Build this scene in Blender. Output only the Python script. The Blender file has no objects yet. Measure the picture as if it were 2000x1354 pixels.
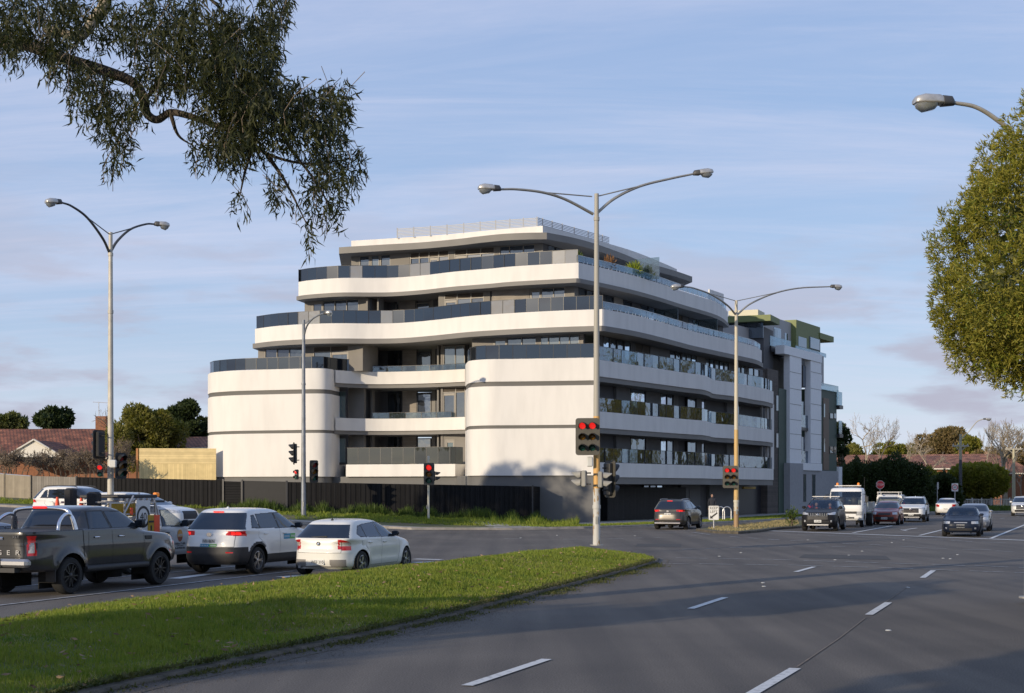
import bpy, bmesh, math, random
import numpy as np
from mathutils import Vector, Matrix
R = math.radians
random.seed(7); rng = np.random.default_rng(7)
C = bpy.context.scene.collection
scene = bpy.context.scene
# ---------------------------------------------------------------- camera, sky, sun, exposure
H, F, YH = 2.18, 2800.0, 956.5            # eye height (m), focal length and horizon row in photo pixels
cam = bpy.data.cameras.new('camera'); co = bpy.data.objects.new('camera', cam); C.objects.link(co)
co.location = (0, 0, H); co.rotation_euler = (R(90), 0, 0)
cam.lens = 36 * F / 2000; cam.sensor_width = 36; cam.shift_y = (YH - 677) / 2000
cam.clip_start = 0.2; cam.clip_end = 6000
scene.camera = co
SUN_EL, SUN_AZ = 14.0, 43.5               # azimuth: behind the camera, to the left
sdir = Vector((-math.sin(R(SUN_AZ)) * math.cos(R(SUN_EL)), -math.cos(R(SUN_AZ)) * math.cos(R(SUN_EL)), math.sin(R(SUN_EL))))
world = bpy.data.worlds.new('World'); scene.world = world; world.use_nodes = True
wn = world.node_tree.nodes; wl = world.node_tree.links
for n in list(wn): wn.remove(n)
wo = wn.new('ShaderNodeOutputWorld'); bg = wn.new('ShaderNodeBackground'); sky = wn.new('ShaderNodeTexSky')
sky.sky_type = 'NISHITA'; sky.sun_disc = False; sky.sun_elevation = R(SUN_EL)
sky.sun_rotation = R(180 + SUN_AZ)
sky.air_density = 1.0; sky.dust_density = 0.6; sky.ozone_density = 2.0; sky.altitude = 50
bg.inputs['Strength'].default_value = 0.14
tc = wn.new('ShaderNodeTexCoord'); sep = wn.new('ShaderNodeSeparateXYZ'); wl.new(tc.outputs['Generated'], sep.inputs[0])
def wmath(op, a, b=None, clamp=False):
    n = wn.new('ShaderNodeMath'); n.operation = op; n.use_clamp = clamp
    for i, v in enumerate((a, b)):
        if v is None: continue
        if isinstance(v, (int, float)): n.inputs[i].default_value = v
        else: wl.new(v, n.inputs[i])
    return n.outputs[0]
zc = wmath('MAXIMUM', sep.outputs['Z'], 0.0)
den = wmath('ADD', zc, 0.16)
cxy = wn.new('ShaderNodeCombineXYZ')
wl.new(wmath('DIVIDE', sep.outputs['X'], den), cxy.inputs[0]); wl.new(wmath('DIVIDE', sep.outputs['Y'], den), cxy.inputs[1])
def wcloud(scale, rot, stretch, detail, lo, hi, rough=0.6, dist=0.4):
    mp = wn.new('ShaderNodeMapping'); mp.inputs['Scale'].default_value = stretch; mp.inputs['Rotation'].default_value = (0, 0, R(rot))
    wl.new(cxy.outputs[0], mp.inputs[0])
    nz = wn.new('ShaderNodeTexNoise'); nz.inputs['Scale'].default_value = scale; nz.inputs['Detail'].default_value = detail
    nz.inputs['Roughness'].default_value = rough; nz.inputs['Distortion'].default_value = dist
    wl.new(mp.outputs[0], nz.inputs['Vector'])
    mr = wn.new('ShaderNodeMapRange'); mr.interpolation_type = 'SMOOTHSTEP'
    mr.inputs[1].default_value = lo; mr.inputs[2].default_value = hi
    wl.new(nz.outputs['Fac'], mr.inputs[0]); return mr.outputs[0]
def wmix(fac, a, b):
    m = wn.new('ShaderNodeMix'); m.data_type = 'RGBA'
    if isinstance(fac, (int, float)): m.inputs['Factor'].default_value = fac
    else: wl.new(fac, m.inputs['Factor'])
    for k, v in ((6, a), (7, b)):
        if isinstance(v, tuple): m.inputs[k].default_value = v + (1,)
        else: wl.new(v, m.inputs[k])
    return m.outputs[2]
grad = wn.new('ShaderNodeValToRGB'); ge_ = grad.color_ramp.elements; ge_[0].position = 0.0; ge_[0].color = (4.2, 4.75, 5.7, 1); ge_[1].position = 0.75; ge_[1].color = (1.5, 2.45, 4.6, 1); g2_ = grad.color_ramp.elements.new(0.12); g2_.color = (2.8, 3.7, 5.4, 1); g3_ = grad.color_ramp.elements.new(0.36); g3_.color = (1.95, 2.9, 4.95, 1); wl.new(zc, grad.inputs[0])
SKC = wmix(0.8, sky.outputs[0], grad.outputs[0])
veil = wcloud(0.75, 24, (0.35, 1.9, 1), 9, 0.36, 0.72, 0.68, 1.2)
fine_ = wcloud(3.2, 18, (0.3, 2.2, 1), 8, 0.42, 0.75, 0.7, 0.8)
c1 = wmix(wmath('ADD', wmath('MULTIPLY', veil, 0.44), wmath('MULTIPLY', fine_, 0.20)), SKC, (4.7, 4.8, 5.9))            # thin high veil
# a band of small grey-mauve cumulus near the horizon
band = wn.new('ShaderNodeMapRange'); band.interpolation_type = 'SMOOTHSTEP'
band.inputs[1].default_value = 0.24; band.inputs[2].default_value = 0.06; wl.new(zc, band.inputs[0])
mp2 = wn.new('ShaderNodeMapping'); mp2.inputs['Scale'].default_value = (5.5, 5.5, 24); mp2.inputs['Location'].default_value = (3.1, 1.2, 0.4); wl.new(tc.outputs['Generated'], mp2.inputs[0])
nz2 = wn.new('ShaderNodeTexNoise'); nz2.inputs['Scale'].default_value = 1.0; nz2.inputs['Detail'].default_value = 6; nz2.inputs['Roughness'].default_value = 0.55; wl.new(mp2.outputs[0], nz2.inputs['Vector'])
mr2 = wn.new('ShaderNodeMapRange'); mr2.interpolation_type = 'SMOOTHSTEP'; mr2.inputs[1].default_value = 0.49; mr2.inputs[2].default_value = 0.62; wl.new(nz2.outputs['Fac'], mr2.inputs[0])
low = wmath('MULTIPLY', wmath('MULTIPLY', mr2.outputs[0], band.outputs[0]), 0.9)
c2 = wmix(low, c1, (3.15, 3.15, 3.9))
wl.new(c2, bg.inputs['Color']); wl.new(bg.outputs[0], wo.inputs[0])
sl = bpy.data.lights.new('sun', 'SUN'); so = bpy.data.objects.new('sun', sl); C.objects.link(so)
sl.energy = 3.7; sl.angle = R(0.5); sl.color = (1.0, 0.84, 0.62)
so.rotation_euler = sdir.to_track_quat('Z', 'Y').to_euler()
scene.view_settings.view_transform = 'Standard'; scene.view_settings.look = 'None'
scene.view_settings.exposure = 0.12; scene.view_settings.gamma = 1.0
scene.cycles.max_bounces = 6; scene.cycles.transparent_max_bounces = 12
scene.cycles.sample_clamp_indirect = 6
# ---------------------------------------------------------------- helpers
def sstep(x, a, b):
    t = np.clip((x - a) / (b - a), 0, 1); return t * t * (3 - 2 * t)
def zg(x, y):                                   # lie of the land: rises to the far left
    r = np.where(-x - 4 > 0, -x - 4, 0) * 0.045
    return np.minimum(r, 2.2) * sstep(y, 40, 56)
def zgf(x, y): return float(zg(np.array(float(x)), np.array(float(y))))
def P(px, py, d): return Vector(((px - 1000) / F * d, d, H - (py - YH) / F * d))
def G(px, py, z=0.0):
    d = (H - z) * F / (py - YH); return Vector(((px - 1000) / F * d, d, z))
U = Vector((1035, 2800, 0)).normalized(); V = Vector((U.y, -U.x, 0))
def ST(s, t, z=0): p = U * s + V * t; p.z = z; return p
MATS = {}
def node_mat(name):
    m = bpy.data.materials.new(name); m.use_nodes = True
    return m, m.node_tree.nodes, m.node_tree.links, m.node_tree.nodes['Principled BSDF']
def mat(name, col, rough=0.6, metal=0.0, var=0.0, scale=4.0, bump=0.0, bscale=40.0, col2=None, lo=0.35, hi=0.65, spec=0.5, coat=0.0, emis=None, estr=0, stretch=(1, 1, 1), trans=0.0):
    if name in MATS: return MATS[name]
    m, N, L, b = node_mat(name)
    b.inputs['Base Color'].default_value = tuple(col) + (1,); b.inputs['Roughness'].default_value = rough
    b.inputs['Metallic'].default_value = metal; b.inputs['Specular IOR Level'].default_value = spec
    b.inputs['Coat Weight'].default_value = coat; b.inputs['Coat Roughness'].default_value = 0.04
    if trans: b.inputs['Transmission Weight'].default_value = trans
    if emis: b.inputs['Emission Color'].default_value = tuple(emis) + (1,); b.inputs['Emission Strength'].default_value = estr
    tcn = N.new('ShaderNodeTexCoord'); mp = N.new('ShaderNodeMapping'); mp.inputs['Scale'].default_value = stretch
    L.new(tcn.outputs['Object'], mp.inputs[0])
    if col2 is None: col2 = tuple(c * (1 - var) for c in col)
    if var or tuple(col2) != tuple(col):
        nz = N.new('ShaderNodeTexNoise'); nz.inputs['Scale'].default_value = scale; nz.inputs['Detail'].default_value = 5; L.new(mp.outputs[0], nz.inputs['Vector'])
        mr = N.new('ShaderNodeMapRange'); mr.inputs[1].default_value = lo; mr.inputs[2].default_value = hi; L.new(nz.outputs['Fac'], mr.inputs[0])
        mx = N.new('ShaderNodeMix'); mx.data_type = 'RGBA'; mx.inputs[6].default_value = tuple(col2) + (1,); mx.inputs[7].default_value = tuple(col) + (1,)
        L.new(mr.outputs[0], mx.inputs['Factor']); L.new(mx.outputs[2], b.inputs['Base Color'])
    if bump:
        nb = N.new('ShaderNodeTexNoise'); nb.inputs['Scale'].default_value = bscale; nb.inputs['Detail'].default_value = 4; L.new(mp.outputs[0], nb.inputs['Vector'])
        bp = N.new('ShaderNodeBump'); bp.inputs['Strength'].default_value = bump; bp.inputs['Distance'].default_value = 0.02; L.new(nb.outputs['Fac'], bp.inputs['Height']); L.new(bp.outputs[0], b.inputs['Normal'])
    MATS[name] = m; return m
def wave_mat(name, c1, c2, period, axis='X', rough=0.7, prof='SIN', bump=0.5, duty=None, var=0.15):
    if name in MATS: return MATS[name]
    m, N, L, b = node_mat(name); b.inputs['Roughness'].default_value = rough; b.inputs['Specular IOR Level'].default_value = 0.12
    tcn = N.new('ShaderNodeTexCoord'); s = N.new('ShaderNodeSeparateXYZ'); L.new(tcn.outputs['Object'], s.inputs[0])
    mo = N.new('ShaderNodeMath'); mo.operation = 'DIVIDE'; mo.inputs[1].default_value = period; L.new(s.outputs[axis], mo.inputs[0])
    fr = N.new('ShaderNodeMath'); fr.operation = 'FRACT'; L.new(mo.outputs[0], fr.inputs[0])
    cr = N.new('ShaderNodeMapRange'); cr.interpolation_type = 'SMOOTHSTEP'; cr.inputs[1].default_value = 0.0; cr.inputs[2].default_value = duty or 0.12; L.new(fr.outputs[0], cr.inputs[0])
    nz = N.new('ShaderNodeTexNoise'); nz.inputs['Scale'].default_value = 2.0; nz.inputs['Detail'].default_value = 6
    fl = N.new('ShaderNodeMath'); fl.operation = 'FLOOR'; L.new(mo.outputs[0], fl.inputs[0])
    wnz = N.new('ShaderNodeTexWhiteNoise'); wnz.noise_dimensions = '1D'; L.new(fl.outputs[0], wnz.inputs['W'])
    mx = N.new('ShaderNodeMix'); mx.data_type = 'RGBA'; mx.inputs[6].default_value = tuple(c2) + (1,); mx.inputs[7].default_value = tuple(c1) + (1,); L.new(cr.outputs[0], mx.inputs['Factor'])
    L.new(tcn.outputs['Object'], nz.inputs['Vector'])
    ad = N.new('ShaderNodeMath'); ad.operation = 'MULTIPLY_ADD'; L.new(wnz.outputs['Value'], ad.inputs[0]); ad.inputs[1].default_value = var * 1.6; ad.inputs[2].default_value = 1 - var
    ad2 = N.new('ShaderNodeMath'); ad2.operation = 'MULTIPLY_ADD'; L.new(nz.outputs['Fac'], ad2.inputs[0]); ad2.inputs[1].default_value = 0.5; ad2.inputs[2].default_value = 0.75
    mm = N.new('ShaderNodeMath'); mm.operation = 'MULTIPLY'; L.new(ad.outputs[0], mm.inputs[0]); L.new(ad2.outputs[0], mm.inputs[1])
    vs = N.new('ShaderNodeVectorMath'); vs.operation = 'SCALE'; L.new(mx.outputs[2], vs.inputs[0]); L.new(mm.outputs[0], vs.inputs['Scale'])
    L.new(vs.outputs[0], b.inputs['Base Color'])
    bp = N.new('ShaderNodeBump'); bp.inputs['Strength'].default_value = bump; bp.inputs['Distance'].default_value = 0.02; L.new(cr.outputs[0], bp.inputs['Height']); L.new(bp.outputs[0], b.inputs['Normal'])
    MATS[name] = m; return m
def glass_mat(name, tint, refl, rough=0.02, through=0.0, tcol=(0.5, 0.55, 0.6), wav=0.0):
    """window glass: dark body or see-through, plus a coated mirror layer that grows at grazing angles"""
    if name in MATS: return MATS[name]
    m, N, L, b = node_mat(name); out = N['Material Output']
    b.inputs['Base Color'].default_value = tuple(tint) + (1,); b.inputs['Roughness'].default_value = 0.15; b.inputs['Specular IOR Level'].default_value = 0.2
    base = b.outputs[0]
    if through:
        tr = N.new('ShaderNodeBsdfTransparent'); tr.inputs[0].default_value = tuple(tcol) + (1,)
        ms = N.new('ShaderNodeMixShader'); ms.inputs[0].default_value = through; L.new(base, ms.inputs[1]); L.new(tr.outputs[0], ms.inputs[2]); base = ms.outputs[0]
    gl = N.new('ShaderNodeBsdfGlossy'); gl.inputs['Roughness'].default_value = rough; gl.inputs['Color'].default_value = (0.70, 0.84, 1, 1)
    lw = N.new('ShaderNodeLayerWeight'); lw.inputs['Blend'].default_value = 0.35
    mr = N.new('ShaderNodeMapRange'); mr.inputs[3].default_value = refl; mr.inputs[4].default_value = min(1, refl + 0.5); L.new(lw.outputs['Fresnel'], mr.inputs[0])
    if wav:
        tcn = N.new('ShaderNodeTexCoord'); nb = N.new('ShaderNodeTexNoise'); nb.inputs['Scale'].default_value = 0.9; L.new(tcn.outputs['Object'], nb.inputs['Vector'])
        bp = N.new('ShaderNodeBump'); bp.inputs['Strength'].default_value = wav; bp.inputs['Distance'].default_value = 0.05; L.new(nb.outputs['Fac'], bp.inputs['Height']); L.new(bp.outputs[0], gl.inputs['Normal'])
    mx = N.new('ShaderNodeMixShader'); L.new(mr.outputs[0], mx.inputs[0]); L.new(base, mx.inputs[1]); L.new(gl.outputs[0], mx.inputs[2]); L.new(mx.outputs[0], out.inputs[0])
    MATS[name] = m; return m
def tag(o, label=None, cat=None, group=None, kind=None):
    if label: o['label'] = label
    if cat: o['category'] = cat
    if group: o['group'] = group
    if kind: o['kind'] = kind
    return o
def empty(name, loc, rz=0.0, label=None, cat=None, group=None):
    o = bpy.data.objects.new(name, None); C.objects.link(o); o.location = loc; o.rotation_euler = (0, 0, rz); o.empty_display_size = 0.3
    return tag(o, label, cat, group)
def link(name, me, m=None, parent=None):
    if m: me.materials.append(m)
    o = bpy.data.objects.new(name, me); C.objects.link(o)
    if parent: o.parent = parent
    return o
def np_mesh(name, verts, faces, m=None, parent=None, smooth=False, ang=None):
    """verts (n,3); faces (k,3|4) int array"""
    verts = np.asarray(verts, np.float32); faces = np.asarray(faces, np.int32)
    me = bpy.data.meshes.new(name); k, w = faces.shape
    me.vertices.add(len(verts)); me.vertices.foreach_set('co', verts.ravel())
    me.loops.add(k * w); me.loops.foreach_set('vertex_index', faces.ravel())
    me.polygons.add(k); me.polygons.foreach_set('loop_start', np.arange(0, k * w, w, dtype=np.int32))
    me.polygons.foreach_set('loop_total', np.full(k, w, np.int32))
    me.update(calc_edges=True)
    if smooth: me.polygons.foreach_set('use_smooth', np.ones(k, bool))
    if ang: me.set_sharp_from_angle(angle=R(ang))
    return link(name, me, m, parent)
class MB:
    def __init__(s): s.v = []; s.f = []
    def add(s, v, f): k = len(s.v); s.v += [tuple(p) for p in v]; s.f += [tuple(i + k for i in q) for q in f]; return s
    def box(s, c, d, rz=0.0, mtx=None, bev=0.0):
        x, y, z = d[0] / 2, d[1] / 2, d[2] / 2
        M = mtx or (Matrix.Translation(c) @ Matrix.Rotation(rz, 4, 'Z'))
        if bev:
            b = bev; pts = []; 
            ring = [(x - b, y), (x, y - b), (x, -y + b), (x - b, -y), (-x + b, -y), (-x, -y + b), (-x, y - b), (-x + b, y)]
            rin = [(a * (1 - b / x), c_ * (1 - b / y)) for a, c_ in ring]
            for (rr, zz) in ((rin, -z), (ring, -z + b), (ring, z - b), (rin, z)): pts += [(a, c_, zz) for a, c_ in rr]
            fs = []
            for k in range(3):
                for i in range(8): j = (i + 1) % 8; fs.append((k * 8 + i, k * 8 + 8 + i, k * 8 + 8 + j, k * 8 + j))
            fs.append(tuple(range(8))); fs.append(tuple(24 + i for i in reversed(range(8))))
            return s.add([M @ Vector(p) for p in pts], fs)
        pts = [M @ Vector((a * x, b * y, c_ * z)) for a in (-1, 1) for b in (-1, 1) for c_ in (-1, 1)]
        return s.add(pts, [(0, 1, 3, 2), (4, 6, 7, 5), (0, 4, 5, 1), (2, 3, 7, 6), (0, 2, 6, 4), (1, 5, 7, 3)])
    def tube(s, pts, r, n=10, cap=True):
        pts = [Vector(p) for p in pts]; rs = r if isinstance(r, (list, tuple)) else [r] * len(pts)
        up = None; vs = []; fs = []
        for i, p in enumerate(pts):
            t = (pts[min(i + 1, len(pts) - 1)] - pts[max(i - 1, 0)]).normalized()
            if up is None:
                up = Vector((0, 0, 1)) if abs(t.z) < 0.9 else Vector((1, 0, 0))
            a = (up - t * up.dot(t)).normalized(); up = a; b = t.cross(a)
            for k in range(n):
                th = 2 * math.pi * k / n; vs.append(p + (a * math.cos(th) + b * math.sin(th)) * rs[i])
        for i in range(len(pts) - 1):
            for k in range(n): j = (k + 1) % n; fs.append((i * n + k, i * n + j, (i + 1) * n + j, (i + 1) * n + k))
        if cap: fs.append(tuple(reversed(range(n)))); fs.append(tuple((len(pts) - 1) * n + k for k in range(n)))
        return s.add(vs, fs)
    def lathe(s, prof, n=24, M=None, cap=True):      # prof [(r, h)] about local Z
        M = M or Matrix.Identity(4); vs = []; fs = []
        for (r, h) in prof:
            for k in range(n): th = 2 * math.pi * k / n; vs.append(M @ Vector((r * math.cos(th), r * math.sin(th), h)))
        for i in range(len(prof) - 1):
            for k in range(n): j = (k + 1) % n; fs.append((i * n + k, i * n + j, (i + 1) * n + j, (i + 1) * n + k))
        if cap: fs.append(tuple(reversed(range(n)))); fs.append(tuple((len(prof) - 1) * n + k for k in range(n)))
        return s.add(vs, fs)
    def prism(s, poly, z0, z1, M=None):
        M = M or Matrix.Identity(4); n = len(poly)
        vs = [M @ Vector((x, y, z0)) for x, y in poly] + [M @ Vector((x, y, z1)) for x, y in poly]
        fs = [tuple(reversed(range(n))), tuple(range(n, 2 * n))] + [(i, (i + 1) % n, (i + 1) % n + n, i + n) for i in range(n)]
        return s.add(vs, fs)
    def build(s, name, m=None, parent=None, ang=None):
        me = bpy.data.meshes.new(name); me.from_pydata(s.v, [], s.f)
        bm = bmesh.new(); bm.from_mesh(me); bmesh.ops.recalc_face_normals(bm, faces=bm.faces); bm.to_mesh(me); bm.free()
        if ang:
            me.polygons.foreach_set('use_smooth', np.ones(len(me.polygons), bool)); me.set_sharp_from_angle(angle=R(ang))
        return link(name, me, m, parent)
def text(name, body, size, m, parent, M, ext=0.002, sx=1.0, align='CENTER'):
    cu = bpy.data.curves.new(name, 'FONT'); cu.body = body; cu.size = size; cu.align_x = align; cu.align_y = 'CENTER'; cu.extrude = ext; cu.offset = 0.0
    o = bpy.data.objects.new('tmp', cu); C.objects.link(o)
    me = bpy.data.meshes.new_from_object(o); bpy.data.objects.remove(o); bpy.data.curves.remove(cu); me.name = name
    me.materials.clear()
    me.transform(M @ Matrix.Diagonal((sx, 1, 1, 1)))
    return link(name, me, m, parent)
def frame3(o, xa, ya):          # local X -> xa, local Y -> ya, local Z -> cross
    xa = Vector(xa).normalized(); ya = Vector(ya).normalized(); za = xa.cross(ya)
    return Matrix(((xa.x, ya.x, za.x, o[0]), (xa.y, ya.y, za.y, o[1]), (xa.z, ya.z, za.z, o[2]), (0, 0, 0, 1)))
def crom(pts, n=8):
    """Catmull-Rom through 2D/3D points"""
    p = np.array([tuple(q) for q in pts], float); p = np.vstack([2 * p[0] - p[1], p, 2 * p[-1] - p[-2]]); out = []
    for i in range(1, len(p) - 2):
        for k in range(n):
            t = k / n; a, b, c, d = p[i - 1], p[i], p[i + 1], p[i + 2]
            out.append(0.5 * ((2 * b) + (c - a) * t + (2 * a - 5 * b + 4 * c - d) * t * t + (3 * b - a - 3 * c + d) * t ** 3))
    out.append(p[-2]); return np.array(out)
def poly_sheet(pts, zf, step, off=0.0):
    """polygon in plan, cut on a grid so it can follow the land; returns bmesh"""
    bm = bmesh.new(); vs = [bm.verts.new((p[0], p[1], 0)) for p in pts]; bm.faces.new(vs)
    xs = [p[0] for p in pts]; ys = [p[1] for p in pts]
    if step:
        for ax, lo, hi in ((0, min(xs), max(xs)), (1, min(ys), max(ys))):
            k = math.ceil((lo + 1e-3) / step) * step
            while k < hi - 1e-3:
                co_ = (k, 0, 0) if ax == 0 else (0, k, 0); no = (1, 0, 0) if ax == 0 else (0, 1, 0)
                bmesh.ops.bisect_plane(bm, geom=bm.verts[:] + bm.edges[:] + bm.faces[:], plane_co=co_, plane_no=no); k += step
    bmesh.ops.triangulate(bm, faces=bm.faces[:])
    for v in bm.verts: v.co.z = zf(v.co.x, v.co.y) + off
    bmesh.ops.recalc_face_normals(bm, faces=bm.faces[:])
    if bm.faces[:] and sum(f.normal.z for f in bm.faces) < 0: bmesh.ops.reverse_faces(bm, faces=bm.faces[:])
    return bm
def bm_obj(name, bm, m, parent=None, smooth=False):
    me = bpy.data.meshes.new(name); bm.to_mesh(me); bm.free()
    if smooth: me.polygons.foreach_set('use_smooth', np.ones(len(me.polygons), bool))
    return link(name, me, m, parent)
def inside(px, py, poly):
    c = np.zeros(px.shape, bool); n = len(poly)
    for i in range(n):
        x1, y1 = poly[i][0], poly[i][1]; x2, y2 = poly[(i + 1) % n][0], poly[(i + 1) % n][1]
        cond = (y1 > py) != (y2 > py)
        c ^= cond & (px < (x2 - x1) * (py - y1) / ((y2 - y1) if y2 != y1 else 1e-9) + x1)
    return c
def edge_dist(px, py, poly):
    d = np.full(px.shape, 1e9); n = len(poly)
    for i in range(n):
        x1, y1 = poly[i][0], poly[i][1]; x2, y2 = poly[(i + 1) % n][0], poly[(i + 1) % n][1]
        dx, dy = x2 - x1, y2 - y1; t = np.clip(((px - x1) * dx + (py - y1) * dy) / (dx * dx + dy * dy + 1e-12), 0, 1)
        d = np.minimum(d, np.hypot(px - x1 - t * dx, py - y1 - t * dy))
    return d
# ---------------------------------------------------------------- ground, road, kerbs, markings
def asphalt():
    m, N, L, b = node_mat('asphalt'); b.inputs['Roughness'].default_value = 0.85
    t = N.new('ShaderNodeTexCoord')
    def nz(sc, det, stretch=(1, 1, 1), rot=0):
        mp = N.new('ShaderNodeMapping'); mp.inputs['Scale'].default_value = stretch; mp.inputs['Rotation'].default_value = (0, 0, rot); L.new(t.outputs['Object'], mp.inputs[0])
        n = N.new('ShaderNodeTexNoise'); n.inputs['Scale'].default_value = sc; n.inputs['Detail'].default_value = det; L.new(mp.outputs[0], n.inputs['Vector']); return n.outputs['Fac']
    ramp = N.new('ShaderNodeValToRGB'); e = ramp.color_ramp.elements; e[0].position = 0.3; e[0].color = (0.090, 0.079, 0.069, 1); e[1].position = 0.75; e[1].color = (0.150, 0.131, 0.112, 1)
    L.new(nz(0.25, 5), ramp.inputs[0])
    r2 = N.new('ShaderNodeValToRGB'); e = r2.color_ramp.elements; e[0].position = 0.35; e[0].color = (0.60, 0.60, 0.60, 1); e[1].position = 0.68; e[1].color = (1.45, 1.43, 1.38, 1); L.new(nz(48, 3), r2.inputs[0])
    r3 = N.new('ShaderNodeValToRGB'); e = r3.color_ramp.elements; e[0].position = 0.38; e[0].color = (0.76, 0.76, 0.77, 1); e[1].position = 0.64; e[1].color = (1.10, 1.09, 1.07, 1)
    L.new(nz(1.3, 3, (1, 0.04, 1), math.atan2(-U.x, U.y) * -1), r3.inputs[0])    # wheel tracks along the road
    a = N.new('ShaderNodeMix'); a.data_type = 'RGBA'; a.blend_type = 'MULTIPLY'; a.inputs['Factor'].default_value = 1; L.new(ramp.outputs[0], a.inputs[6]); L.new(r2.outputs[0], a.inputs[7])
    c = N.new('ShaderNodeMix'); c.data_type = 'RGBA'; c.blend_type = 'MULTIPLY'; c.inputs['Factor'].default_value = 1; L.new(a.outputs[2], c.inputs[6]); L.new(r3.outputs[0], c.inputs[7])
    L.new(c.outputs[2], b.inputs['Base Color'])
    bp = N.new('ShaderNodeBump'); bp.inputs['Strength'].default_value = 0.6; bp.inputs['Distance'].default_value = 0.01; L.new(nz(70, 3), bp.inputs['Height']); L.new(bp.outputs[0], b.inputs['Normal'])
    return m
M_asph = asphalt()
M_soil = mat('soil_and_grass', (0.075, 0.10, 0.025), 0.95, col2=(0.13, 0.105, 0.06), scale=0.8, bump=0.5, bscale=12)
M_grass = mat('lawn', (0.085, 0.135, 0.018), 0.95, col2=(0.10, 0.10, 0.030), scale=1.1, bump=0.8, bscale=25)
M_conc = mat('concrete', (0.33, 0.30, 0.26), 0.9, var=0.3, scale=3, bump=0.3, bscale=30)
M_kerbd = mat('dirty_kerb', (0.12, 0.10, 0.075), 0.95, col2=(0.055, 0.05, 0.035), scale=4, bump=0.6, bscale=25)
M_path = mat('path_concrete', (0.36, 0.34, 0.31), 0.9, var=0.25, scale=1.5, bump=0.2)
M_line = mat('road_paint', (0.62, 0.62, 0.60), 0.7, col2=(0.30, 0.30, 0.29), scale=9, lo=0.28, hi=0.45)
M_line2 = mat('worn_road_paint', (0.40, 0.40, 0.40), 0.75, col2=(0.16, 0.16, 0.16), scale=6, lo=0.33, hi=0.6)
bm = poly_sheet([(-3000, -600), (3000, -600), (3000, 5000), (-3000, 5000)], lambda x, y: -0.5, 0)
tag(bm_obj('ground', bm, M_soil), kind='structure')
bm = poly_sheet([(-90, -40), (160, -40), (160, 330), (-90, 330)], zgf, 5.0)
tag(bm_obj('road', bm, M_asph), kind='structure')
def kerbed(name, pts, m, zf, step, kerb=True, hk=0.12, kw=0.15, closed=True):
    pts = [Vector((p[0], p[1], 0)) for p in pts]
    bm = poly_sheet(pts, zf, step); o = bm_obj(name, bm, m, smooth=True); tag(o, kind='structure')
    if kerb:
        mb = MB(); n = len(pts); rng_ = range(n) if closed else range(n - 1)
        area = sum(pts[i].x * pts[(i + 1) % n].y - pts[(i + 1) % n].x * pts[i].y for i in range(n)); sg = 1 if area > 0 else -1
        outs = []
        for i in range(n):
            a, b, c = pts[i - 1], pts[i], pts[(i + 1) % n]
            if not closed and i == 0: a = b
            if not closed and i == n - 1: c = b
            t = ((b - a).normalized() if (b - a).length else Vector()) + ((c - b).normalized() if (c - b).length else Vector()); t.normalize()
            outs.append(Vector((t.y, -t.x, 0)) * sg)
        rows = []
        for (o_, dz) in ((-0.02, hk - 0.02), (0.0, hk + 0.006), (kw, hk), (kw + 0.03, hk - 0.03), (kw + 0.04, -0.02), (kw + 0.34, 0.006), (kw + 0.35, -0.05)):
            rows.append([(p.x + q.x * o_, p.y + q.y * o_, zgf(p.x, p.y) + dz) for p, q in zip(pts, outs)])
        for k in range(len(rows) - 1):
            for i in rng_:
                j = (i + 1) % n; mb.add([rows[k][i], rows[k][j], rows[k + 1][j], rows[k + 1][i]], [(0, 1, 2, 3)])
        tag(mb.build('kerb', M_kerbd), kind='structure')
    return o
# the long grassy median in the foreground
med_r = [ST(2, -9.3), ST(10, -9.4), G(240, 1340), G(480, 1290), G(720, 1240), G(860, 1208), G(1000, 1171), G(1130, 1139), G(1225, 1114), G(1272, 1100)]
med_tip = [G(1277, 1094), G(1258, 1087.5), G(1215, 1082.5), G(1165, 1079.5), G(1110, 1080), G(1065, 1083)]
med_l = [G(960, 1092), G(850, 1103), G(730, 1119), G(600, 1134), G(450, 1151), G(335, 1166), G(160, 1191), G(0, 1217), ST(12, -15.9), ST(2, -15.9)]
MED = [tuple(p)[:2] for p in med_r + med_tip + med_l]
MEDA = np.array(MED)
def medz(x, y):
    x = np.asarray(x, float); y = np.asarray(y, float)
    d = edge_dist(x, y, MED); return 0.065 + 0.30 * sstep(d, 0.2, 3.0) * sstep(y, 10, 30) + 0.02 * np.sin(x * 1.7) * np.cos(y * 1.1) * sstep(d, 0.2, 1.0)
dense = []
for i, p in enumerate(MED):
    q = MED[(i + 1) % len(MED)]; dense += [(p[0] + (q[0] - p[0]) * k / 3, p[1] + (q[1] - p[1]) * k / 3) for k in range(3)]
kerbed('median', dense, M_grass, lambda x, y: float(medz(x, y)), 0.7, hk=0.06)
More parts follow.
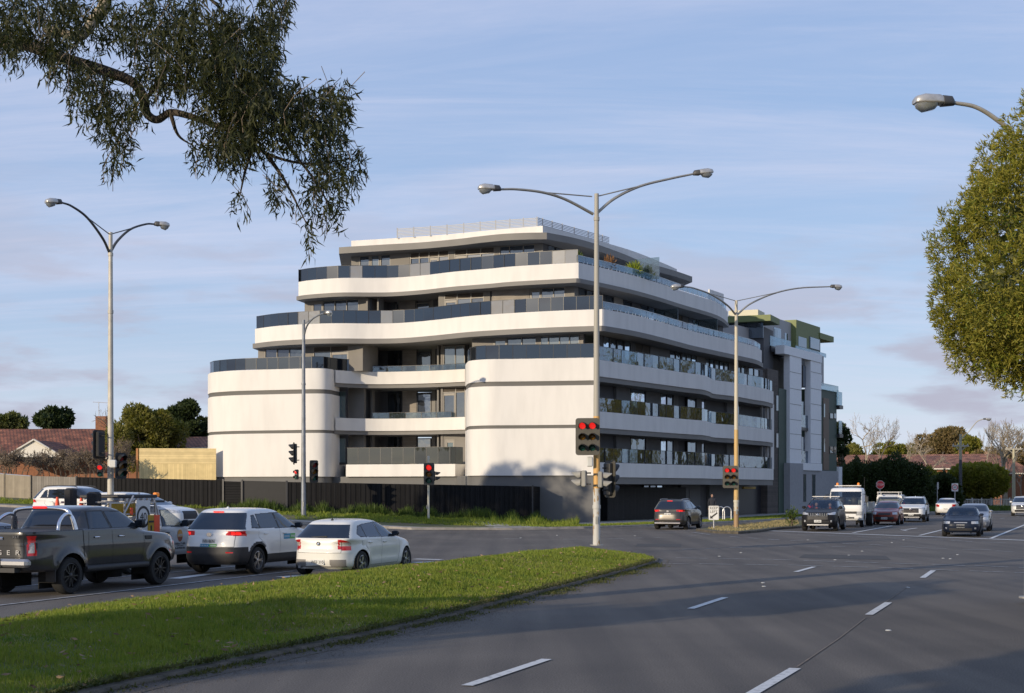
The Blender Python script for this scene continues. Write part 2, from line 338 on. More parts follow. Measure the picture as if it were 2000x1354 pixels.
# the block of land beyond the crossing, with footpath and verges
blk_k = [(-88, 105.0), (-60, 96.5), (-40, 88.3), (-25, 82.3), (-12, 77.6), (-5.3, 75.6), (0, 77.2), (4, 79.8), (7.8, 84), (12, 90.3), (16.5, 97), (21, 106.5), (26.5, 118), (33, 128), (40, 134.5), (52, 141), (80, 151), (158, 175)]
BLK = blk_k + [(158, 329), (-88, 329)]
def blkz(x, y):
    x = np.asarray(x, float); y = np.asarray(y, float)
    d = edge_dist(x, y, BLK); return zg(x, y) + 0.12 + 0.32 * sstep(d, 2.5, 8.0) * sstep(-x, -3, 3)
kerbed('verge', BLK, M_soil, lambda x, y: float(blkz(x, y)), 4.0, kerb=False)
cr_ = crom(blk_k, 3)
mbk = MB()
def kerb_line(pts, out_sign=1, m=M_conc):
    mb = MB(); pts = [Vector((p[0], p[1], 0)) for p in pts]; n = len(pts)
    rows = []
    for (o_, dz) in ((-0.25, 0.125), (0.0, 0.13), (0.03, 0.10), (0.04, 0.004), (0.4, 0.008)):
        row = []
        for i, p in enumerate(pts):
            t = (pts[min(i + 1, n - 1)] - pts[max(i - 1, 0)]).normalized(); q = Vector((t.y, -t.x, 0)) * out_sign
            row.append((p.x + q.x * o_, p.y + q.y * o_, zgf(p.x, p.y) + dz))
        rows.append(row)
    for k in range(len(rows) - 1):
        for i in range(n - 1): mb.add([rows[k][i], rows[k][i + 1], rows[k + 1][i + 1], rows[k + 1][i]], [(0, 1, 2, 3)])
    return tag(mb.build('kerb', m), kind='structure')
kerb_line(blk_k)
def strip(name, line, a, b, m, zf, off):
    """a strip parallel to a plan polyline, from distance a to b on its left"""
    pts = [Vector((p[0], p[1], 0)) for p in line]; n = len(pts); mb = MB()
    for i in range(n - 1):
        q = []
        for j in (i, i + 1):
            t = (pts[min(j + 1, n - 1)] - pts[max(j - 1, 0)]).normalized(); l = Vector((-t.y, t.x, 0))
            for o_ in (a, b): p = pts[j] + l * o_; q.append((p.x, p.y, zf(p.x, p.y) + off))
        mb.add(q, [(0, 2, 3, 1)])
    return tag(mb.build(name, m), kind='structure')
fine = [tuple(p) for p in crom(blk_k, 6)]
strip('footpath', fine[:40], 0.3, 2.2, M_path, lambda x, y: float(blkz(x, y)), 0.012)
strip('footpath', fine[36:90], 3.0, 6.5, M_path, lambda x, y: float(blkz(x, y)), 0.012)
# small traffic island with the second signal pole
ISL = [G(1366, 1037), G(1400, 1041.5), G(1440, 1043), G(1475, 1040), G(1520, 1034), G(1560, 1031.5), G(1572, 1027), G(1566, 1021), G(1545, 1018), G(1510, 1020.5), G(1470, 1026), G(1425, 1031), G(1385, 1034)]
kerbed('traffic_island', [tuple(p)[:2] for p in ISL], mat('island_soil', (0.16, 0.125, 0.075), 0.95, col2=(0.09, 0.11, 0.03), scale=1.5, bump=0.6), lambda x, y: zgf(x, y) + 0.115, 0)
def lines(segs, m, name, w, x0=0.0, y0=0.0, k=1.0, off=0.012):
    mb = MB()
    for (a, b, c, d) in segs:
        p = G(x0 + a * k, y0 + b * k); q = G(x0 + c * k, y0 + d * k); t = (q - p).normalized(); n = Vector((-t.y, t.x, 0)) * w / 2
        zo = off + random.random() * 0.002
        N_ = max(1, int((q - p).length / 4)); 
        for i in range(N_):
            a_ = p.lerp(q, i / N_); b_ = p.lerp(q, (i + 1) / N_)
            mb.add([(v.x, v.y, zgf(v.x, v.y) + zo) for v in (a_ + n, b_ + n, b_ - n, a_ - n)], [(0, 3, 2, 1)])
    o = mb.build(name, m); return tag(o, kind='structure')
lines([(912, 1341, 1068, 1289), (1349, 1190, 1416, 1168), (1554, 1118, 1590, 1108), (1452, 1366.5, 1553, 1307), (1697, 1202, 1735, 1178), (1802, 1129.5, 1823, 1115)], M_line, 'lane_marking', 0.14)
rowA = [(525, 100, 600, 103), (640, 101, 765, 103), (807, 103, 932, 106), (977, 106, 1092, 110), (1140, 111, 1262, 115), (1303, 116, 1433, 120), (1470, 121, 1600, 126), (1640, 126, 1768, 132), (1808, 131, 1938, 137), (1978, 138, 2100, 142)]
rowB = [(580, 123, 690, 125), (730, 124, 865, 127), (905, 126, 1040, 130), (1080, 129, 1215, 133), (1256, 134, 1392, 138), (1434, 139, 1568, 144), (1610, 145, 1745, 151), (1786, 152, 1921, 157), (1962, 158, 2080, 162)]
lines(rowA + rowB, M_line2, 'guide_marking', 0.13, 1000, 1040, 0.5)
far = [(80, 548, 250, 554), (300, 556, 473, 562), (522, 563, 698, 571), (750, 571, 927, 579), (977, 580, 1155, 590), (1210, 590, 1387, 599), (1440, 600, 1620, 610), (1680, 612, 1860, 620),
       (75, 592, 165, 597), (245, 601, 338, 605), (430, 610, 530, 616), (630, 622, 737, 629), (842, 632, 952, 639), (1070, 645, 1185, 650), (1185, 655, 1420, 663), (1540, 668, 1755, 673), (1790, 680, 1920, 685),
       (0, 652, 70, 652), (160, 650, 262, 650), (353, 650, 460, 650), (555, 648, 660, 648), (760, 651, 862, 651), (1820, 437, 1855, 432), (1940, 422, 1975, 418)]
lines(far, M_line2, 'guide_marking', 0.14, 1480, 900, 0.26)
lines([(90, 528, 1750, 590), (1750, 590, 2100, 604)], M_line, 'stop_line', 0.45, 1480, 900, 0.26)
lines([(715, 543, 1010, 490), (1215, 563, 1390, 520), (1750, 586, 2060, 461), (1100, 521, 1195, 507), (1075, 520, 1120, 528), (1760, 400, 1900, 394), (1290, 432, 1400, 428)], M_line, 'lane_marking', 0.16, 1480, 900, 0.26)
mid = [(80, 1090, 183, 1090), (420, 1088, 547, 1085), (630, 1082, 700, 1080), (780, 1078, 855, 1077), (1050, 1067, 1110, 1065), (1375, 1068, 1447, 1075), (1520, 1080, 1595, 1085), (1675, 1090, 1752, 1093), (110, 1172, 207, 1178),
       (1005, 1170, 1100, 1167), (1190, 1163, 1285, 1163), (1375, 1157, 1472, 1157), (1565, 1152, 1665, 1153), (625, 1030, 790, 1026), (835, 1037, 955, 1037), (1085, 1037, 1220, 1055), (-700, 1020, -560, 1022), (-440, 1024, -300, 1026), (-180, 1028, -40, 1030), (300, 1033, 560, 1035), (-380, 1085, -250, 1087)]
lines(mid, M_line2, 'guide_marking', 0.15, 1080, 780, 0.2511)
lines([(548, 1128.5, 690, 1116), (340, 1131, 470, 1114), (810, 1099.5, 850, 1098), (810, 1092.5, 862, 1094)], M_line, 'stop_line', 0.35)
lines([(-60, 1190.5, 420, 1133.7), (420, 1133.7, 575, 1116), (0, 1150, 277, 1123.7), (-60, 1139, 0, 1134), (333, 1119, 470, 1106), (520, 1100, 700, 1090), (826, 1054.5, 856, 1055.5), (820, 1061, 847, 1062)], M_line2, 'lane_marking', 0.12)
m_stud = mat('stud_white', (0.42, 0.42, 0.40), 0.5)
mbs = MB().lathe([(0.05, 0), (0.045, 0.010), (0.025, 0.016)], 10); 
lines([(1556, 1304, 1640, 1247), (1640, 1247, 1690, 1208), (1700, 1198, 1776, 1144)], mat('old_joint', (0.25, 0.19, 0.14), 0.9, col2=(0.11, 0.10, 0.09), scale=7), 'road_joint', 0.022, off=0.007)
0 and lines([(1070, 1288, 1200, 1243), (1230, 1233, 1345, 1192)], mat('old_joint2', (0.17, 0.15, 0.12), 0.9, col2=(0.11, 0.105, 0.10), scale=5), 'road_joint', 0.03, off=0.007)
for pts_ in ([(1560, 1090), (1740, 1094), (1730, 1086), (1570, 1083)], [(1240, 1068), (1330, 1069), (1330, 1063), (1245, 1062)]):
    tag(bm_obj('road_patch', poly_sheet([tuple(G(*q))[:2] for q in pts_], lambda x, y: 0.006, 0), mat('patched_asphalt', (0.07, 0.068, 0.067), 0.9, var=0.3, scale=30, bump=0.4, bscale=60)), kind='structure')
st0 = mbs.build('road_stud', m_stud)
studs = [(1490, 1139), (1492, 1146), (1773, 1148), (1447, 1080), (1405, 1087), (1631, 1094), (1684, 1077), (1658, 1085), (1842, 1091), (1870, 1084), (1856, 1092), (1578, 1055), (1742, 1060), (1765, 1055), (1705, 1029), (1088, 1046), (1240, 1047), (1017, 1051), (700, 1238), (1735, 1232)]
for i, (a, b) in enumerate(studs):
    o = st0 if i == 0 else st0.copy()
    if i: C.objects.link(o)
    p = G(a, b); o.location = (p.x, p.y, 0.002)
    tag(o, 'small white raised stud glued to the asphalt of the crossing', 'road stud', 'white studs on the road')
# ---------------------------------------------------------------- the white apartment block
M_white = mat('white_render', (0.73, 0.705, 0.665), 0.78, var=0.10, scale=1.6, bump=0.2, bscale=9, stretch=(1, 1, 0.22), lo=0.25, hi=0.6)
M_taupe = mat('taupe_cladding', (0.205, 0.19, 0.17), 0.7, var=0.10, scale=0.8, bump=0.1, bscale=30)
M_fascia = mat('grey_fascia', (0.20, 0.19, 0.175), 0.65, var=0.08, scale=1.0)
M_gapd = mat('gap_grey', (0.125, 0.12, 0.11), 0.7)
M_dkwall = mat('charcoal_shaded_wall', (0.085, 0.085, 0.09), 0.7, var=0.1, scale=1.0, bump=0.1)  # dark tone carries the shade of right-hand walls and loggias
M_pod = mat('podium_paint', (0.15, 0.148, 0.145), 0.75, var=0.12, scale=0.7, bump=0.15, bscale=30)
M_soff = mat('soffit_grey', (0.14, 0.14, 0.145), 0.8, var=0.05)
M_frame = mat('window_frame', (0.20, 0.18, 0.155), 0.45)
M_dframe = mat('dark_frame', (0.03, 0.03, 0.034), 0.4)
M_metal = mat('pale_metal', (0.55, 0.56, 0.58), 0.35, metal=0.7)
M_win = glass_mat('window_glass', (0.03, 0.038, 0.05), 0.12, wav=0.15)
M_win2 = glass_mat('window_glass_curtained', (0.09, 0.11, 0.12), 0.13, rough=0.03, wav=0.2)
M_wing = glass_mat('window_glass_green', (0.05, 0.08, 0.07), 0.15, wav=0.1)
M_wind = glass_mat('window_glass_dark', (0.015, 0.017, 0.02), 0.22, wav=0.5)
M_bal = glass_mat('balustrade_smoke', (0.010, 0.013, 0.018), 0.07, through=0.04, tcol=(0.25, 0.27, 0.3))
M_bal2 = glass_mat('balustrade_cloud_sheen', (0.26, 0.24, 0.20), 0.12, through=0.1, wav=0.6)  # beige body colour stands in for clouds reflected in some panels
M_balg = glass_mat('balustrade_green', (0.03, 0.033, 0.026), 0.05, through=0.15, tcol=(0.3, 0.33, 0.3))
M_balc = glass_mat('balustrade_clear', (0.07, 0.085, 0.085), 0.10, through=0.72, tcol=(0.72, 0.80, 0.80), wav=0.4)
M_balr = glass_mat('balustrade_mirror', (0.02, 0.024, 0.024), 0.20, through=0.45, tcol=(0.5, 0.55, 0.55), wav=0.9)
M_slat = wave_mat('timber_slats', (0.30, 0.27, 0.235), (0.12, 0.105, 0.09), 0.09, 'Z', 0.6, var=0.1)
M_louv = wave_mat('louvre', (0.09, 0.075, 0.06), (0.03, 0.025, 0.02), 0.08, 'Z', 0.6)
def adopt(o, par):
    o.parent = par; M = Matrix.Translation(par.location) @ Matrix.Rotation(par.rotation_euler[2], 4, 'Z')
    o.matrix_parent_inverse = M.inverted(); return o
BLD = empty('apartment_building', (5.2, 90, 0.1), 0, 'white curved six storey apartment building with stepped terraces and smoked glass balustrades', 'building')
def part(mb, name, m, par=None, ang=None):
    o = mb.build(name, m, None, ang); adopt(o, par or BLD); return o
def sub(mb, name, m, parent, ang=None):     # sub-part in world coordinates under a part that is in world coordinates
    o = mb.build(name, m, None, ang); o.parent = parent; return o
def bp(pts, z, n=6):
    """photo points of an edge at known height z -> smooth plan curve"""
    q = [(((a - 1000) / F) * (z - H) * F / (YH - b), (z - H) * F / (YH - b)) for a, b in pts]
    return [tuple(p) for p in crom(q, n)] if n else q
def offset(line, o_):
    p = [Vector(q) for q in line]; out = []
    for i, v in enumerate(p):
        t = (p[min(i + 1, len(p) - 1)] - p[max(i - 1, 0)]).normalized(); out.append(tuple(v + Vector((t.y, -t.x)) * o_))
    return out
z1, z2, z3, z4, z5 = 3.9, 7.11, 10.36, 13.56, 16.76
L5 = bp([(583, 551), (607.5, 547.4), (664, 543.3), (725, 543.2), (770, 542.5), (827, 538), (888, 530.8), (960, 524.7), (997, 521), (1060, 517), (1127, 513.3)], z5)
R5 = bp([(1130, 513.3), (1178.5, 524.0), (1233.8, 537.5), (1282.5, 552), (1331, 568.4), (1386.6, 586), (1409, 596.8), (1421.5, 609)], z5)
L4 = bp([(498, 642.5), (542.5, 636.8), (607.5, 632.8), (664, 631.5), (725, 632.0), (786, 630.7), (847, 625.4), (908, 618.5), (960, 614.2), (1040, 609.5), (1099, 606.7), (1176, 604.0)], z4)
R4 = bp([(1180, 604.3), (1233.8, 614.5), (1282.5, 626.9), (1331, 641.0), (1356, 648), (1440.6, 668.3), (1474, 677), (1487.8, 685)], z4)
R3 = bp([(1169.8, 702.8), (1272, 718.2), (1340, 728.5), (1371, 732.6), (1385, 737.2), (1396, 742.5), (1435, 747.7), (1468.7, 754.7), (1496.7, 760), (1510.8, 765.0)], z3)
REC = bp([(655, 723.0), (680, 724.8), (716, 726.2), (754.5, 726.5), (810, 725.4), (859, 723.6), (908, 721)], z3)
LB = bp([(406, 731.5), (416, 727.6), (459, 724), (518, 722), (589, 720.0), (625, 719.6), (645, 721.0), (654, 723.5)], z3)
RB = bp([(909, 713), (913, 707.5), (921, 704.4), (953, 702), (1010, 701.2), (1075, 700.2), (1130, 699.2), (1160, 698.6)], z3)
def slab(name, plan, za, zb, m, ang=40):
    mb = MB(); mb.prism(plan, za, zb); return part(mb, name, m, ang=ang)
back5 = [(10.5, 124), (-4, 124), (-13, 110)]
full5 = L5 + R5 + back5; full4 = L4 + R4 + [(15, 128), (-6, 128), (-17.5, 112)]
slab('floor_band', full5, z5 - 1.02, z5, M_white); slab('fascia', offset(L5, 0.18) + offset(R5, 0.10) + back5, z5 - 1.30, z5 - 1.022, M_fascia)
slab('floor_band', full4, z4 - 1.06, z4, M_white); slab('fascia', offset(L4, 0.20) + offset(R4, 0.12) + [(15, 128), (-6, 128), (-17.5, 112)], z4 - 1.40, z4 - 1.062, M_fascia)
# right-hand balcony bands of the three lower decks; the recess bands of the street front
inR = [(16.5, 121), (1.0, 93.0)]
for zt in (z1, z2, z3):
    slab('floor_band', R3 + [(R3[-1][0] - 4.5, R3[-1][1] + 1.0)] + [(2.6, 91.4)], zt - (0.92 if zt == z1 else 1.04), zt, M_white)
    slab('fascia', offset(R3, -0.06) + [(R3[-1][0] - 4.6, R3[-1][1] + 0.9)] + [(2.7, 91.5)], zt - 1.36, zt - (0.922 if zt == z1 else 1.042), M_fascia)
for zt in (z2, z3):
    slab('floor_band', REC + [(-1.5, 104), (-12, 104)], zt - 0.86, zt, M_white); slab('fascia', offset(REC, -0.12) + [(-1.6, 103.9), (-12.1, 103.9)], zt - 1.12, zt - 0.862, M_fascia)
# the two rounded solid blocks, with grey shadow-gap strips
LBp = LB + [(-11.3, 103), (-22.6, 107.5)]; RBp = RB + [(5.35, 89.25), (4.9, 91.3), (-3.0, 99)]
for pl in (LBp, RBp):
    for (a, b, o_) in ((3.06, 6.0, 0), (6.21, 8.66, 0), (8.95, z3, 0)): slab('block_wall', pl, a, b, M_white, 30)
    cen = np.mean(np.array(pl), 0)
    ins = offset(pl[:-2], -0.05) + [tuple(np.array(q) + (cen - np.array(q)) * 0.03) for q in pl[-2:]]
    slab('shadow_gap', ins, 6.001, 6.209, M_gapd, 30); slab('shadow_gap', ins, 8.661, 8.949, M_gapd, 30)
# ground-floor terrace wall in the recess
TW = [P(676, 900, 97.3), P(700, 900, 97.0), P(800, 900, 95.8), P(889, 900, 94.9), P(890, 900, 95.2), P(907, 900, 96.0)]
TW = [(p.x, p.y) for p in TW]
slab('terrace_wall', TW + [(-2, 101), (-12, 103)], 3.06, z1 - 0.02, M_white)
# podium
pod = offset(LB[:-1], -0.12) + offset(TW[:4], -0.25) + offset(RB[8:], -0.14) 
pod = [p for p in pod] + [(5.1, 89.4), (3.6, 92), (3.6, 100), (-10, 112), (-22, 108)]
slab('podium_wall', pod, 0.0, 3.058, M_pod)
LD = Vector((-0.9227, 0.3856, 0)); LN = Vector((-0.3856, -0.9227, 0))
RD = Vector((0.492, 0.8706, 0)).normalized(); RN = Vector((RD.y, -RD.x, 0))
class Pl:
    def __init__(s, px, d, D, N_): s.a = Vector(((px - 1000) / F * d, d, 0)); s.D = D; s.N = N_
    def at(s, px):
        k = (px - 1000) / F; # X = kY ; a.x + D.x t = k (a.y + D.y t)
        t = (k * s.a.y - s.a.x) / (s.D.x - k * s.D.y); return s.a + s.D * t
    def back(s, dd): q = Pl(1000, 1, s.D, s.N); q.a = s.a - s.N * dd; return q
    def box(s, mb, p0, p1, za, zb, f, b):      # f proud of plane, b depth behind
        A, B = s.at(p0), s.at(p1); A.z = B.z = 0
        pts = []
        for z in (za, zb): pts += [tuple((q + s.N * o_) + Vector((0, 0, z))) for q, o_ in ((A, f), (B, f), (B, -b), (A, -b))]
        mb.add(pts, [(0, 1, 2, 3), (4, 5, 6, 7), (0, 1, 5, 4), (1, 2, 6, 5), (2, 3, 7, 6), (3, 0, 4, 7)])
def panel(pl, p0, p1, za, zb, m=None, f=0.0, b=0.28, name='wall_panel'):
    mb = MB(); pl.box(mb, p0, p1, za, zb, f, b); return part(mb, name, m or M_taupe)
def window(pl, p0, p1, za, zb, splits=(), glass=None, frame=None, transom=None, low=(), fw=0.06, name='window'):
    """frame bars with panes between; transom = height of louvres above"""
    A, B = pl.at(p0), pl.at(p1); A.z = B.z = 0; W = (B - A).length; D = (B - A).normalized(); N_ = pl.N; mb = MB()
    def bx(u0, u1, v0, v1, f, b, tgt):
        pts = [tuple(A + D * u + N_ * o_ + Vector((0, 0, v))) for v in (v0, v1) for u, o_ in ((u0, f), (u1, f), (u1, -b), (u0, -b))]
        tgt.add(pts, [(0, 1, 2, 3), (4, 5, 6, 7), (0, 1, 5, 4), (1, 2, 6, 5), (2, 3, 7, 6), (3, 0, 4, 7)])
    us = [0.0] + [((pl.at(s_) - A).to_2d()).length for s_ in splits] + [W]
    bx(0, W, zb - fw, zb, 0.02, 0.1, mb); bx(0, W, za, za + fw, 0.02, 0.1, mb)
    for i, u in enumerate(us):
        c = min(max(u, fw / 2), W - fw / 2); bx(c - fw / 2, c + fw / 2, za + fw, zb - fw, 0.018, 0.1, mb)
    if transom: bx(0, W, transom - fw / 2, transom + fw / 2, 0.022, 0.1, mb)
    for i in low:       # door-like lower leaf
        bx(us[i] + fw, us[i] + 0.13, za + fw, (transom or zb) - fw, 0.0, 0.1, mb); bx(us[i + 1] - 0.13, us[i + 1] - fw, za + fw, (transom or zb) - fw, 0.0, 0.1, mb)
        bx(us[i] + 0.13, us[i + 1] - 0.13, (transom or zb) - 0.22, (transom or zb) - fw, 0.0, 0.1, mb)
    fr = part(mb, name, frame or M_frame); g = MB()
    for i in range(len(us) - 1):
        j = random.uniform(-0.012, 0.012); top = transom - fw / 2 if transom else zb - fw
        u0, u1 = us[i] + fw / 2, us[i + 1] - fw / 2
        pts = [tuple(A + D * u + N_ * (-0.05 + j * sg) + Vector((0, 0, v))) for v, u, sg in ((za + fw, u0, -1), (za + fw, u1, 1), (top, u1, 1), (top, u0, -1))]
        g.add(pts, [(0, 1, 2, 3)])
    sub(g, 'pane', glass or M_win, fr)
    if transom:
        l = MB(); bx(fw, W - fw, transom + fw / 2, zb - fw, -0.02, 0.05, l); sub(l, 'louvre', M_louv, fr)
    return fr
def storey(pl, zf, zc, items, head=None):
    for it in items:
        k = it[0]
        if k == 'p': panel(pl, it[1], it[2], zf, zc, *(it[3:] if len(it) > 3 else ()))
        elif k == 'w': window(pl, it[1], it[2], zf, head or zc, it[3] if len(it) > 3 else (), **(it[4] if len(it) > 4 else {}))
        if k == 'w' and head: panel(pl, it[1], it[2], head + 0.002, zc, M_taupe, -0.03, 0.2)
def core(pl, p0, p1, za, zb, m=None, dep=0.3):
    panel(pl, p0, p1, za, zb, m or M_dkwall, -dep, 0.2, 'inner_wall')
# --- sixth storey
pl6 = Pl(1060, 96.4, LD, LN); f6, c6 = z5 + 0.002, 18.75
storey(pl6, f6, c6, [('p', 686, 702), ('w', 702, 722), ('p', 722, 724.5), ('w', 724.5, 741, (), dict(glass=M_win2)), ('p', 741, 743), ('w', 743, 763), ('p', 763, 800),
    ('w', 801, 877, (819, 838, 857), dict(transom=c6 - 0.42, low=(2,))), ('p', 877, 887), ('w', 887.5, 966, (912, 939), dict(transom=c6 - 0.42, low=(0,))), ('p', 966, 975),
    ('w', 975.5, 1045, (995, 1022), dict(glass=M_win)), ('p', 1045, 1060.5)])
core(pl6, 688, 1058, f6, c6, dep=0.32)
pr6 = Pl(1060.5, 96.4, RD, RN)
storey(pr6, f6, c6, [('p', 1060.5, 1070, M_dkwall), ('w', 1070, 1118, (1086, 1102), dict(frame=M_dframe)), ('p', 1118, 1135, M_dkwall), ('w', 1135, 1160, (1148,), dict(frame=M_dframe)), ('p', 1160, 1178, M_dkwall),
    ('w', 1178, 1222, (1190, 1208), dict(frame=M_dframe, glass=M_win2)), ('p', 1222, 1240, M_dkwall), ('w', 1240, 1275, (1258,), dict(frame=M_dframe)), ('p', 1275, 1322, M_dkwall)])
core(pr6, 1063, 1320, f6, c6, dep=0.34)
# --- fifth storey
pl5 = Pl(1122, 93.6, LD, LN); f5, c5 = z4 + 0.002, z5 - 1.302
storey(pl5, f5, c5, [('p', 595, 609), ('w', 609, 701, (631, 654, 677), dict(low=(0,))), ('p', 701, 718), ('p', 718.5, 721.5, M_taupe, 0.25, 0.2), ('w', 857, 857.5) if 0 else ('p', 857, 867.5),
    ('w', 868, 945.5, (893, 920), dict(transom=c5 - 0.40, low=(0,))), ('p', 945.5, 957), ('p', 957.5, 960.5, M_dkwall, -0.1), ('p', 961, 1034, M_slat), ('w', 1035, 1104, (1057, 1081), dict(low=(0,))), ('p', 1104, 1122)])
b5 = pl5.back(2.6)
for a, b, m in ((722, 772, M_dkwall), (779.5, 811, M_slat), (811, 813, M_dframe), (839.5, 846, M_taupe), (846, 857, M_dkwall)): panel(b5, a, b, f5, c5, m)
window(b5, 772.5, 779, f5, c5 - 0.1); window(b5, 813.5, 839, f5, c5 - 0.15)
panel(pl5, 734.5, 737.5, f5, c5, M_fascia, -0.9, 0.15, 'post')
core(pl5, 597, 718, f5, c5, dep=0.32); core(pl5, 858, 1120, f5, c5, dep=0.32)
def side(pl, px, za, zb, d0, d1, m=None):
    A = pl.at(px); mb = MB(); D = pl.D
    pts = [tuple(A - pl.N * o_ + D * e + Vector((0, 0, z))) for z in (za, zb) for o_, e in ((d0, -0.08), (d0, 0.08), (d1, 0.08), (d1, -0.08))]
    mb.add(pts, [(0, 1, 2, 3), (4, 5, 6, 7), (0, 1, 5, 4), (1, 2, 6, 5), (2, 3, 7, 6), (3, 0, 4, 7)]); part(mb, 'side_wall', m or M_taupe)
side(pl5, 722, f5, c5, 0.1, 2.6, M_dkwall); side(pl5, 857, f5, c5, 0.1, 2.6)
pr5 = Pl(1122, 93.6, RD, RN)
dk = dict(frame=M_dframe); dkt = dict(frame=M_dframe, transom=c5 - 0.45)
storey(pr5, f5, c5, [('p', 1122, 1130, M_taupe), ('w', 1130, 1161, (1146,), dk), ('p', 1161, 1181, M_dkwall), ('w', 1181, 1199, (), dk), ('p', 1199.5, 1217, M_slat), ('w', 1217.5, 1235, (), dk), ('p', 1235, 1251, M_dkwall),
    ('w', 1251, 1282, (1267,), dk), ('w', 1282.5, 1300, (), dict(frame=M_dframe, glass=M_win2)), ('p', 1300, 1305, M_dkwall), ('w', 1305, 1333, (1313, 1322), dkt), ('p', 1333, 1344, M_dkwall), ('w', 1344, 1366, (1356,), dk),
    ('p', 1366.5, 1380, M_dkwall), ('w', 1380, 1404, (1388, 1396), dkt), ('p', 1404, 1412, M_dkwall)])
core(pr5, 1124, 1411, f5, c5, dep=0.34)
# --- fourth storey
f4, c4 = z3 + 0.002, z4 - 1.402
pl4 = Pl(1140, 92.4, LD, LN)
storey(pl4, f4, c4, [('p', 504, 517), ('w', 517, 591, (541, 565), dict(low=())), ('p', 591, 596, M_dframe, -0.1), ('p', 596, 612), ('w', 612, 681, (646,), dict(transom=c4 - 0.4, low=(1,))), ('p', 681, 692)])
core(pl4, 506, 690, f4, c4, dep=0.32)
panel(pl4, 692, 708.5, f4, c4, M_taupe, 0.0, 2.2, 'column')
plr = Pl(780, 100.3, LD, LN)
def recess(za, zb, left=True):
    bk = plr.back(2.2)
    for a, b, m in ((705, 757, M_dkwall), (757.5, 783, M_wind), (783.5, 786, M_dframe), (786, 813, M_slat), (843, 850, M_fascia), (850.5, 862, M_dkwall)): panel(bk, a, b, za, zb, m)
    window(bk, 814, 842, za, zb - 0.15, (), frame=M_dframe, glass=M_wind if za < 8 else M_win)
    panel(plr, 722, 725.5, za, zb, M_fascia, -0.5, 0.14, 'post'); panel(plr, 852, 855, za, zb, M_fascia, -0.7, 0.14, 'post')
    side(plr, 712, za, zb, 0.0, 2.2, M_dkwall); side(plr, 863.5, za, zb, -0.05, 2.2, M_taupe)
recess(f4, c4)
window(plr, 866, 908, f4, c4 - 0.05, (889,), frame=M_frame, glass=M_win2)
core(plr, 866, 912, f4, c4, dep=0.4)
plk = Pl(1140, 91.9, LD, LN)
storey(plk, f4, c4, [('p', 922, 963), ('w', 963.5, 1048, (990, 1019), dict(low=(0,))), ('p', 1048.5, 1054), ('w', 1054.5, 1132, (1071, 1092.5, 1112), dict(glass=M_win2)), ('p', 1132.5, 1139, M_slat)])
core(plk, 924, 1140, f4, c4, dep=0.32)
panel(Pl(922, 98.3, Vector((0, 1, 0)), Vector((-1, 0, 0))), 922, 915, f4, c4, M_taupe, 0, 0.2) if 0 else None
# recess bays and side windows on the second and third storeys
for k, (za, zb) in enumerate(((z2 + 0.002, z3 - 1.122), (z1 + 0.002, z2 - 1.122))):
    pw = Pl(668, 99.3, LD, LN)
    window(pw, 656, 679, za - (0.25 if k == 0 else -0.0), zb - 0.1, (), glass=M_wing, frame=M_dframe, fw=0.16)
    panel(pw, 656, 680, zb - 0.098, zb, M_dkwall, 0.02, 0.3)
    panel(Pl(695, 100.4, LD, LN), 679.5, 711, za, zb, M_taupe)
    recess(za, zb)
    if k == 0:
        window(plr, 864, 909, za, zb, (890,), transom=zb - 0.35, frame=M_frame, low=(0,)); core(plr, 866, 912, za, zb, dep=0.4)
    else:
        window(plr, 870, 888, za, zb - 0.35, (), glass=M_wing, low=(0,)); panel(plr, 864, 870, za, zb); panel(plr, 888, 911, za, zb); panel(plr, 870, 888, zb - 0.348, zb)
# --- right-hand elevation, storeys two to four
prr = Pl(1172, 92.6, RD, RN); gy = M_dkwall
M_gw = M_pod
def rloggia(za, zb):
    storey(prr, za, zb, [('p', 1172, 1204, gy, -0.9), ('p', 1204, 1231, M_gw), ('w', 1231.5, 1262, (), dict(frame=M_dframe, glass=M_wind)), ('p', 1262, 1290, M_gw), ('w', 1290, 1316, (1303,), dict(frame=M_dframe, glass=M_wind)),
        ('p', 1316, 1325, M_gw), ('p', 1325, 1342, gy, -0.5), ('w', 1342.5, 1361, (), dict(frame=M_dframe, glass=M_wind)), ('p', 1361, 1370, M_gw), ('w', 1370, 1378, (), dict(frame=M_dframe, glass=M_win2)),
        ('p', 1378, 1420, gy, -0.9), ('p', 1420, 1433, M_gw), ('w', 1433, 1446, (), dict(frame=M_dframe, glass=M_wind)), ('p', 1446, 1500, gy, -1.2)])
    core(prr, 1173, 1499, za, zb, dep=1.3)
    for px in (1468, 1484): panel(prr, px, px + 1.5, za, zb, M_fascia, 0.9, -0.75, 'post')
rloggia(z2 + 0.002, z3 - 1.362); rloggia(z1 + 0.002, z2 - 1.362)
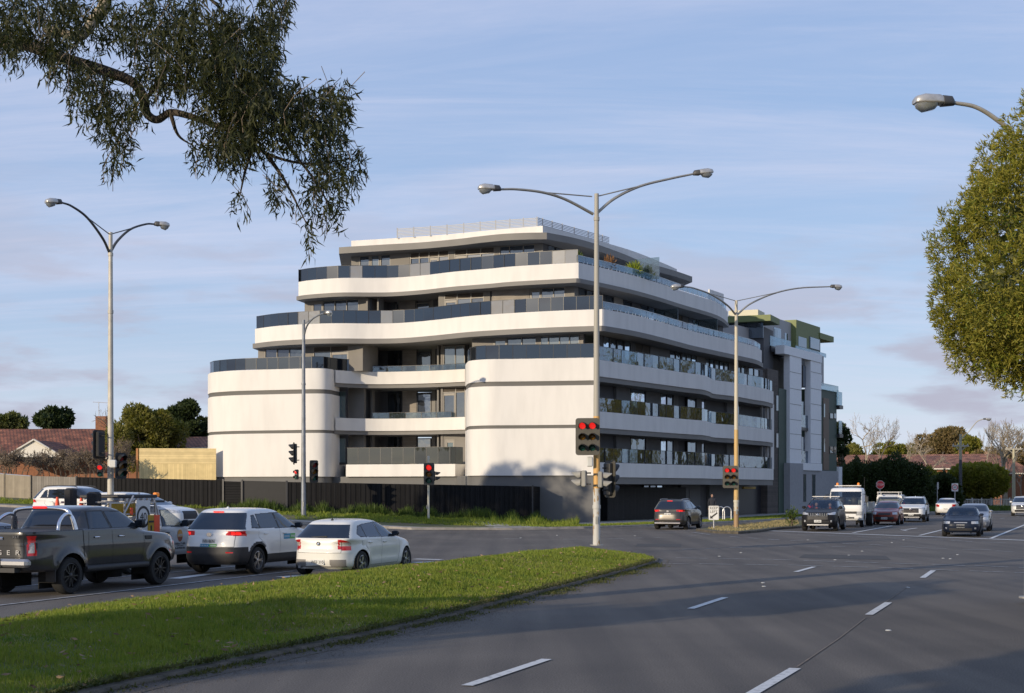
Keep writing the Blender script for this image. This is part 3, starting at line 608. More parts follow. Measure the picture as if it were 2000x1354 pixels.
storey(prr, f4, c4, [('p', 1172, 1178, gy), ('w', 1178, 1233, (1192, 1206, 1220), dict(frame=M_dframe, glass=M_wind)), ('w', 1240, 1270, (1255,), dict(frame=M_dframe, glass=M_wind, transom=c4 - 0.6)), ('p', 1233, 1240, gy), ('p', 1270, 1308, M_gw),
    ('w', 1308, 1331, (1320,), dict(frame=M_dframe, glass=M_wind)), ('w', 1332, 1361, (1341, 1351), dict(frame=M_dframe, glass=M_win2)), ('p', 1361, 1378, M_gw), ('w', 1378, 1396, (1387,), dict(frame=M_dframe, glass=M_win2)), ('w', 1397, 1424, (1406, 1415), dict(frame=M_dframe, glass=M_win2)),
    ('p', 1424, 1440, M_gw), ('w', 1440, 1456, (1448,), dict(frame=M_dframe, glass=M_win2)), ('p', 1456, 1462, gy), ('w', 1462, 1484, (1473,), dict(frame=M_dframe, glass=M_wind)), ('p', 1484, 1490, gy)])
core(prr, 1173, 1489, f4, c4, dep=0.34)
# white blade wall at the far end
e = R3[-1]; mb = MB(); mb.box((e[0] - 0.35, e[1] - 0.1, (3.9 + z3 - 1.05) / 2), (0.22, 1.6, z3 - 1.05 - 3.9), math.atan2(RD.y, RD.x) - math.pi / 2); part(mb, 'blade_wall', M_white)
# ground floor of the right-hand elevation
pg = Pl(1103, 90.4, RD, RN)
pgc = Pl(1118, 90.9, RD, RN)
g0, g1 = 0.12, z1 - 1.362
pgl = Pl(1040, 91.3, LD, LN)
panel(pgc, 1118, 1134, g0, g1, M_dframe, -0.45, 0.1, 'door'); panel(pgc, 1134.5, 1162, g0, g1, M_pod, 0, 1.2)
M_fslat = wave_mat('black_slat_fence', (0.022, 0.022, 0.024), (0.008, 0.008, 0.008), 0.12, 'X', 0.5)
panel(pgc, 1176, 1330, g0, 2.35, M_fslat, 0.4, 0.08, 'slat_screen'); panel(pgc, 1162, 1176, g0, g1, M_dkwall, -0.6)
panel(pgc, 1162, 1330, g0, g1, M_dkwall, -1.2, 0.2)
window(pgc, 1257, 1297, 1.75, g1 - 0.02, (1270, 1283), glass=M_wing, frame=M_dframe) 
panel(pgc, 1330, 1368, g0, g1, M_pod, 0, 0.3); 
for a, b in ((1333, 1345), (1346, 1357)): panel(pgc, a, b, g0, g1 - 0.35, M_pod, 0.03, 0.0, 'door')
panel(pgc, 1368.5, 1386, g0, g1, M_dkwall, -0.8); panel(pgc, 1386, 1436, g0, g1, M_pod, 0, 0.3); panel(pgc, 1436.5, 1497, g0, g1, M_dframe, -1.4, 0.2, 'dark_garage_opening'); panel(pgc, 1497, 1502, g0, g1, M_pod, 0, 0.3)  # near-black sheet stands in for the shade inside the garage opening
panel(pgc, 1455, 1478, g1 - 0.30, g1 - 0.12, mat('yellow_bar', (0.5, 0.3, 0.03), 0.5), -0.9, 0.1, 'clearance_bar')
mb = MB(); pgc.box(mb, 1120, 1500, g1 - 0.02, g1 - 0.0, 2.4, 1.4) ; 
# --- roof
RF = bp([(662, 483.3), (686, 481.6), (755, 477.5), (824, 473.4), (893, 467), (939, 461.4), (985, 456.8), (1030, 454.8), (1064, 454.3)], 19.2)
RR = bp([(1068, 454.3), (1120, 464.5), (1166, 477.4), (1217.5, 495.9), (1250, 509.5), (1290.6, 521), (1323, 530.5), (1352, 540.5)], 19.2)
rb = [(13, 121), (-2, 122), (-13, 110)]
slab('roof_eave', RF + RR + rb, 18.752, 19.2, M_fascia)
par = bp([(686, 470.5), (775, 465), (870, 458), (965, 449), (1060, 441.2)], 19.72) + bp([(1061, 441.4), (1120, 457.5), (1227, 487.5), (1290, 512), (1322, 526)], 19.72)
slab('roof_parapet', par + [(11, 119), (-2, 120), (-12, 109)], 19.202, 19.72, M_white)
mbr = MB(); top = offset(bp([(773, 463), (870, 456.5), (965, 448), (1046, 441.8)], 19.72), -0.25) + offset(bp([(1061, 441.4), (1120, 457.5), (1200, 479)], 19.72), -0.45)
for k in range(6):
    z = 19.80 + k * 0.10
    for i in range(len(top) - 1):
        a, b = top[i], top[i + 1]; d = Vector((b[0] - a[0], b[1] - a[1], 0)); mbr.box(((a[0] + b[0]) / 2, (a[1] + b[1]) / 2, z), (d.length + 0.02, 0.03, 0.05), math.atan2(d.y, d.x))
for i in range(0, len(top), 2): mbr.box((top[i][0], top[i][1], 20.03), (0.07, 0.07, 0.72))
part(mbr, 'plant_screen', mat('screen_grey', (0.42, 0.42, 0.42), 0.6))
# --- balustrades
def resamp(line, step):
    p = np.array(line); s = np.r_[0, np.cumsum(np.hypot(*np.diff(p, axis=0).T))]; n = max(2, int(round(s[-1] / step)) + 1); u = np.linspace(0, s[-1], n)
    return np.c_[np.interp(u, s, p[:, 0]), np.interp(u, s, p[:, 1])]
def balustrade(line, z, h, m, step=0.85, inset=0.15, rail=M_dframe, gap=0.03, alt=None, pick=(), spig=False, jit=0.03):
    p = resamp(offset(line, -inset), step); g = MB(); g2 = MB(); r = MB(); zb = z + (0.10 if spig else 0.03)
    for i in range(len(p) - 1):
        a, b = Vector((p[i][0], p[i][1], 0)), Vector((p[i + 1][0], p[i + 1][1], 0)); d = (b - a).normalized(); n = Vector((d.y, -d.x, 0)) ; j = random.uniform(-jit, jit) * 0.5
        tgt = g2 if (alt and i in pick) else g
        a1, b1 = a + d * gap / 2 + n * j, b - d * gap / 2 - n * j
        pts = [tuple(q + n * o_ + Vector((0, 0, zz))) for zz in (zb, z + h) for q, o_ in ((a1, 0.008), (b1, 0.008), (b1, -0.008), (a1, -0.008))]
        tgt.add(pts, [(0, 1, 2, 3), (4, 5, 6, 7), (0, 1, 5, 4), (1, 2, 6, 5), (2, 3, 7, 6), (3, 0, 4, 7)])
        if not spig: r.box((b.x, b.y, z + h / 2), (0.035, 0.03, h), math.atan2(d.y, d.x))
        else:
            for q in (a.lerp(b, 0.2), a.lerp(b, 0.8)): r.box((q.x, q.y, z + 0.09), (0.05, 0.05, 0.18))
        c = (a + b) / 2; r.box((c.x, c.y, z + h + 0.012), ((b - a).length + 0.02, 0.045, 0.025), math.atan2(d.y, d.x))
    o = part(g, 'balustrade', m)
    sub(r, 'rail', rail, o)
    if g2.v: sub(g2, 'pale_panel', alt, o)
balustrade(L5, z5, 0.86, M_bal, 0.85, alt=M_bal2, pick=(5, 10, 11, 23, 24), jit=0.06)
balustrade(L5[:1] + [(L5[0][0] + 1.5, L5[0][1] + 4)], z5, 0.86, M_bal, 0.85, inset=0.0)
balustrade(L4, z4, 0.88, M_bal, 0.85, alt=M_bal2, pick=(5, 6, 12, 23, 24), jit=0.06)
balustrade(R5, z5, 0.50, M_balc, 1.0, spig=True, rail=M_metal); balustrade(R4, z4, 0.50, M_balc, 1.0, spig=True, rail=M_metal)
balustrade(LB[:-2] + REC[6:14], z3, 0.80, M_bal, 0.85)
balustrade(RB, z3, 0.88, M_bal, 0.85)
balustrade(REC[14:], z3, 0.42, M_balc, 1.1, inset=0.4)
balustrade(REC[14:33], z2, 0.42, M_balc, 1.1, inset=0.4)
balustrade(TW, z1 - 0.02, 1.12, M_balg, 0.85)
for zz, hh in ((z3, 0.88), (z2, 0.88), (z1, 0.92)): balustrade(R3, zz, hh, M_balr, 1.05, jit=0.10, alt=M_balc, pick=(3, 4, 17, 22))
for px, d, z in ((1263, 99.6, z5), (1300, 102.5, z4), (1378, 108.5, z4)):
    mb = MB(); q = P(px, 500, d); mb.box((q.x, q.y, z + 0.75), (1.9, 0.04, 1.5), math.atan2(-RN.y, -RN.x)); part(mb, 'privacy_screen', M_balc)
mb = MB(); q = P(1415, 580, 114.5); mb.box((q.x - 0.6, q.y + 0.5, z5 + 0.65), (0.12, 3.2, 1.3), -0.5); part(mb, 'terrace_upstand', M_white)
# bike hoops on the footpath
hp = None
for px in (1407, 1420):
    mbh = MB(); q = G(px, 1016, 0.13); mbh.tube([(math.cos(a) * 0.28, 0, 0.6 + math.sin(a) * 0.28) if k else (0, 0, 0) for k, a in ()] or [(-0.28, 0, 0)] + [(-math.cos(t) * 0.28, 0, 0.62 + math.sin(t) * 0.28) for t in np.linspace(0, math.pi, 9)] + [(0.28, 0, 0)], 0.035, 8)
    o = mbh.build('bike_hoop', M_metal); o.location = (q.x, q.y, 0.12)
    tag(o, 'steel bike hoop by the dark ground floor wall, ' + ('the one nearer the sign' if px < 1410 else 'the one nearer the signal pole'), 'bike rack', 'bike hoops')
# ---------------------------------------------------------------- neighbouring block (grey, green and slatted)
NB = empty('apartment_building', (23.0, 124, 0.1), 0, 'grey and dark green apartment building with pale double-height portal, behind the white curved one', 'building')
def npart(mb, name, m, ang=None): o = mb.build(name, m, None, ang); return adopt(o, NB)
npl = Pl(1497, 121.5, RD, RN)
def nbox(p0, p1, y0, y1, m, f=0.0, b=0.4, name='wall_panel', pl=npl, yref=None):
    """photo rows y0 (top) and y1 (bottom) measured at the middle of the panel"""
    q = pl.at((p0 + p1) / 2); d = (q + pl.N * f).y; za = H - (y1 - YH) / F * d; zb = H - (y0 - YH) / F * d
    mb = MB(); pl.box(mb, p0, p1, max(za, 0.0), zb, f, b); return npart(mb, name, m)
M_nslat = wave_mat('brown_slat_cladding', (0.11, 0.095, 0.085), (0.05, 0.045, 0.04), 0.16, 'Z', 0.6)
M_ngr = mat('dark_green_cladding', (0.055, 0.085, 0.065), 0.6, var=0.1); M_nol = mat('olive_cladding', (0.17, 0.20, 0.07), 0.6, var=0.1)
M_ngy = mat('neighbour_grey', (0.40, 0.39, 0.38), 0.7, var=0.08, scale=0.5); M_npan = mat('pale_panels', (0.78, 0.79, 0.80), 0.5, var=0.05)
M_nbase = mat('neighbour_base', (0.33, 0.33, 0.34), 0.75, var=0.1)
nbox(1499, 1520, 722, 1010, M_nslat, 0, 3.0); nbox(1480, 1521, 728, 745, M_nslat, -0.2, 3)
nbox(1520, 1537, 760, 1012, M_ngr, 0.05, 3.0); nbox(1530, 1556, 905, 1013, M_nbase, 0.6, 2.5)
for a, b in ((1535, 1558), (1576, 1597)): nbox(a, b, 690, 905, M_npan, 0.35, 0.2, 'portal_column')
nbox(1523, 1597, 684, 700, M_npan, 0.42, 0.4, 'portal_head'); nbox(1554, 1597, 905, 919, M_npan, 0.42, 0.8, 'portal_sill')
for y in (728, 760, 790, 820, 848, 877):
    for a, b in ((1535, 1558), (1576, 1597)): nbox(a + 0.3, b - 0.3, y, y + 0.8, M_fascia, 0.365, 0.0, 'panel_joint')
nbox(1558, 1576, 700, 905, M_ngy, -0.5, 2, 'recess_wall'); nbox(1559, 1567, 712, 756, M_nslat, -0.45, 0)
def nwin(p0, p1, y0, y1, m=None, f=0.03): 
    fr = nbox(p0, p1, y0, y1, M_dframe, f, 0.1, 'window'); q = npl.at((p0 + p1) / 2); mb = MB(); w = (p1 - p0) * 0.12
    d = (q + npl.N * f).y; npl.box(mb, p0 + w, p1 - w, H - (y1 - 1 - YH) / F * d, H - (y0 + 1 - YH) / F * d, f + 0.012, 0.0); sub(mb, 'pane', m or M_win, fr)
for a, b, c, d in ((1568, 1575, 714, 757), (1564, 1571, 784, 812), (1565, 1572, 853, 885), (1515, 1520, 772, 803), (1515, 1520, 846, 875), (1562, 1568, 926, 980), (1580, 1586, 927, 975)): nwin(a, b, c, d, M_win2 if a in (1562, 1580) else None, 0.03 if a > 1576 or a < 1558 else -0.42)
nbox(1556, 1600, 919, 1012, M_nbase, 0.3, 2.5); nwin(1562, 1568, 926, 980, M_win2, 0.33); nwin(1580, 1586, 927, 975, M_win2, 0.33)
for y0, y1 in ((811, 835), (881, 905)): nbox(1559, 1576, y0, y1, M_balr, 0.1, -0.07, 'balustrade'); nbox(1559, 1576, y1, y1 + 6, M_dframe, 0.12, 0.6, 'balcony_slab')
nbox(1597, 1634, 763, 920, M_ngr, 0, 3.0); nbox(1607, 1618, 778, 918, mat('russet_slats', (0.16, 0.11, 0.075), 0.6), 0.06, 0); nbox(1597, 1635, 920, 1002, M_nbase, 0.1, 3.0)
nbox(1597, 1634, 751, 763, M_balc, -0.2, -0.18, 'balustrade'); nbox(1635, 1641, 912, 1000, M_npan, 0.2, 0.3, 'gate_pillar')
for a, b, c, d in ((1619, 1626, 807, 818), (1627, 1632, 807, 818), (1619, 1626, 872, 886), (1627, 1632, 872, 886), (1607, 1610, 788, 816), (1607, 1610, 856, 884)): nwin(a, b, c, d, None, 0.08)
nbox(1597, 1615, 694, 752, M_ngy, -0.3, 3); nwin(1601, 1606, 731, 752, None, -0.27)
nbox(1634, 1637, 762, 795, M_balc, 0.05, 0.0, 'balustrade')
for y in (792, 848): nbox(1634, 1641, y, y + 7, M_dframe, 0.3, 0.9, 'balcony_slab'); nbox(1634, 1640, y - 26, y, M_balc, 0.25, -0.21, 'balustrade')
# set-back penthouse, seen over the end of the white building
pen = Pl(1545, 128, RD, RN).back(1.6)
nbox(1440, 1547, 650, 740, M_ngy, 0, 5, pl=pen); pf = Pl(1488, 122.6, LD, LN)
nbox(1490, 1545, 622, 700, M_ngy, 0.0, 5, pl=pen); nbox(1400, 1490, 640, 735, M_dkwall, -0.3, 4, 'inner_wall', pl=pf)
nbox(1400, 1490, 628, 662, M_win, -0.2, 0.1, 'window_band', pl=pf); nbox(1395, 1508, 617, 629, M_nol, 0.6, 3, 'canopy', pl=pf); nbox(1420, 1478, 606, 617, mat('cream_box', (0.6, 0.56, 0.42), 0.7), -0.5, 3, 'roof_box', pl=pf)
nbox(1483, 1524, 661, 680, M_balc, 1.0, -0.97, 'balustrade', pl=pen); nbox(1483, 1526, 681, 692, M_dframe, 1.1, 1.1, 'balcony_slab', pl=pen)
nbox(1483, 1532, 700, 735, M_ngy, 0.2, 3, pl=pen); 
nwin(1508, 1524, 640, 682, M_win2) if 0 else nbox(1511, 1525, 641, 682, M_wind, 0.03, 0, 'window', pl=pen); nbox(1512.5, 1518, 643, 682, M_win2, 0.05, 0, 'pane', pl=pen); nbox(1532, 1538, 651, 674, M_wind, 0.03, 0, 'window', pl=pen)
nbox(1545, 1592, 632, 694, M_nol, 0.5, 4, pl=pen); nbox(1570, 1592, 660, 685, M_ngr, 0.52, 0, 'window', pl=pen); nbox(1572, 1590, 661, 682, M_win2, 0.55, 0, 'pane', pl=pen); nbox(1549, 1565, 659, 678, M_win, 0.52, 0, 'pane', pl=pen)
nbox(1590, 1617, 654, 665, M_nol, 0.6, 3, 'canopy', pl=pen); nbox(1540, 1600, 683, 691, M_balc, 0.7, -0.66, 'balustrade', pl=pen)
# ---------------------------------------------------------------- fences, hoarding, houses
def fence(name, p0, p1, h, m, label, cat='fence', post=None, th=0.05, rail=False, step=2.4, zb0=None, zb1=None, battens=0, mb_m=None):
    """p0, p1 plan ends; boards drawn as real ribs"""
    a = Vector((p0[0], p0[1], 0)); b = Vector((p1[0], p1[1], 0)); L_ = (b - a).length; D = (b - a).normalized(); ang = math.atan2(D.y, D.x)
    za = zb0 if zb0 is not None else float(blkz(a.x, a.y)); zb = zb1 if zb1 is not None else float(blkz(b.x, b.y))
    e = empty(name, (a.x, a.y, za), ang, label, cat); sl = (zb - za) / L_
    mb = MB(); n = max(2, int(L_ / 1.5)); hz = h
    for i in range(n):
        u0, u1 = L_ * i / n, L_ * (i + 1) / n
        pts = [(u, v, z + sl * u) for z in (-0.3, hz) for u, v in ((u0, -th / 2), (u1, -th / 2), (u1, th / 2), (u0, th / 2))]
        mb.add(pts, [(0, 1, 2, 3), (4, 5, 6, 7), (0, 1, 5, 4), (2, 3, 7, 6)] + ([(3, 0, 4, 7)] if i == 0 else []) + ([(1, 2, 6, 5)] if i == n - 1 else []))
    if battens:
        k = int(L_ / battens)
        for i in range(k):
            u = (i + 0.5) * battens; w = battens * 0.55; j = random.uniform(-0.012, 0.012)
            pts = [(uu, v, z + sl * u) for z in (-0.3, hz - 0.02 + j) for uu, v in ((u - w / 2, -th / 2 - 0.035 + j * 0.5), (u + w / 2, -th / 2 - 0.035 + j * 0.5), (u + w / 2, -th / 2), (u - w / 2, -th / 2))]
            mb.add(pts, [(0, 1, 2, 3), (4, 5, 6, 7), (0, 1, 5, 4), (1, 2, 6, 5), (3, 0, 4, 7)])
    mb.build('panel', m, e)
    if rail:
        r = MB(); r.tube([(0, 0, h + 0.02), (L_, 0, h + 0.02 + sl * L_)], 0.03, 6); r.build('rail', mb_m or m, e)
    if post:
        k = max(1, int(L_ / step))
        for i in range(k + 1):
            u = L_ * i / k; q = MB(); q.box((u, -0.06, (h + 0.03) / 2 + sl * u), (0.09, 0.09, h + 0.1)); q.build('post', post, e)
    return e
M_iron = wave_mat('beige_corrugated', (0.30, 0.26, 0.20), (0.20, 0.17, 0.13), 0.14, 'X', 0.6, bump=0.8)
M_iron2 = wave_mat('grey_corrugated', (0.22, 0.20, 0.175), (0.12, 0.11, 0.095), 0.20, 'X', 0.6, bump=0.8)
M_black = wave_mat('black_boards', (0.015, 0.015, 0.0165), (0.006, 0.006, 0.006), 0.15, 'X', 0.7, var=0.30, bump=1.0)
M_pine = wave_mat('new_pine', (0.74, 0.58, 0.29), (0.50, 0.38, 0.18), 0.15, 'X', 0.7, var=0.12)
M_pineh = wave_mat('new_pine_horizontal', (0.76, 0.60, 0.31), (0.52, 0.40, 0.20), 0.16, 'Z', 0.7, var=0.12)
def fp(px, d): return ((px - 1000) / F * d, d)
def zat(px, py, d): return H - (py - YH) / F * d
F1 = [fp(-40, 95), fp(62, 92.0), fp(150, 90.5), fp(437, 87.5), fp(524, 87.0), fp(620, 87.0), fp(1040, 87.5)]
fence('corrugated_fence', F1[0], F1[1], zat(0, 926, 93) - 1.32, M_iron, 'beige corrugated iron fence at the far left, below the tiled house', rail=True, mb_m=M_metal, zb0=1.45, zb1=1.15, post=M_iron)
e_ = fence('corrugated_fence', F1[1], F1[2], 1.75, M_iron2, 'grey-brown sheet fence right of the black post, below bare bushes', zb0=zat(62, 930, 92) - 1.75, zb1=zat(150, 932, 90.5) - 1.75, post=M_dframe, step=9)
fence('board_fence', F1[2], F1[3], 2.1, M_black, 'black vertical board fence below the yellow timber hoarding', zb0=zat(150, 932, 90.5) - 2.1, zb1=zat(437, 938, 87.5) - 2.1, battens=0.3, post=M_dframe, step=30)
M_blackh = wave_mat('black_rails', (0.014, 0.014, 0.015), (0.01, 0.01, 0.01), 0.16, 'Z', 0.7, bump=1.0)
fence('gate', F1[3], fp(473, 87.3), 2.1, M_blackh, 'black gate of horizontal slats between two lengths of black fence', 'gate', zb0=zat(437, 940, 87.5) - 2.1, zb1=zat(473, 941, 87.3) - 2.1, post=M_dframe, step=1.1)
fence('board_fence', fp(474, 87.3), fp(560, 87.1), 2.15, mat('black_sheet', (0.013, 0.013, 0.0145), 0.6, var=0.2), 'smooth black sheet fence right of the slatted gate', zb0=zat(474, 939, 87.3) - 2.15, zb1=zat(560, 941, 87.1) - 2.15, post=M_dframe, step=6)
fence('board_fence', fp(561, 87.1), F1[6], 2.1, M_black, 'long black vertical board fence in front of the white building', zb0=zat(561, 941.5, 87.1) - 2.1, zb1=zat(1040, 950, 87.5) - 2.1, battens=0.3, post=M_dframe, step=14)
fence('board_fence', F1[6], fp(1058, 90.3), 2.1, M_blackh, 'short return of black fence with horizontal boards by the charcoal corner wall', zb0=0.3, zb1=0.25)
# yellow hoarding
e = empty('timber_hoarding', (fp(268, 98.5)[0], 98.5, 1.2), 0, 'fresh yellow pine hoarding, horizontal boards over vertical ones, beside the white rounded wall', 'hoarding')
a, b = fp(272, 98.5), fp(422, 98.8)
def vpan(a, b, za, zb, m, name, th=0.06, par=e, y=0):
    mb = MB(); L_ = math.hypot(b[0] - a[0], b[1] - a[1]); an = math.atan2(b[1] - a[1], b[0] - a[0])
    mb.box((L_ / 2, 0, (zb - za) / 2), (L_, th, zb - za)); o = mb.build(name, m, None); o.parent = par
    o.location = (a[0] - par.location[0], a[1] + y - par.location[1], za - par.location[2]); o.rotation_euler = (0, 0, an); return o
zt = zat(345, 876, 98.6); zm = zat(345, 906, 98.6)
vpan(a, b, zm + 0.002, zt, M_pineh, 'upper_boards'); vpan(a, b, 1.0, zm, M_pine, 'lower_boards', 0.08)
mb = MB(); q = fp(268, 98.5); mb.box((0, 0, (zt - 1.2) / 2), (0.13, 0.13, zt - 1.2)); mb.build('post', mat('orange_post', (0.45, 0.20, 0.07), 0.7), e)
# tiled roofs
def tiles(name, c1, c2):
    m, N, L, b_ = node_mat(name); b_.inputs['Roughness'].default_value = 0.8
    t = N.new('ShaderNodeTexCoord'); mp = N.new('ShaderNodeMapping'); mp.inputs['Scale'].default_value = (1, 1, 1); L.new(t.outputs['UV'], mp.inputs[0])
    br = N.new('ShaderNodeTexBrick'); br.inputs['Scale'].default_value = 1.0; br.inputs['Brick Width'].default_value = 0.30; br.inputs['Row Height'].default_value = 0.34; br.inputs['Mortar Size'].default_value = 0.03
    br.inputs['Color1'].default_value = c1 + (1,); br.inputs['Color2'].default_value = c2 + (1,); br.inputs['Mortar'].default_value = (0.05, 0.03, 0.025, 1); L.new(mp.outputs[0], br.inputs['Vector'])
    nz = N.new('ShaderNodeTexNoise'); nz.inputs['Scale'].default_value = 1.2; nz.inputs['Detail'].default_value = 6; L.new(t.outputs['Object'], nz.inputs['Vector'])
    mr = N.new('ShaderNodeMapRange'); mr.inputs[1].default_value = 0.3; mr.inputs[2].default_value = 0.7; mr.inputs[3].default_value = 0.45; mr.inputs[4].default_value = 1.4; L.new(nz.outputs['Fac'], mr.inputs[0])
    vs = N.new('ShaderNodeVectorMath'); vs.operation = 'SCALE'; L.new(br.outputs['Color'], vs.inputs[0]); L.new(mr.outputs[0], vs.inputs['Scale']); L.new(vs.outputs[0], b_.inputs['Base Color'])
    bm_ = N.new('ShaderNodeBump'); bm_.inputs['Strength'].default_value = 0.8; bm_.inputs['Distance'].default_value = 0.05; L.new(br.outputs['Fac'], bm_.inputs['Height']); bm_.invert = True; L.new(bm_.outputs[0], b_.inputs['Normal'])
    return m
M_tile = tiles('terracotta_tiles', (0.30, 0.115, 0.06), (0.22, 0.075, 0.04)); M_tile2 = tiles('faded_tiles', (0.38, 0.17, 0.10), (0.28, 0.12, 0.075))
def roof(name, pts, faces, m, parent):
    me = bpy.data.meshes.new(name); me.from_pydata([tuple(p) for p in pts], [], faces); uv = me.uv_layers.new()
    for f in me.polygons:
        n = f.normal; h = Vector((-n.y, n.x, 0)); h = h.normalized() if h.length > 0.01 else Vector((1, 0, 0)); g = n.cross(h)
        for li in f.loop_indices: c = me.vertices[me.loops[li].vertex_index].co; uv.data[li].uv = (c.dot(h), c.dot(g))
    return link(name, me, m, parent)
M_brick = mat('house_brick', (0.30, 0.13, 0.07), 0.85, var=0.3, scale=6, bump=0.3)
M_trim = mat('cream_trim', (0.66, 0.62, 0.54), 0.7, var=0.1)
def house(name, c, L_, W_, hw, hr, rz, label, mr=M_tile, mw=M_brick, hip=3.0, ov=0.5, z0=0.0):
    e = empty(name, (c[0], c[1], z0), rz, label, 'house')
    mb = MB(); mb.box((0, 0, hw / 2), (L_, W_, hw)); mb.build('wall', mw, e)
    x, y = L_ / 2 + ov, W_ / 2 + ov; t = hw + 0.12
    roof('roof', [(-x, -y, hw), (x, -y, hw), (x, y, hw), (-x, y, hw), (-x + hip, 0, hr), (x - hip, 0, hr)], [(0, 1, 5, 4), (1, 2, 5), (2, 3, 4, 5), (3, 0, 4)], mr, e)
    g = MB()
    for cx, cy, sx, sy in ((0, -y, 2 * x, 0.12), (0, y, 2 * x, 0.12), (-x, 0, 0.12, 2 * y), (x, 0, 0.12, 2 * y)): g.box((cx, cy, hw - 0.08), (sx, sy, 0.16))
    g.build('gutter', M_trim, e); return e
hl = house('tiled_house', (-40.0, 122), 24, 11, zat(100, 892, 114), zat(100, 838, 122), R(-4), 'red tiled house with white gable behind bare bushes, left of the hoarding', z0=0.0)
# projecting white gable, chimney with aerial
q = P(68, 880, 112.5); gz = zat(68, 862, 112.5); ge = zat(68, 893, 112.5); gw = 2.35
mb = MB(); mb.prism([(-gw, ge), (gw, ge), (0, gz)], -0.1, 0.1, frame3((q.x, q.y, 0), (1, 0, 0), (0, 0, 1))); adopt(mb.build('gable', mat('gable_white', (0.72, 0.68, 0.6), 0.8)), hl)
o = roof('porch_roof', [(q.x - gw - 0.3, q.y - 0.2, ge - 0.2), (q.x, q.y - 0.2, gz + 0.1), (q.x + gw + 0.3, q.y - 0.2, ge - 0.2), (q.x + gw + 0.3, q.y + 6, ge - 0.2), (q.x, q.y + 6, gz + 0.1), (q.x - gw - 0.3, q.y + 6, ge - 0.2)], [(0, 1, 4, 5), (1, 2, 3, 4)], M_tile, None); adopt(o, hl)
for s_ in (-1, 1):
    mb = MB(); mb.tube([(q.x + s_ * (gw + 0.35), q.y - 0.22, ge - 0.25), (q.x, q.y - 0.22, gz + 0.12)], 0.08, 6); adopt(mb.build('bargeboard', M_trim), hl)
mb = MB(); q2 = P(200, 830, 119); mb.box((q2.x, q2.y, q2.z - 1), (0.9, 0.9, 3.4)); adopt(mb.build('chimney', M_brick), hl)
mb = MB(); mb.tube([(q2.x - 0.3, q2.y, q2.z), (q2.x - 0.3, q2.y, q2.z + 1.9)], 0.03, 6); mb.tube([(q2.x - 0.8, q2.y, q2.z + 1.9), (q2.x + 0.9, q2.y, q2.z + 1.8)], 0.025, 6); adopt(mb.build('aerial', M_metal), hl)
h2 = house('tiled_house', fp(405, 118), 7, 8, zat(400, 876, 116), zat(400, 853, 118), R(-4), 'small corner of a brown tiled roof between the hoarding and the white rounded wall', M_tile2, hip=2.2)
for (px, d, L_, W_, ye, yr, lab) in ((1760, 215, 34, 14, 925, 888, 'wide terracotta roofed house behind the dark clipped hedges'), (1850, 205, 15, 12, 915, 890, 'brick house with steep tiled hip roof between the two olive hedges'), (1905, 212, 16, 12, 925, 893, 'tiled house with two chimneys behind the large rounded olive hedge'), (1990, 220, 18, 10, 938, 925, 'low brick house at the far right edge behind the bare trees')):
    hh = house('tiled_house', fp(px, d), L_, W_, zat(px, ye, d - 5), zat(px, yr, d), R(-20), lab, M_tile2, hip=4)
    if px in (1850, 1905):
        for k in ((-1.2, 1.6) if px == 1905 else (1.8,)):
            mb = MB(); mb.box((k, 0.4, zat(px, yr, d) + 0.1), (0.5, 0.5, 1.4)); adopt(mb.build('chimney', M_brick), hh) if 0 else mb.build('chimney', M_brick, hh)
e = fence('board_fence', fp(1905, 168), fp(1940, 168), 2.3, wave_mat('weathered_paling', (0.10, 0.09, 0.085), (0.05, 0.045, 0.04), 0.2, 'X'), 'weathered grey paling fence under the rounded olive hedge')
fence('board_fence', fp(1790, 160), fp(1905, 166), 1.7, wave_mat('brown_paling', (0.10, 0.055, 0.04), (0.04, 0.02, 0.02), 0.2, 'X'), 'dark brown paling fence in the shade of the olive hedges')
# white picket-like mesh fence
e = empty('mesh_fence', (*fp(1895, 152), 0.1), 0, 'low white wire mesh fence along the far verge, right of the olive hedge', 'fence')
a, b = Vector(fp(1880, 150)), Vector(fp(2060, 156)); 
mb = MB(); n = 60
for i in range(n + 1):
    p = a.lerp(b, i / n) - Vector(fp(1895, 152)); mb.box((p.x, p.y, 0.55), (0.05, 0.04, 1.1))
    if i % 6 == 0: mb.box((p.x, p.y, 0.6), (0.12, 0.1, 1.25))
for z in (0.2, 1.05):
    p, q = a - Vector(fp(1895, 152)), b - Vector(fp(1895, 152)); mb.tube([(p.x, p.y, z), (q.x, q.y, z)], 0.04, 5)
mb.build('mesh', mat('fence_white', (0.6, 0.6, 0.58), 0.6), e)
# rockery edging next to the door
M_rock = mat('rock', (0.22, 0.19, 0.15), 0.9, var=0.4, scale=3, bump=0.8, bscale=6)
for i, (px, py, w) in enumerate(((1068, 1006, 1.6), (1090, 1008, 1.5), (1112, 1011, 1.7))):
    q = G(px, py + 2, 0.14); mb = MB(); mb.box((0, 0, 0.2), (w, 0.5, 0.45), bev=0.12); o = mb.build('edging_stone', M_rock); o.location = (q.x, q.y - 0.8, q.z); o.rotation_euler = (0, 0, -0.12)
    tag(o, ('rough stone block in the edging row, nearest the black fence end', 'rough stone block in the middle of the edging row by the corner wall', 'rough stone block in the edging row, nearest the dark door')[i], 'rock', 'rock edging')
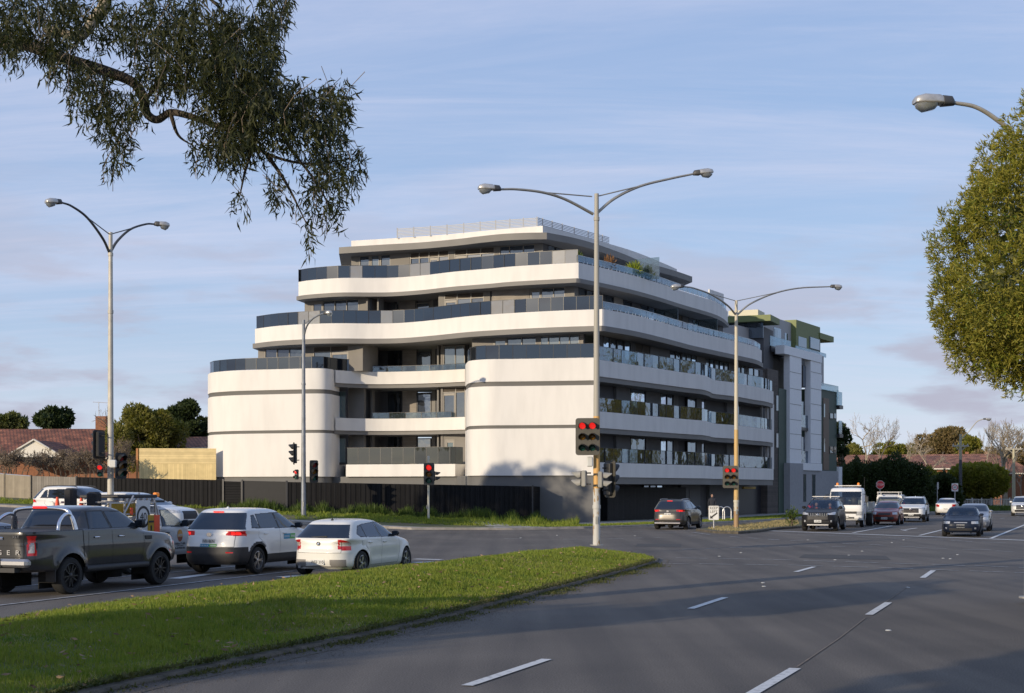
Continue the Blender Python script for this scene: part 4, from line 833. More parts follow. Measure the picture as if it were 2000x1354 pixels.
# ---------------------------------------------------------------- street lamps and poles
M_galv = mat('galvanised', (0.40, 0.39, 0.36), 0.5, metal=0.35, var=0.25, scale=5)
M_galvd = mat('galvanised_dark', (0.24, 0.26, 0.29), 0.5, metal=0.4, var=0.25, scale=3)
M_galvw = mat('galvanised_pale', (0.52, 0.49, 0.42), 0.55, metal=0.1, var=0.2, scale=3)
M_arm = mat('arm_steel', (0.42, 0.39, 0.33), 0.5, metal=0.3, var=0.2)
M_lamp = mat('lamp_housing', (0.60, 0.57, 0.52), 0.35, metal=0.6, var=0.25, scale=6)
M_lampd = mat('lamp_rear', (0.06, 0.06, 0.06), 0.5); M_bowl = glass_mat('lamp_bowl', (0.30, 0.31, 0.30), 0.25, rough=0.08, through=0.3)
def painted_pole(name, bands, rust=None):
    """coats of paint by height: bands [(z_from, colour)]"""
    m, N, L, b = node_mat(name); b.inputs['Roughness'].default_value = 0.6
    t = N.new('ShaderNodeTexCoord'); s = N.new('ShaderNodeSeparateXYZ'); L.new(t.outputs['Object'], s.inputs[0])
    nz = N.new('ShaderNodeTexNoise'); nz.inputs['Scale'].default_value = 3.5; nz.inputs['Detail'].default_value = 6; mp = N.new('ShaderNodeMapping'); mp.inputs['Scale'].default_value = (2, 2, 0.9); L.new(t.outputs['Object'], mp.inputs[0]); L.new(mp.outputs[0], nz.inputs['Vector'])
    cur = None
    for z, c in bands:
        if cur is None:
            cn = N.new('ShaderNodeRGB'); cn.outputs[0].default_value = c + (1,); cur = cn.outputs[0]; continue
        gt = N.new('ShaderNodeMath'); gt.operation = 'GREATER_THAN'; gt.inputs[1].default_value = z; L.new(s.outputs['Z'], gt.inputs[0])
        mx = N.new('ShaderNodeMix'); mx.data_type = 'RGBA'; L.new(gt.outputs[0], mx.inputs['Factor']); L.new(cur, mx.inputs[6]); mx.inputs[7].default_value = c + (1,); cur = mx.outputs[2]
    mr = N.new('ShaderNodeMapRange'); mr.inputs[1].default_value = 0.57; mr.inputs[2].default_value = 0.62; L.new(nz.outputs['Fac'], mr.inputs[0])
    lt = N.new('ShaderNodeMath'); lt.operation = 'LESS_THAN'; lt.inputs[1].default_value = (rust or -1); L.new(s.outputs['Z'], lt.inputs[0])
    f = N.new('ShaderNodeMath'); f.operation = 'MULTIPLY'; L.new(mr.outputs[0], f.inputs[0]); L.new(lt.outputs[0], f.inputs[1])
    mx = N.new('ShaderNodeMix'); mx.data_type = 'RGBA'; L.new(f.outputs[0], mx.inputs['Factor']); L.new(cur, mx.inputs[6]); mx.inputs[7].default_value = (0.36, 0.23, 0.10, 1)
    L.new(mx.outputs[2], b.inputs['Base Color']); return m
def lamp_head(parent, tip, ang, L_=0.75, droop=0.05):
    """tip: end of the arm (local), ang: heading of the head in plan"""
    M = Matrix.Translation(tip) @ Matrix.Rotation(ang, 4, 'Z') @ Matrix.Rotation(droop, 4, 'Y')
    def loft(secs, name, m, n=14):
        vs = []; fs = []
        for (x, w, zt_, zb_) in secs:
            for k in range(n):
                th = 2 * math.pi * k / n; c, s_ = math.cos(th), math.sin(th)
                y = w * math.copysign(abs(c) ** 0.6, c); z = (zt_ if s_ > 0 else -zb_) * 1.35 * abs(s_) ** 0.6; vs.append(M @ Vector((x * L_ / 0.75, y, z)))
        for i in range(len(secs) - 1):
            for k in range(n): j = (k + 1) % n; fs.append((i * n + k, i * n + j, (i + 1) * n + j, (i + 1) * n + k))
        fs.append(tuple(range(n))); fs.append(tuple((len(secs) - 1) * n + k for k in range(n)))
        return MB().add(vs, fs).build(name, m, parent, 50)
    loft([(0, 0.05, 0.04, 0.04), (0.05, 0.10, 0.09, 0.04), (0.22, 0.13, 0.10, 0.05)], 'gear_box', M_lampd)
    loft([(0.2, 0.11, 0.08, 0.03), (0.28, 0.15, 0.11, 0.03), (0.55, 0.17, 0.12, 0.03), (0.70, 0.14, 0.09, 0.02), (0.74, 0.10, 0.05, 0.01)], 'lamp_housing', M_lamp)
    loft([(0.32, 0.10, -0.02, 0.05), (0.38, 0.14, -0.02, 0.10), (0.58, 0.15, -0.02, 0.13), (0.68, 0.11, -0.02, 0.08), (0.71, 0.07, -0.02, 0.03)], 'lamp_bowl', M_bowl)
def street_lamp(base, z0, top, r0, r1, m, arms, label, joints=(), headL=0.75, marm=None, cat='street lamp', group=None):
    e = empty('street_lamp', (base[0], base[1], z0), 0, label, cat, group); h = top - z0
    MB().tube([(0, 0, 0), (0, 0, h * 0.5), (0, 0, h)], [r0, (r0 + r1) / 2, r1], 16).build('pole', m, e, 40)
    if joints: 
        j = MB()
        for z in joints: rr = r0 + (r1 - r0) * (z - z0) / h; j.tube([(0, 0, z - z0 - 0.06), (0, 0, z - z0 + 0.06)], rr + 0.02, 14)
        j.build('collar', m, e, 40)
    MB().tube([(0, 0, 0.0), (0, 0, 0.03)], r0 + 0.1, 12).build('base_plate', M_galv, e); MB().box((0.0, -r0 * 0.97, 0.85), (0.09, 0.03, 0.26), bev=0.008).build('access_plate', M_galv, e)
    for (pts, strut, hang, droop) in arms:
        c = [tuple(q) for q in crom(pts, 6)]; mb = MB().tube(c, [0.055 - 0.02 * i / len(c) for i in range(len(c))], 8)
        if strut: mb.tube(strut, 0.022, 6)
        mb.build('arm', marm or M_arm, e, 60); lamp_head(e, pts[-1], hang, headL, droop)
    return e
def lamp_arms(base, d, pxbase, items):
    """arm drawn from photo points at given depths, made local to the pole"""
    out = []
    for pts, strut, hang, droop in items:
        f = lambda q: tuple(P(q[0], q[1], q[2]) - Vector((base[0], base[1], base[2])))
        out.append(([f(q) for q in pts], [f(q) for q in strut] if strut else None, hang, droop))
    return out
# central pole
m_cp = painted_pole('old_signal_pole_paint', [(0, (0.50, 0.49, 0.46)), (1.92, (0.62, 0.36, 0.12)), (4.35, (0.36, 0.34, 0.29))], rust=2.0)
cb = (2.85, 48.3, 0.30)
street_lamp(cb, 0.30, 12.15, 0.125, 0.075, m_cp, lamp_arms(cb, 48.3, 1165, [
    ([(1158, 418, 48.3), (1105, 390, 47.6), (1060, 376, 47.0), (1010, 370, 46.4), (978, 370, 46)], [(1156, 384, 48.3), (1062, 376, 47.0)], math.pi + 0.25, 0.02),
    ([(1164, 418, 48.3), (1200, 388, 48.8), (1250, 364, 49.4), (1310, 349, 50.2), (1354, 340, 50.8)], [(1165, 384, 48.3), (1252, 363, 49.4)], 0.25, -0.12)]),
    'tall double-arm street lamp with yellow and rusty white paint on the median tip', joints=(1.6, 11.3))
lb = (-15.4, 55, zgf(-15.4, 55) + 0.0)
street_lamp(lb, lb[2], 12.05, 0.13, 0.075, M_galvw, lamp_arms(lb, 55, 214, [
    ([(213, 492, 55), (200, 465, 54), (170, 425, 53), (140, 403, 52.3), (121, 396, 52)], [(214, 458, 55), (168, 423, 53)], math.pi + 0.7, 0.12),
    ([(216, 492, 55), (230, 470, 55.6), (255, 448, 56.4), (285, 438, 57.2), (301, 438, 57.6)], [(215, 458, 55), (258, 446, 56.4)], 0.5, 0.06)]),
    'double-arm street lamp with dark curved arms behind the queued cars at left', joints=(9.0, 11.2), headL=0.62, marm=M_lampd)
pb = (*fp(593, 83)[:2], zgf(*fp(593, 83)) + 0.12)
street_lamp(pb, pb[2], zat(593, 625, 83), 0.15, 0.085, M_galvd, lamp_arms(pb, 83, 593, [([(594, 655, 83), (600, 636, 82.6), (612, 622, 82), (627, 614, 81.4), (632, 613, 81.2)], [(594, 633, 83), (608, 624, 82.2)], 0.1 - 0.3, -0.05)]),
    'single-arm galvanised street lamp standing on the verge in front of the white rounded wall', joints=(8.3,), headL=0.5, marm=M_galvd)
eb = (*fp(1438, 77.5)[:2], 0.12)
m_ep = painted_pole('far_signal_pole_paint', [(0, (0.33, 0.21, 0.11)), (0.9, (0.50, 0.47, 0.38)), (1.5, (0.55, 0.36, 0.14)), (3.4, (0.55, 0.36, 0.14)), (5.3, (0.52, 0.47, 0.36))], rust=1.7)
street_lamp(eb, 0.12, zat(1438, 587, 77.5), 0.14, 0.08, m_ep, lamp_arms(eb, 78.8, 1438, [
    ([(1437, 615, 77.5), (1420, 596, 76.6), (1390, 576, 75.5), (1355, 563, 74.2), (1336, 560, 73.5)], [(1437, 588, 77.5), (1385, 573, 75.5)], math.pi + 0.3, 0.1),
    ([(1440, 615, 77.5), (1465, 594, 78.2), (1510, 574, 79.4), (1560, 563, 80.8), (1622, 560, 82.4)], [(1439, 588, 77.5), (1520, 571, 79.4)], 0.3, 0.04)]),
    'double-arm street lamp with faded orange paint standing on the small traffic island', joints=(1.55,), headL=0.72)
rb_ = (*fp(2012, 27.5)[:2], 0.1)
street_lamp(rb_, 0.1, zat(2000, 300, 27.5), 0.11, 0.075, M_galvw, lamp_arms(rb_, 27.5, 2012, [([(2008, 340, 27.5), (1975, 262, 27.5), (1944, 232, 27.4), (1905, 209, 27.3), (1863, 201, 27.2)], None, math.pi + 0.12, 0.03)]),
    'near street lamp whose curved arm reaches out of the right-hand tree', headL=0.80)
for (px, d, topy, h0, arm, lab) in ((1876, 150, 848, 0, 1, 'wooden power pole with cross-arm and long street lamp arm by the rounded hedge'), (1980, 158, 877, 0, 0, 'pale wooden power pole with cross-arm at the far right')):
    b0 = fp(px, d); e = empty('power_pole', (b0[0], b0[1], 0.1), 0, lab, 'power pole'); tp = zat(px, topy, d) - 0.1
    MB().tube([(0, 0, 0), (0, 0, tp)], [0.2, 0.14], 12).build('pole', painted_pole('power_pole_wood_%d' % arm, [(0, (0.07, 0.07, 0.08) if arm else (0.42, 0.38, 0.26)), (zat(px, 898, d) - 0.1, (0.42, 0.38, 0.26))]), e, 40)
    zc_ = zat(px, 874 if arm else 880, d) - 0.1; mb = MB(); mb.box((0, 0, zc_ + 0.15), (1.7 if arm else 1.9, 0.12, 0.14))
    for s_ in (-1, 1): mb.tube([(0, 0, zc_ - 0.4), (s_ * 0.6, 0, zc_ + 0.1)], 0.04, 5)
    mb.build('crossarm', M_galvw, e)
    for k in (-0.75, -0.3, 0.3, 0.75): mi = MB(); mi.lathe([(0.04, 0), (0.06, 0.08), (0.03, 0.16)], 8, Matrix.Translation((k, 0, zc_ + 0.22))); mi.build('insulator', M_trim, e)
    if arm:
        f = lambda x, y, dd: P(x, y, dd) - Vector((b0[0], b0[1], 0.1))
        MB().tube([tuple(q) for q in crom([f(1877, 858, d), f(1893, 842, d), (f(1908, 824, d)), f(1920, 819, d)], 5)], 0.05, 6).build('arm', M_galvw, e); lamp_head(e, f(1920, 819, d), 0, 0.85, 0.02)
# ---------------------------------------------------------------- traffic signals
M_sigb = mat('signal_black', (0.018, 0.018, 0.018), 0.5); M_sigg = mat('signal_board', (0.075, 0.07, 0.058), 0.6, var=0.15, scale=8); M_siggy = mat('signal_case_grey', (0.30, 0.29, 0.26), 0.6, var=0.15)
def sig_mat(c, s): return mat('signal_lens_%s_%d' % (c, s), {'r': (0.25, 0.02, 0.02), 'a': (0.20, 0.09, 0.01), 'g': (0.02, 0.10, 0.08)}[c], 0.25, emis={'r': (1.0, 0.025, 0.02), 'a': (1, 0.5, 0.1), 'g': (0.1, 0.8, 0.6)}[c] if s else None, estr=0.75 if s else 0)
def signal(c, face, cols, rows, lit, label, W, Hh, board=M_sigg, group='traffic signals', case=M_sigb, name='traffic_signal', vis=0.30, tilt_board=True, colset='rag'):
    """c: centre of the board; face: direction the lenses look (plan vector)"""
    f = Vector(face).normalized(); yaw = math.atan2(f.y, f.x); e = empty(name, c, yaw, label, 'traffic light', group)
    # local: +X faces the viewer of the lens, Y across, Z up
    if tilt_board:
        r = 0.09; poly = []
        for cx, cy, a0 in ((W / 2 - r, Hh / 2 - r, 0), (-W / 2 + r, Hh / 2 - r, 90), (-W / 2 + r, -Hh / 2 + r, 180), (W / 2 - r, -Hh / 2 + r, 270)):
            for k in range(5): a = R(a0 + k * 22.5); poly.append((cx + r * math.cos(a), cy + r * math.sin(a)))
        MB().prism(poly, -0.015, 0.015, frame3((0, 0, 0), (0, 1, 0), (0, 0, 1))).build('backboard', board, e)
    cw = W / cols * 0.66; chh = Hh * 0.9 / rows; rad = min(cw, chh) * 0.42
    for i in range(cols):
        y = (i - (cols - 1) / 2) * W * 0.42
        MB().box((-0.09, y, 0), (0.16, cw * 0.9, Hh * 0.88), bev=0.03).build('case', case, e)
        for j in range(rows):
            z = (rows / 2 - 0.5 - j) * Hh * 0.88 / rows; k = 'rag'[j] if rows == 3 else ('r', 'g')[j]; on = lit and j == 0
            M = Matrix.Translation((0.02, y, z)) @ Matrix.Rotation(R(90), 4, 'Y')
            MB().lathe([(rad, 0.0), (rad * 0.95, 0.012), (rad * 0.6, 0.03), (rad * 0.1, 0.036)], 18, M).build('lens', sig_mat(k, on), e, 60)
            v = MB(); n = 14; vs = []; fs = []
            for a in range(n + 1):
                th = R(-35 + 250 * a / n); cy, cz = math.cos(th), math.sin(th); ln = vis * (0.35 + 0.65 * max(0, min(1, (cz + 0.6) / 1.3)))
                for rr in (rad * 1.08, rad * 1.16):
                    for x in (0.016, ln): vs.append((x, y + cy * rr, z + cz * rr - (0.03 if x > 0.1 else 0)))
            for a in range(n):
                b0, b1 = a * 4, a * 4 + 4; fs += [(b0, b0 + 1, b1 + 1, b1), (b0 + 2, b1 + 2, b1 + 3, b0 + 3), (b0 + 1, b0 + 3, b1 + 3, b1 + 1)]
            v.add(vs, fs); v.build('visor', case, e, 50)
    b = MB(); b.tube([(-0.17, 0, Hh * 0.3), (-0.32, 0, Hh * 0.3)], 0.025, 6); b.tube([(-0.17, 0, -Hh * 0.3), (-0.32, 0, -Hh * 0.3)], 0.025, 6); b.build('bracket', M_sigb, e)
    return e
toc = Vector((0, -1, 0))
def sc(px, py, d): return tuple(P(px, py, d))
signal(sc(1147.5, 853, 47.9), (-0.12, -1, 0), 2, 3, True, 'large six-lens signal with glowing red lamps on the yellow part of the median pole', 0.80, 1.24)
signal(sc(1136, 935, 48.1), (-0.9, 0.25, 0), 1, 2, False, 'small grey-backed signal turned to the left below the big six-lens one', 0.40, 0.62, case=M_siggy, tilt_board=False, vis=0.34)
signal(sc(1192, 936, 48.6), (0.85, 0.5, 0), 1, 3, False, 'signal turned away to the right on the median pole, level with the small one', 0.62, 1.25, tilt_board=True)
signal(sc(1178, 937, 48.0), (0.98, -0.18, 0), 1, 2, False, 'small pedestrian signal turned to the right against the yellow pole', 0.34, 0.62, case=M_siggy, tilt_board=False, vis=0.3)
signal(sc(1426.5, 931.5, 77.1), (-0.18, -1, 0), 2, 3, True, 'six-lens signal with two red lamps on the orange pole of the small island', 0.82, 1.2)
signal(sc(838, 926, 82.6), (-0.1, -1, 0), 1, 3, True, 'single-column signal showing red on its own cream pole before the black fence', 0.62, 1.28)
signal(sc(850, 930, 83.2), (0.75, 0.2, 0), 1, 2, False, 'two-lens signal turned to the right behind the one on the cream pole', 0.34, 0.66, tilt_board=False)
signal(sc(574, 886, 82.8), (-1, -0.05, 0), 1, 3, False, 'three-lens signal turned left on the lamp post before the white rounded wall', 0.55, 1.28, board=M_sigb)
signal(sc(578, 927, 82.8), (-0.35, -1, 0), 1, 2, True, 'pedestrian signal showing red, below the left-turned one before the white wall', 0.36, 0.66, tilt_board=False, vis=0.2)
signal(sc(613, 921, 83.0), (0.6, -0.8, 0), 1, 3, False, 'three-lens signal turned right on the lamp post before the white rounded wall', 0.55, 1.30, board=M_sigb)
signal(sc(193, 868, 54.8), (-0.8, 0.55, 0), 1, 3, False, 'black signal seen from behind high on the left lamp post above the pedestrian one', 0.56, 1.1, board=M_sigb)
signal(sc(195, 919, 54.6), (0.15, -1, 0), 1, 2, True, 'pedestrian signal showing red on the left lamp post above the queued cars', 0.34, 0.54, tilt_board=False, vis=0.16)
signal(sc(236, 910, 54.8), (0.75, -0.65, 0), 1, 3, False, 'black three-lens signal turned right on the left lamp post', 0.50, 1.0, board=M_sigb)
mb = MB(); mb.box((0, 0, 0), (0.26, 0.2, 0.3), bev=0.03); o = mb.build('control_box', mat('box_white', (0.6, 0.6, 0.57), 0.6)); o.location = sc(221, 906, 54.6); tag(o, 'small white control box strapped to the left lamp post', 'control box')
mb = MB(); mb.box((0, 0, 0), (0.2, 0.16, 0.34), bev=0.03); o = mb.build('control_box', MATS['box_white']); o.location = sc(1152, 902, 48.1); tag(o, 'small pale control box behind the yellow pole under the six-lens signal', 'control box')
b0 = fp(837, 83); e = empty('signal_post', (b0[0], b0[1], 0.12), 0, 'short cream signal post on the kerb in front of the long black fence', 'post'); MB().tube([(0, 0, 0), (0, 0, zat(837, 893, 83) - 0.12)], 0.065, 12).build('post', mat('cream_post', (0.60, 0.57, 0.46), 0.6, var=0.12), e, 40)
MB().box((-0.08, 0, 1.05), (0.1, 0.14, 0.2)).build('push_button', M_siggy, e)
MB().tube([(0, 0, zat(837, 893, 83) - 0.12), (0, 0, zat(837, 893, 83) - 0.06)], 0.07, 12).build('cap', M_trim, e)
# ---------------------------------------------------------------- signs
M_signw = mat('sign_white', (0.66, 0.66, 0.64), 0.5, var=0.06, scale=4); M_signk = mat('sign_black', (0.015, 0.015, 0.015), 0.5); M_signr = mat('sign_red', (0.50, 0.02, 0.03), 0.45); M_post = mat('sign_post', (0.42, 0.42, 0.42), 0.5, metal=0.4)
def sign_base(px, d, z0, ztop, label, rz=0.0, r=0.035, cat='road sign'):
    b = fp(px, d); e = empty('road_sign', (b[0], b[1], z0), rz, label, cat); MB().tube([(0, 0.04, 0), (0, 0.04, ztop - z0)], r, 10).build('post', M_post, e, 40); return e
def rrect(w, h, r=0.06):
    out = []
    for cx, cy, a0 in ((w / 2 - r, h / 2 - r, 0), (-w / 2 + r, h / 2 - r, 90), (-w / 2 + r, -h / 2 + r, 180), (w / 2 - r, -h / 2 + r, 270)):
        for k in range(4): a = R(a0 + k * 30); out.append((cx + r * math.cos(a), cy + r * math.sin(a)))
    return out
d = 75; e = sign_base(1394, d, 0.1, 0.75, 'black on white KEEP LEFT sign with slanting arrow on the traffic island', -0.2)
zc_ = zat(1394, 1002, d) - 0.1
pan = MB().prism(rrect(0.55, 0.76), -0.012, 0.012, frame3((0, 0, zc_), (1, 0, 0), (0, 0, 1))).build('panel', M_signw, e)
FR = lambda x, y, z: frame3((x, y, z), (1, 0, 0), (0, 0, 1))
text('lettering', 'KEEP\nLEFT', 0.19, M_signk, pan, FR(0, -0.016, zc_ + 0.15), sx=1.0)
ar = [(-0.20, -0.30), (-0.17, -0.13), (-0.12, -0.18), (0.16, 0.03), (0.20, -0.03), (-0.07, -0.24), (-0.03, -0.29)]
MB().prism(ar, 0.0, 0.004, FR(0, -0.014, zc_)).build('arrow', M_signk, pan)
fr_ = MB(); 
for a, b, w, h in ((0, 0.365, 0.5, 0.012), (0, -0.365, 0.5, 0.012), (0.262, 0, 0.012, 0.7), (-0.262, 0, 0.012, 0.7)): fr_.box((a, -0.014, zc_ + b), (w, 0.004, h))
fr_.build('border', M_signk, pan)
def sector_ring(r0, r1, n=28): return [(r1 * math.cos(2 * math.pi * k / n), r1 * math.sin(2 * math.pi * k / n)) for k in range(n)], [(r0 * math.cos(2 * math.pi * k / n), r0 * math.sin(2 * math.pi * k / n)) for k in range(n)]
def ring(mb, r0, r1, M, z=0.003, n=28):
    vs = []; fs = []
    for k in range(n):
        a = 2 * math.pi * k / n
        for r in (r0, r1): vs += [M @ Vector((r * math.cos(a), r * math.sin(a), 0)), M @ Vector((r * math.cos(a), r * math.sin(a), z))]
    for k in range(n):
        b, c = k * 4, ((k + 1) % n) * 4; fs += [(b + 1, b + 3, c + 3, c + 1), (b + 2, b + 3, c + 3, c + 2), (b, b + 1, c + 1, c)]
    return mb.add(vs, fs)
d = 128; zc_ = zat(1865, 952, d) - 0.1; e = sign_base(1865, d, 0.1, zc_ + 0.1, 'white speed sign with 60 in a red ring beside the dark power pole', -0.3, 0.05)
pan = MB().prism(rrect(0.56, 0.72), -0.012, 0.012, FR(0, -0.02, zc_)).build('panel', M_signw, e); ring(MB(), 0.19, 0.26, FR(0, -0.034, zc_)).build('red_ring', M_signr, pan); text('lettering', '60', 0.24, M_signk, pan, FR(0, -0.038, zc_))
d = 118; zc_ = zat(1719, 947, d) - 0.1; e = sign_base(1719, d, 0.1, zc_ + 0.1, 'red octagonal STOP sign in front of the dark hedges', 0.1, 0.04)
oc = [(0.37 * math.cos(R(22.5 + 45 * k)), 0.37 * math.sin(R(22.5 + 45 * k))) for k in range(8)]; oc2 = [(a * 0.92, b * 0.92) for a, b in oc]
pan = MB().prism(oc, -0.01, 0.01, FR(0, -0.02, zc_)).build('panel', M_signw, e); MB().prism(oc2, 0, 0.004, FR(0, -0.032, zc_)).build('red_face', M_signr, pan); text('lettering', 'STOP', 0.26, M_signw, pan, FR(0, -0.04, zc_), sx=0.9)
d = 128; zc_ = zat(1831.5, 950, d) - 0.1; e = sign_base(1831, d, 0.1, zc_ + 0.35, 'narrow grey blade sign on a thin post before the dark hedge', 0.0, 0.035); MB().box((0.03, -0.02, zc_ + 0.05), (0.14, 0.02, 0.62)).build('panel', M_post, e)
# ---------------------------------------------------------------- vehicles
M_tyre = mat('tyre', (0.018, 0.018, 0.018), 0.85, bump=0.3, bscale=60); M_alloy = mat('alloy', (0.50, 0.50, 0.51), 0.3, metal=0.85); M_alloyd = mat('alloy_dark', (0.035, 0.035, 0.038), 0.35, metal=0.5)
M_plastic = mat('black_plastic', (0.028, 0.028, 0.03), 0.6, var=0.15, scale=20); M_gap = mat('panel_gap', (0.006, 0.006, 0.006), 0.8); M_under = mat('underbody', (0.01, 0.01, 0.01), 0.9)
M_cg = glass_mat('car_glass', (0.010, 0.011, 0.013), 0.05, wav=0.0); M_cgs = glass_mat('car_glass_clear', (0.012, 0.013, 0.015), 0.05, through=0.9, tcol=(0.8, 0.84, 0.84))
M_tail = mat('tail_red', (0.38, 0.01, 0.012), 0.15, spec=0.6, coat=0.6, emis=(1, 0.02, 0.015), estr=0.08); M_brake = mat('brake_lit', (0.6, 0.02, 0.02), 0.2, emis=(1, 0.02, 0.015), estr=0.9)
M_rev = mat('lamp_clear', (0.62, 0.56, 0.50), 0.12, spec=0.7, coat=0.6, var=0.35, scale=25); M_head = mat('headlamp', (0.60, 0.61, 0.62), 0.12, metal=0.3, coat=0.8, var=0.4, scale=18)
M_chrome = mat('chrome', (0.72, 0.72, 0.74), 0.12, metal=1.0); M_amb = mat('amber', (0.75, 0.22, 0.02), 0.3, emis=(1, 0.3, 0.02), estr=0.15); M_plate = mat('plate_white', (0.62, 0.63, 0.62), 0.5); M_silv = mat('silver_trim', (0.42, 0.42, 0.43), 0.35, metal=0.7)
def paint(name, col, fl=0.0, rough=0.35): return mat(name, col, rough, metal=fl, coat=0.6 if max(col) > 0.1 or 'grey' in name else 0.10, spec=0.4 if max(col) > 0.1 else 0.12, var=0.04, scale=1.5)
P_white = paint('paint_white', (0.72, 0.72, 0.70)); P_ivory = paint('paint_ivory', (0.74, 0.72, 0.66)); P_grey = mat('paint_dark_grey', (0.026, 0.027, 0.030), 0.32, metal=0.2, coat=1.0, spec=0.4); P_brown = paint('paint_brown_grey', (0.075, 0.070, 0.064), 0.5, 0.3)
P_black = paint('paint_black', (0.014, 0.014, 0.016)); P_red = paint('paint_red', (0.22, 0.035, 0.02), 0.3); P_navy = paint('paint_navy', (0.012, 0.018, 0.035)); P_silver = paint('paint_silver', (0.30, 0.31, 0.33), 0.6); P_utegrey = paint('paint_pale_grey', (0.50, 0.51, 0.51))
def pchip(x, y, xi):
    x = np.asarray(x, float); y = np.asarray(y, float); h = np.diff(x); dl = np.diff(y) / h; m = np.zeros_like(y)
    for i in range(1, len(x) - 1):
        if dl[i - 1] * dl[i] > 0: w1 = 2 * h[i] + h[i - 1]; w2 = h[i] + 2 * h[i - 1]; m[i] = (w1 + w2) / (w1 / dl[i - 1] + w2 / dl[i])
    m[0], m[-1] = dl[0], dl[-1]; k = np.clip(np.searchsorted(x, xi) - 1, 0, len(h) - 1); t = (xi - x[k]) / h[k]
    return (2 * t**3 - 3 * t**2 + 1) * y[k] + (t**3 - 2 * t**2 + t) * h[k] * m[k] + (-2 * t**3 + 3 * t**2) * y[k + 1] + (t**3 - t**2) * h[k] * m[k + 1]
class Body:
    """stack of plan outlines: levels (z, x_rear, x_front, half_width, corner exponent)"""
    def __init__(s, levels, res, wheels, R_arch, flare=0.02, dent=0.015, n=5.0):
        lv = np.array([(l + (n,))[:5] for l in levels], float); s.lv = lv
        par = [0.0]
        for i in range(1, len(lv)): par.append(par[-1] + max(abs(lv[i, 0] - lv[i - 1, 0]), 0.9 * abs(lv[i, 1] - lv[i - 1, 1]), 0.9 * abs(lv[i, 2] - lv[i - 1, 2]), 0.01))
        par = np.array(par); N_ = int(par[-1] / res) + 1; t = np.unique(np.r_[np.linspace(0, par[-1], N_), par])
        c = [pchip(par, lv[:, k], t) for k in range(5)]; s.z, s.xr, s.xf, s.hw, s.n = c
        s.wheels = wheels; s.Ra = R_arch; s.fl = flare; s.dent = dent; s.res = res
        L_ = lv[:, 2].max() - lv[:, 1].min(); M_ = int((L_ * 2 + lv[:, 3].max() * 4) / res / 4) * 4; q = M_ // 4
        rows = []
        for i in range(len(s.z)):
            a = (s.xf[i] - s.xr[i]) / 2; b = s.hw[i]; n_ = s.n[i]; xm = (s.xf[i] + s.xr[i]) / 2
            th = np.linspace(0, math.pi / 2, 400); xx = a * np.sin(th) ** (2 / n_); yy = b * np.cos(th) ** (2 / n_); sl = np.r_[0, np.cumsum(np.hypot(np.diff(xx), np.diff(yy)))]
            u = np.linspace(0, sl[-1], q + 1); qx = np.interp(u, sl, xx); qy = np.interp(u, sl, yy)          # side middle -> front centre
            X = np.r_[qx[:-1], qx[::-1][:-1], -qx[:-1], -qx[::-1][:-1]]; Y = np.r_[qy[:-1], -qy[::-1][:-1], -qy[:-1], qy[::-1][:-1]]
            x = X + xm; y = Y.copy(); z = np.full(len(x), s.z[i])
            side = np.clip((np.abs(Y) / max(b, 1e-3)) * 3 - 2, 0, 1)
            for wx, wr in wheels:
                d = np.hypot(x - wx, z - wr); y = y + np.sign(y) * s.fl * side * np.exp(-((d - s.Ra) / 0.10) ** 2) * (z < s.belt())
            mid = sstep(x, wheels[0][0] + s.Ra, wheels[0][0] + s.Ra + 0.3) * (1 - sstep(x, wheels[1][0] - s.Ra - 0.3, wheels[1][0] - s.Ra))
            y = y - np.sign(y) * s.dent * side * mid * np.exp(-((z - s.wz()) / 0.14) ** 2)
            rows.append(np.c_[x, y, z])
        s.rows = np.array(rows); s.M = s.rows.shape[1]
    def belt(s): return getattr(s, '_belt', 1.0)
    def wz(s): return s.wheels[0][1] + 0.18
    def y_at(s, x, z):
        hw = np.interp(z, s.z, s.hw); xr = np.interp(z, s.z, s.xr); xf = np.interp(z, s.z, s.xf); n_ = np.interp(z, s.z, s.n); xi = np.clip(np.abs(x - (xr + xf) / 2) / ((xf - xr) / 2), 0, 0.9999)
        y = hw * (1 - xi ** n_) ** (1 / n_)
        for wx, wr in s.wheels:
            d = np.hypot(x - wx, z - wr); y = y + s.fl * np.exp(-((d - s.Ra) / 0.10) ** 2) * (z < s.belt())
        mid = sstep(x, s.wheels[0][0] + s.Ra, s.wheels[0][0] + s.Ra + 0.3) * (1 - sstep(x, s.wheels[1][0] - s.Ra - 0.3, s.wheels[1][0] - s.Ra))
        return y - s.dent * mid * np.exp(-((z - s.wz()) / 0.14) ** 2)
    def faces(s):
        K, M_ = s.rows.shape[:2]; i, j = np.meshgrid(np.arange(K - 1), np.arange(M_), indexing='ij'); j2 = (j + 1) % M_
        return np.stack([i * M_ + j, (i + 1) * M_ + j, (i + 1) * M_ + j2, i * M_ + j2], -1).reshape(-1, 4)
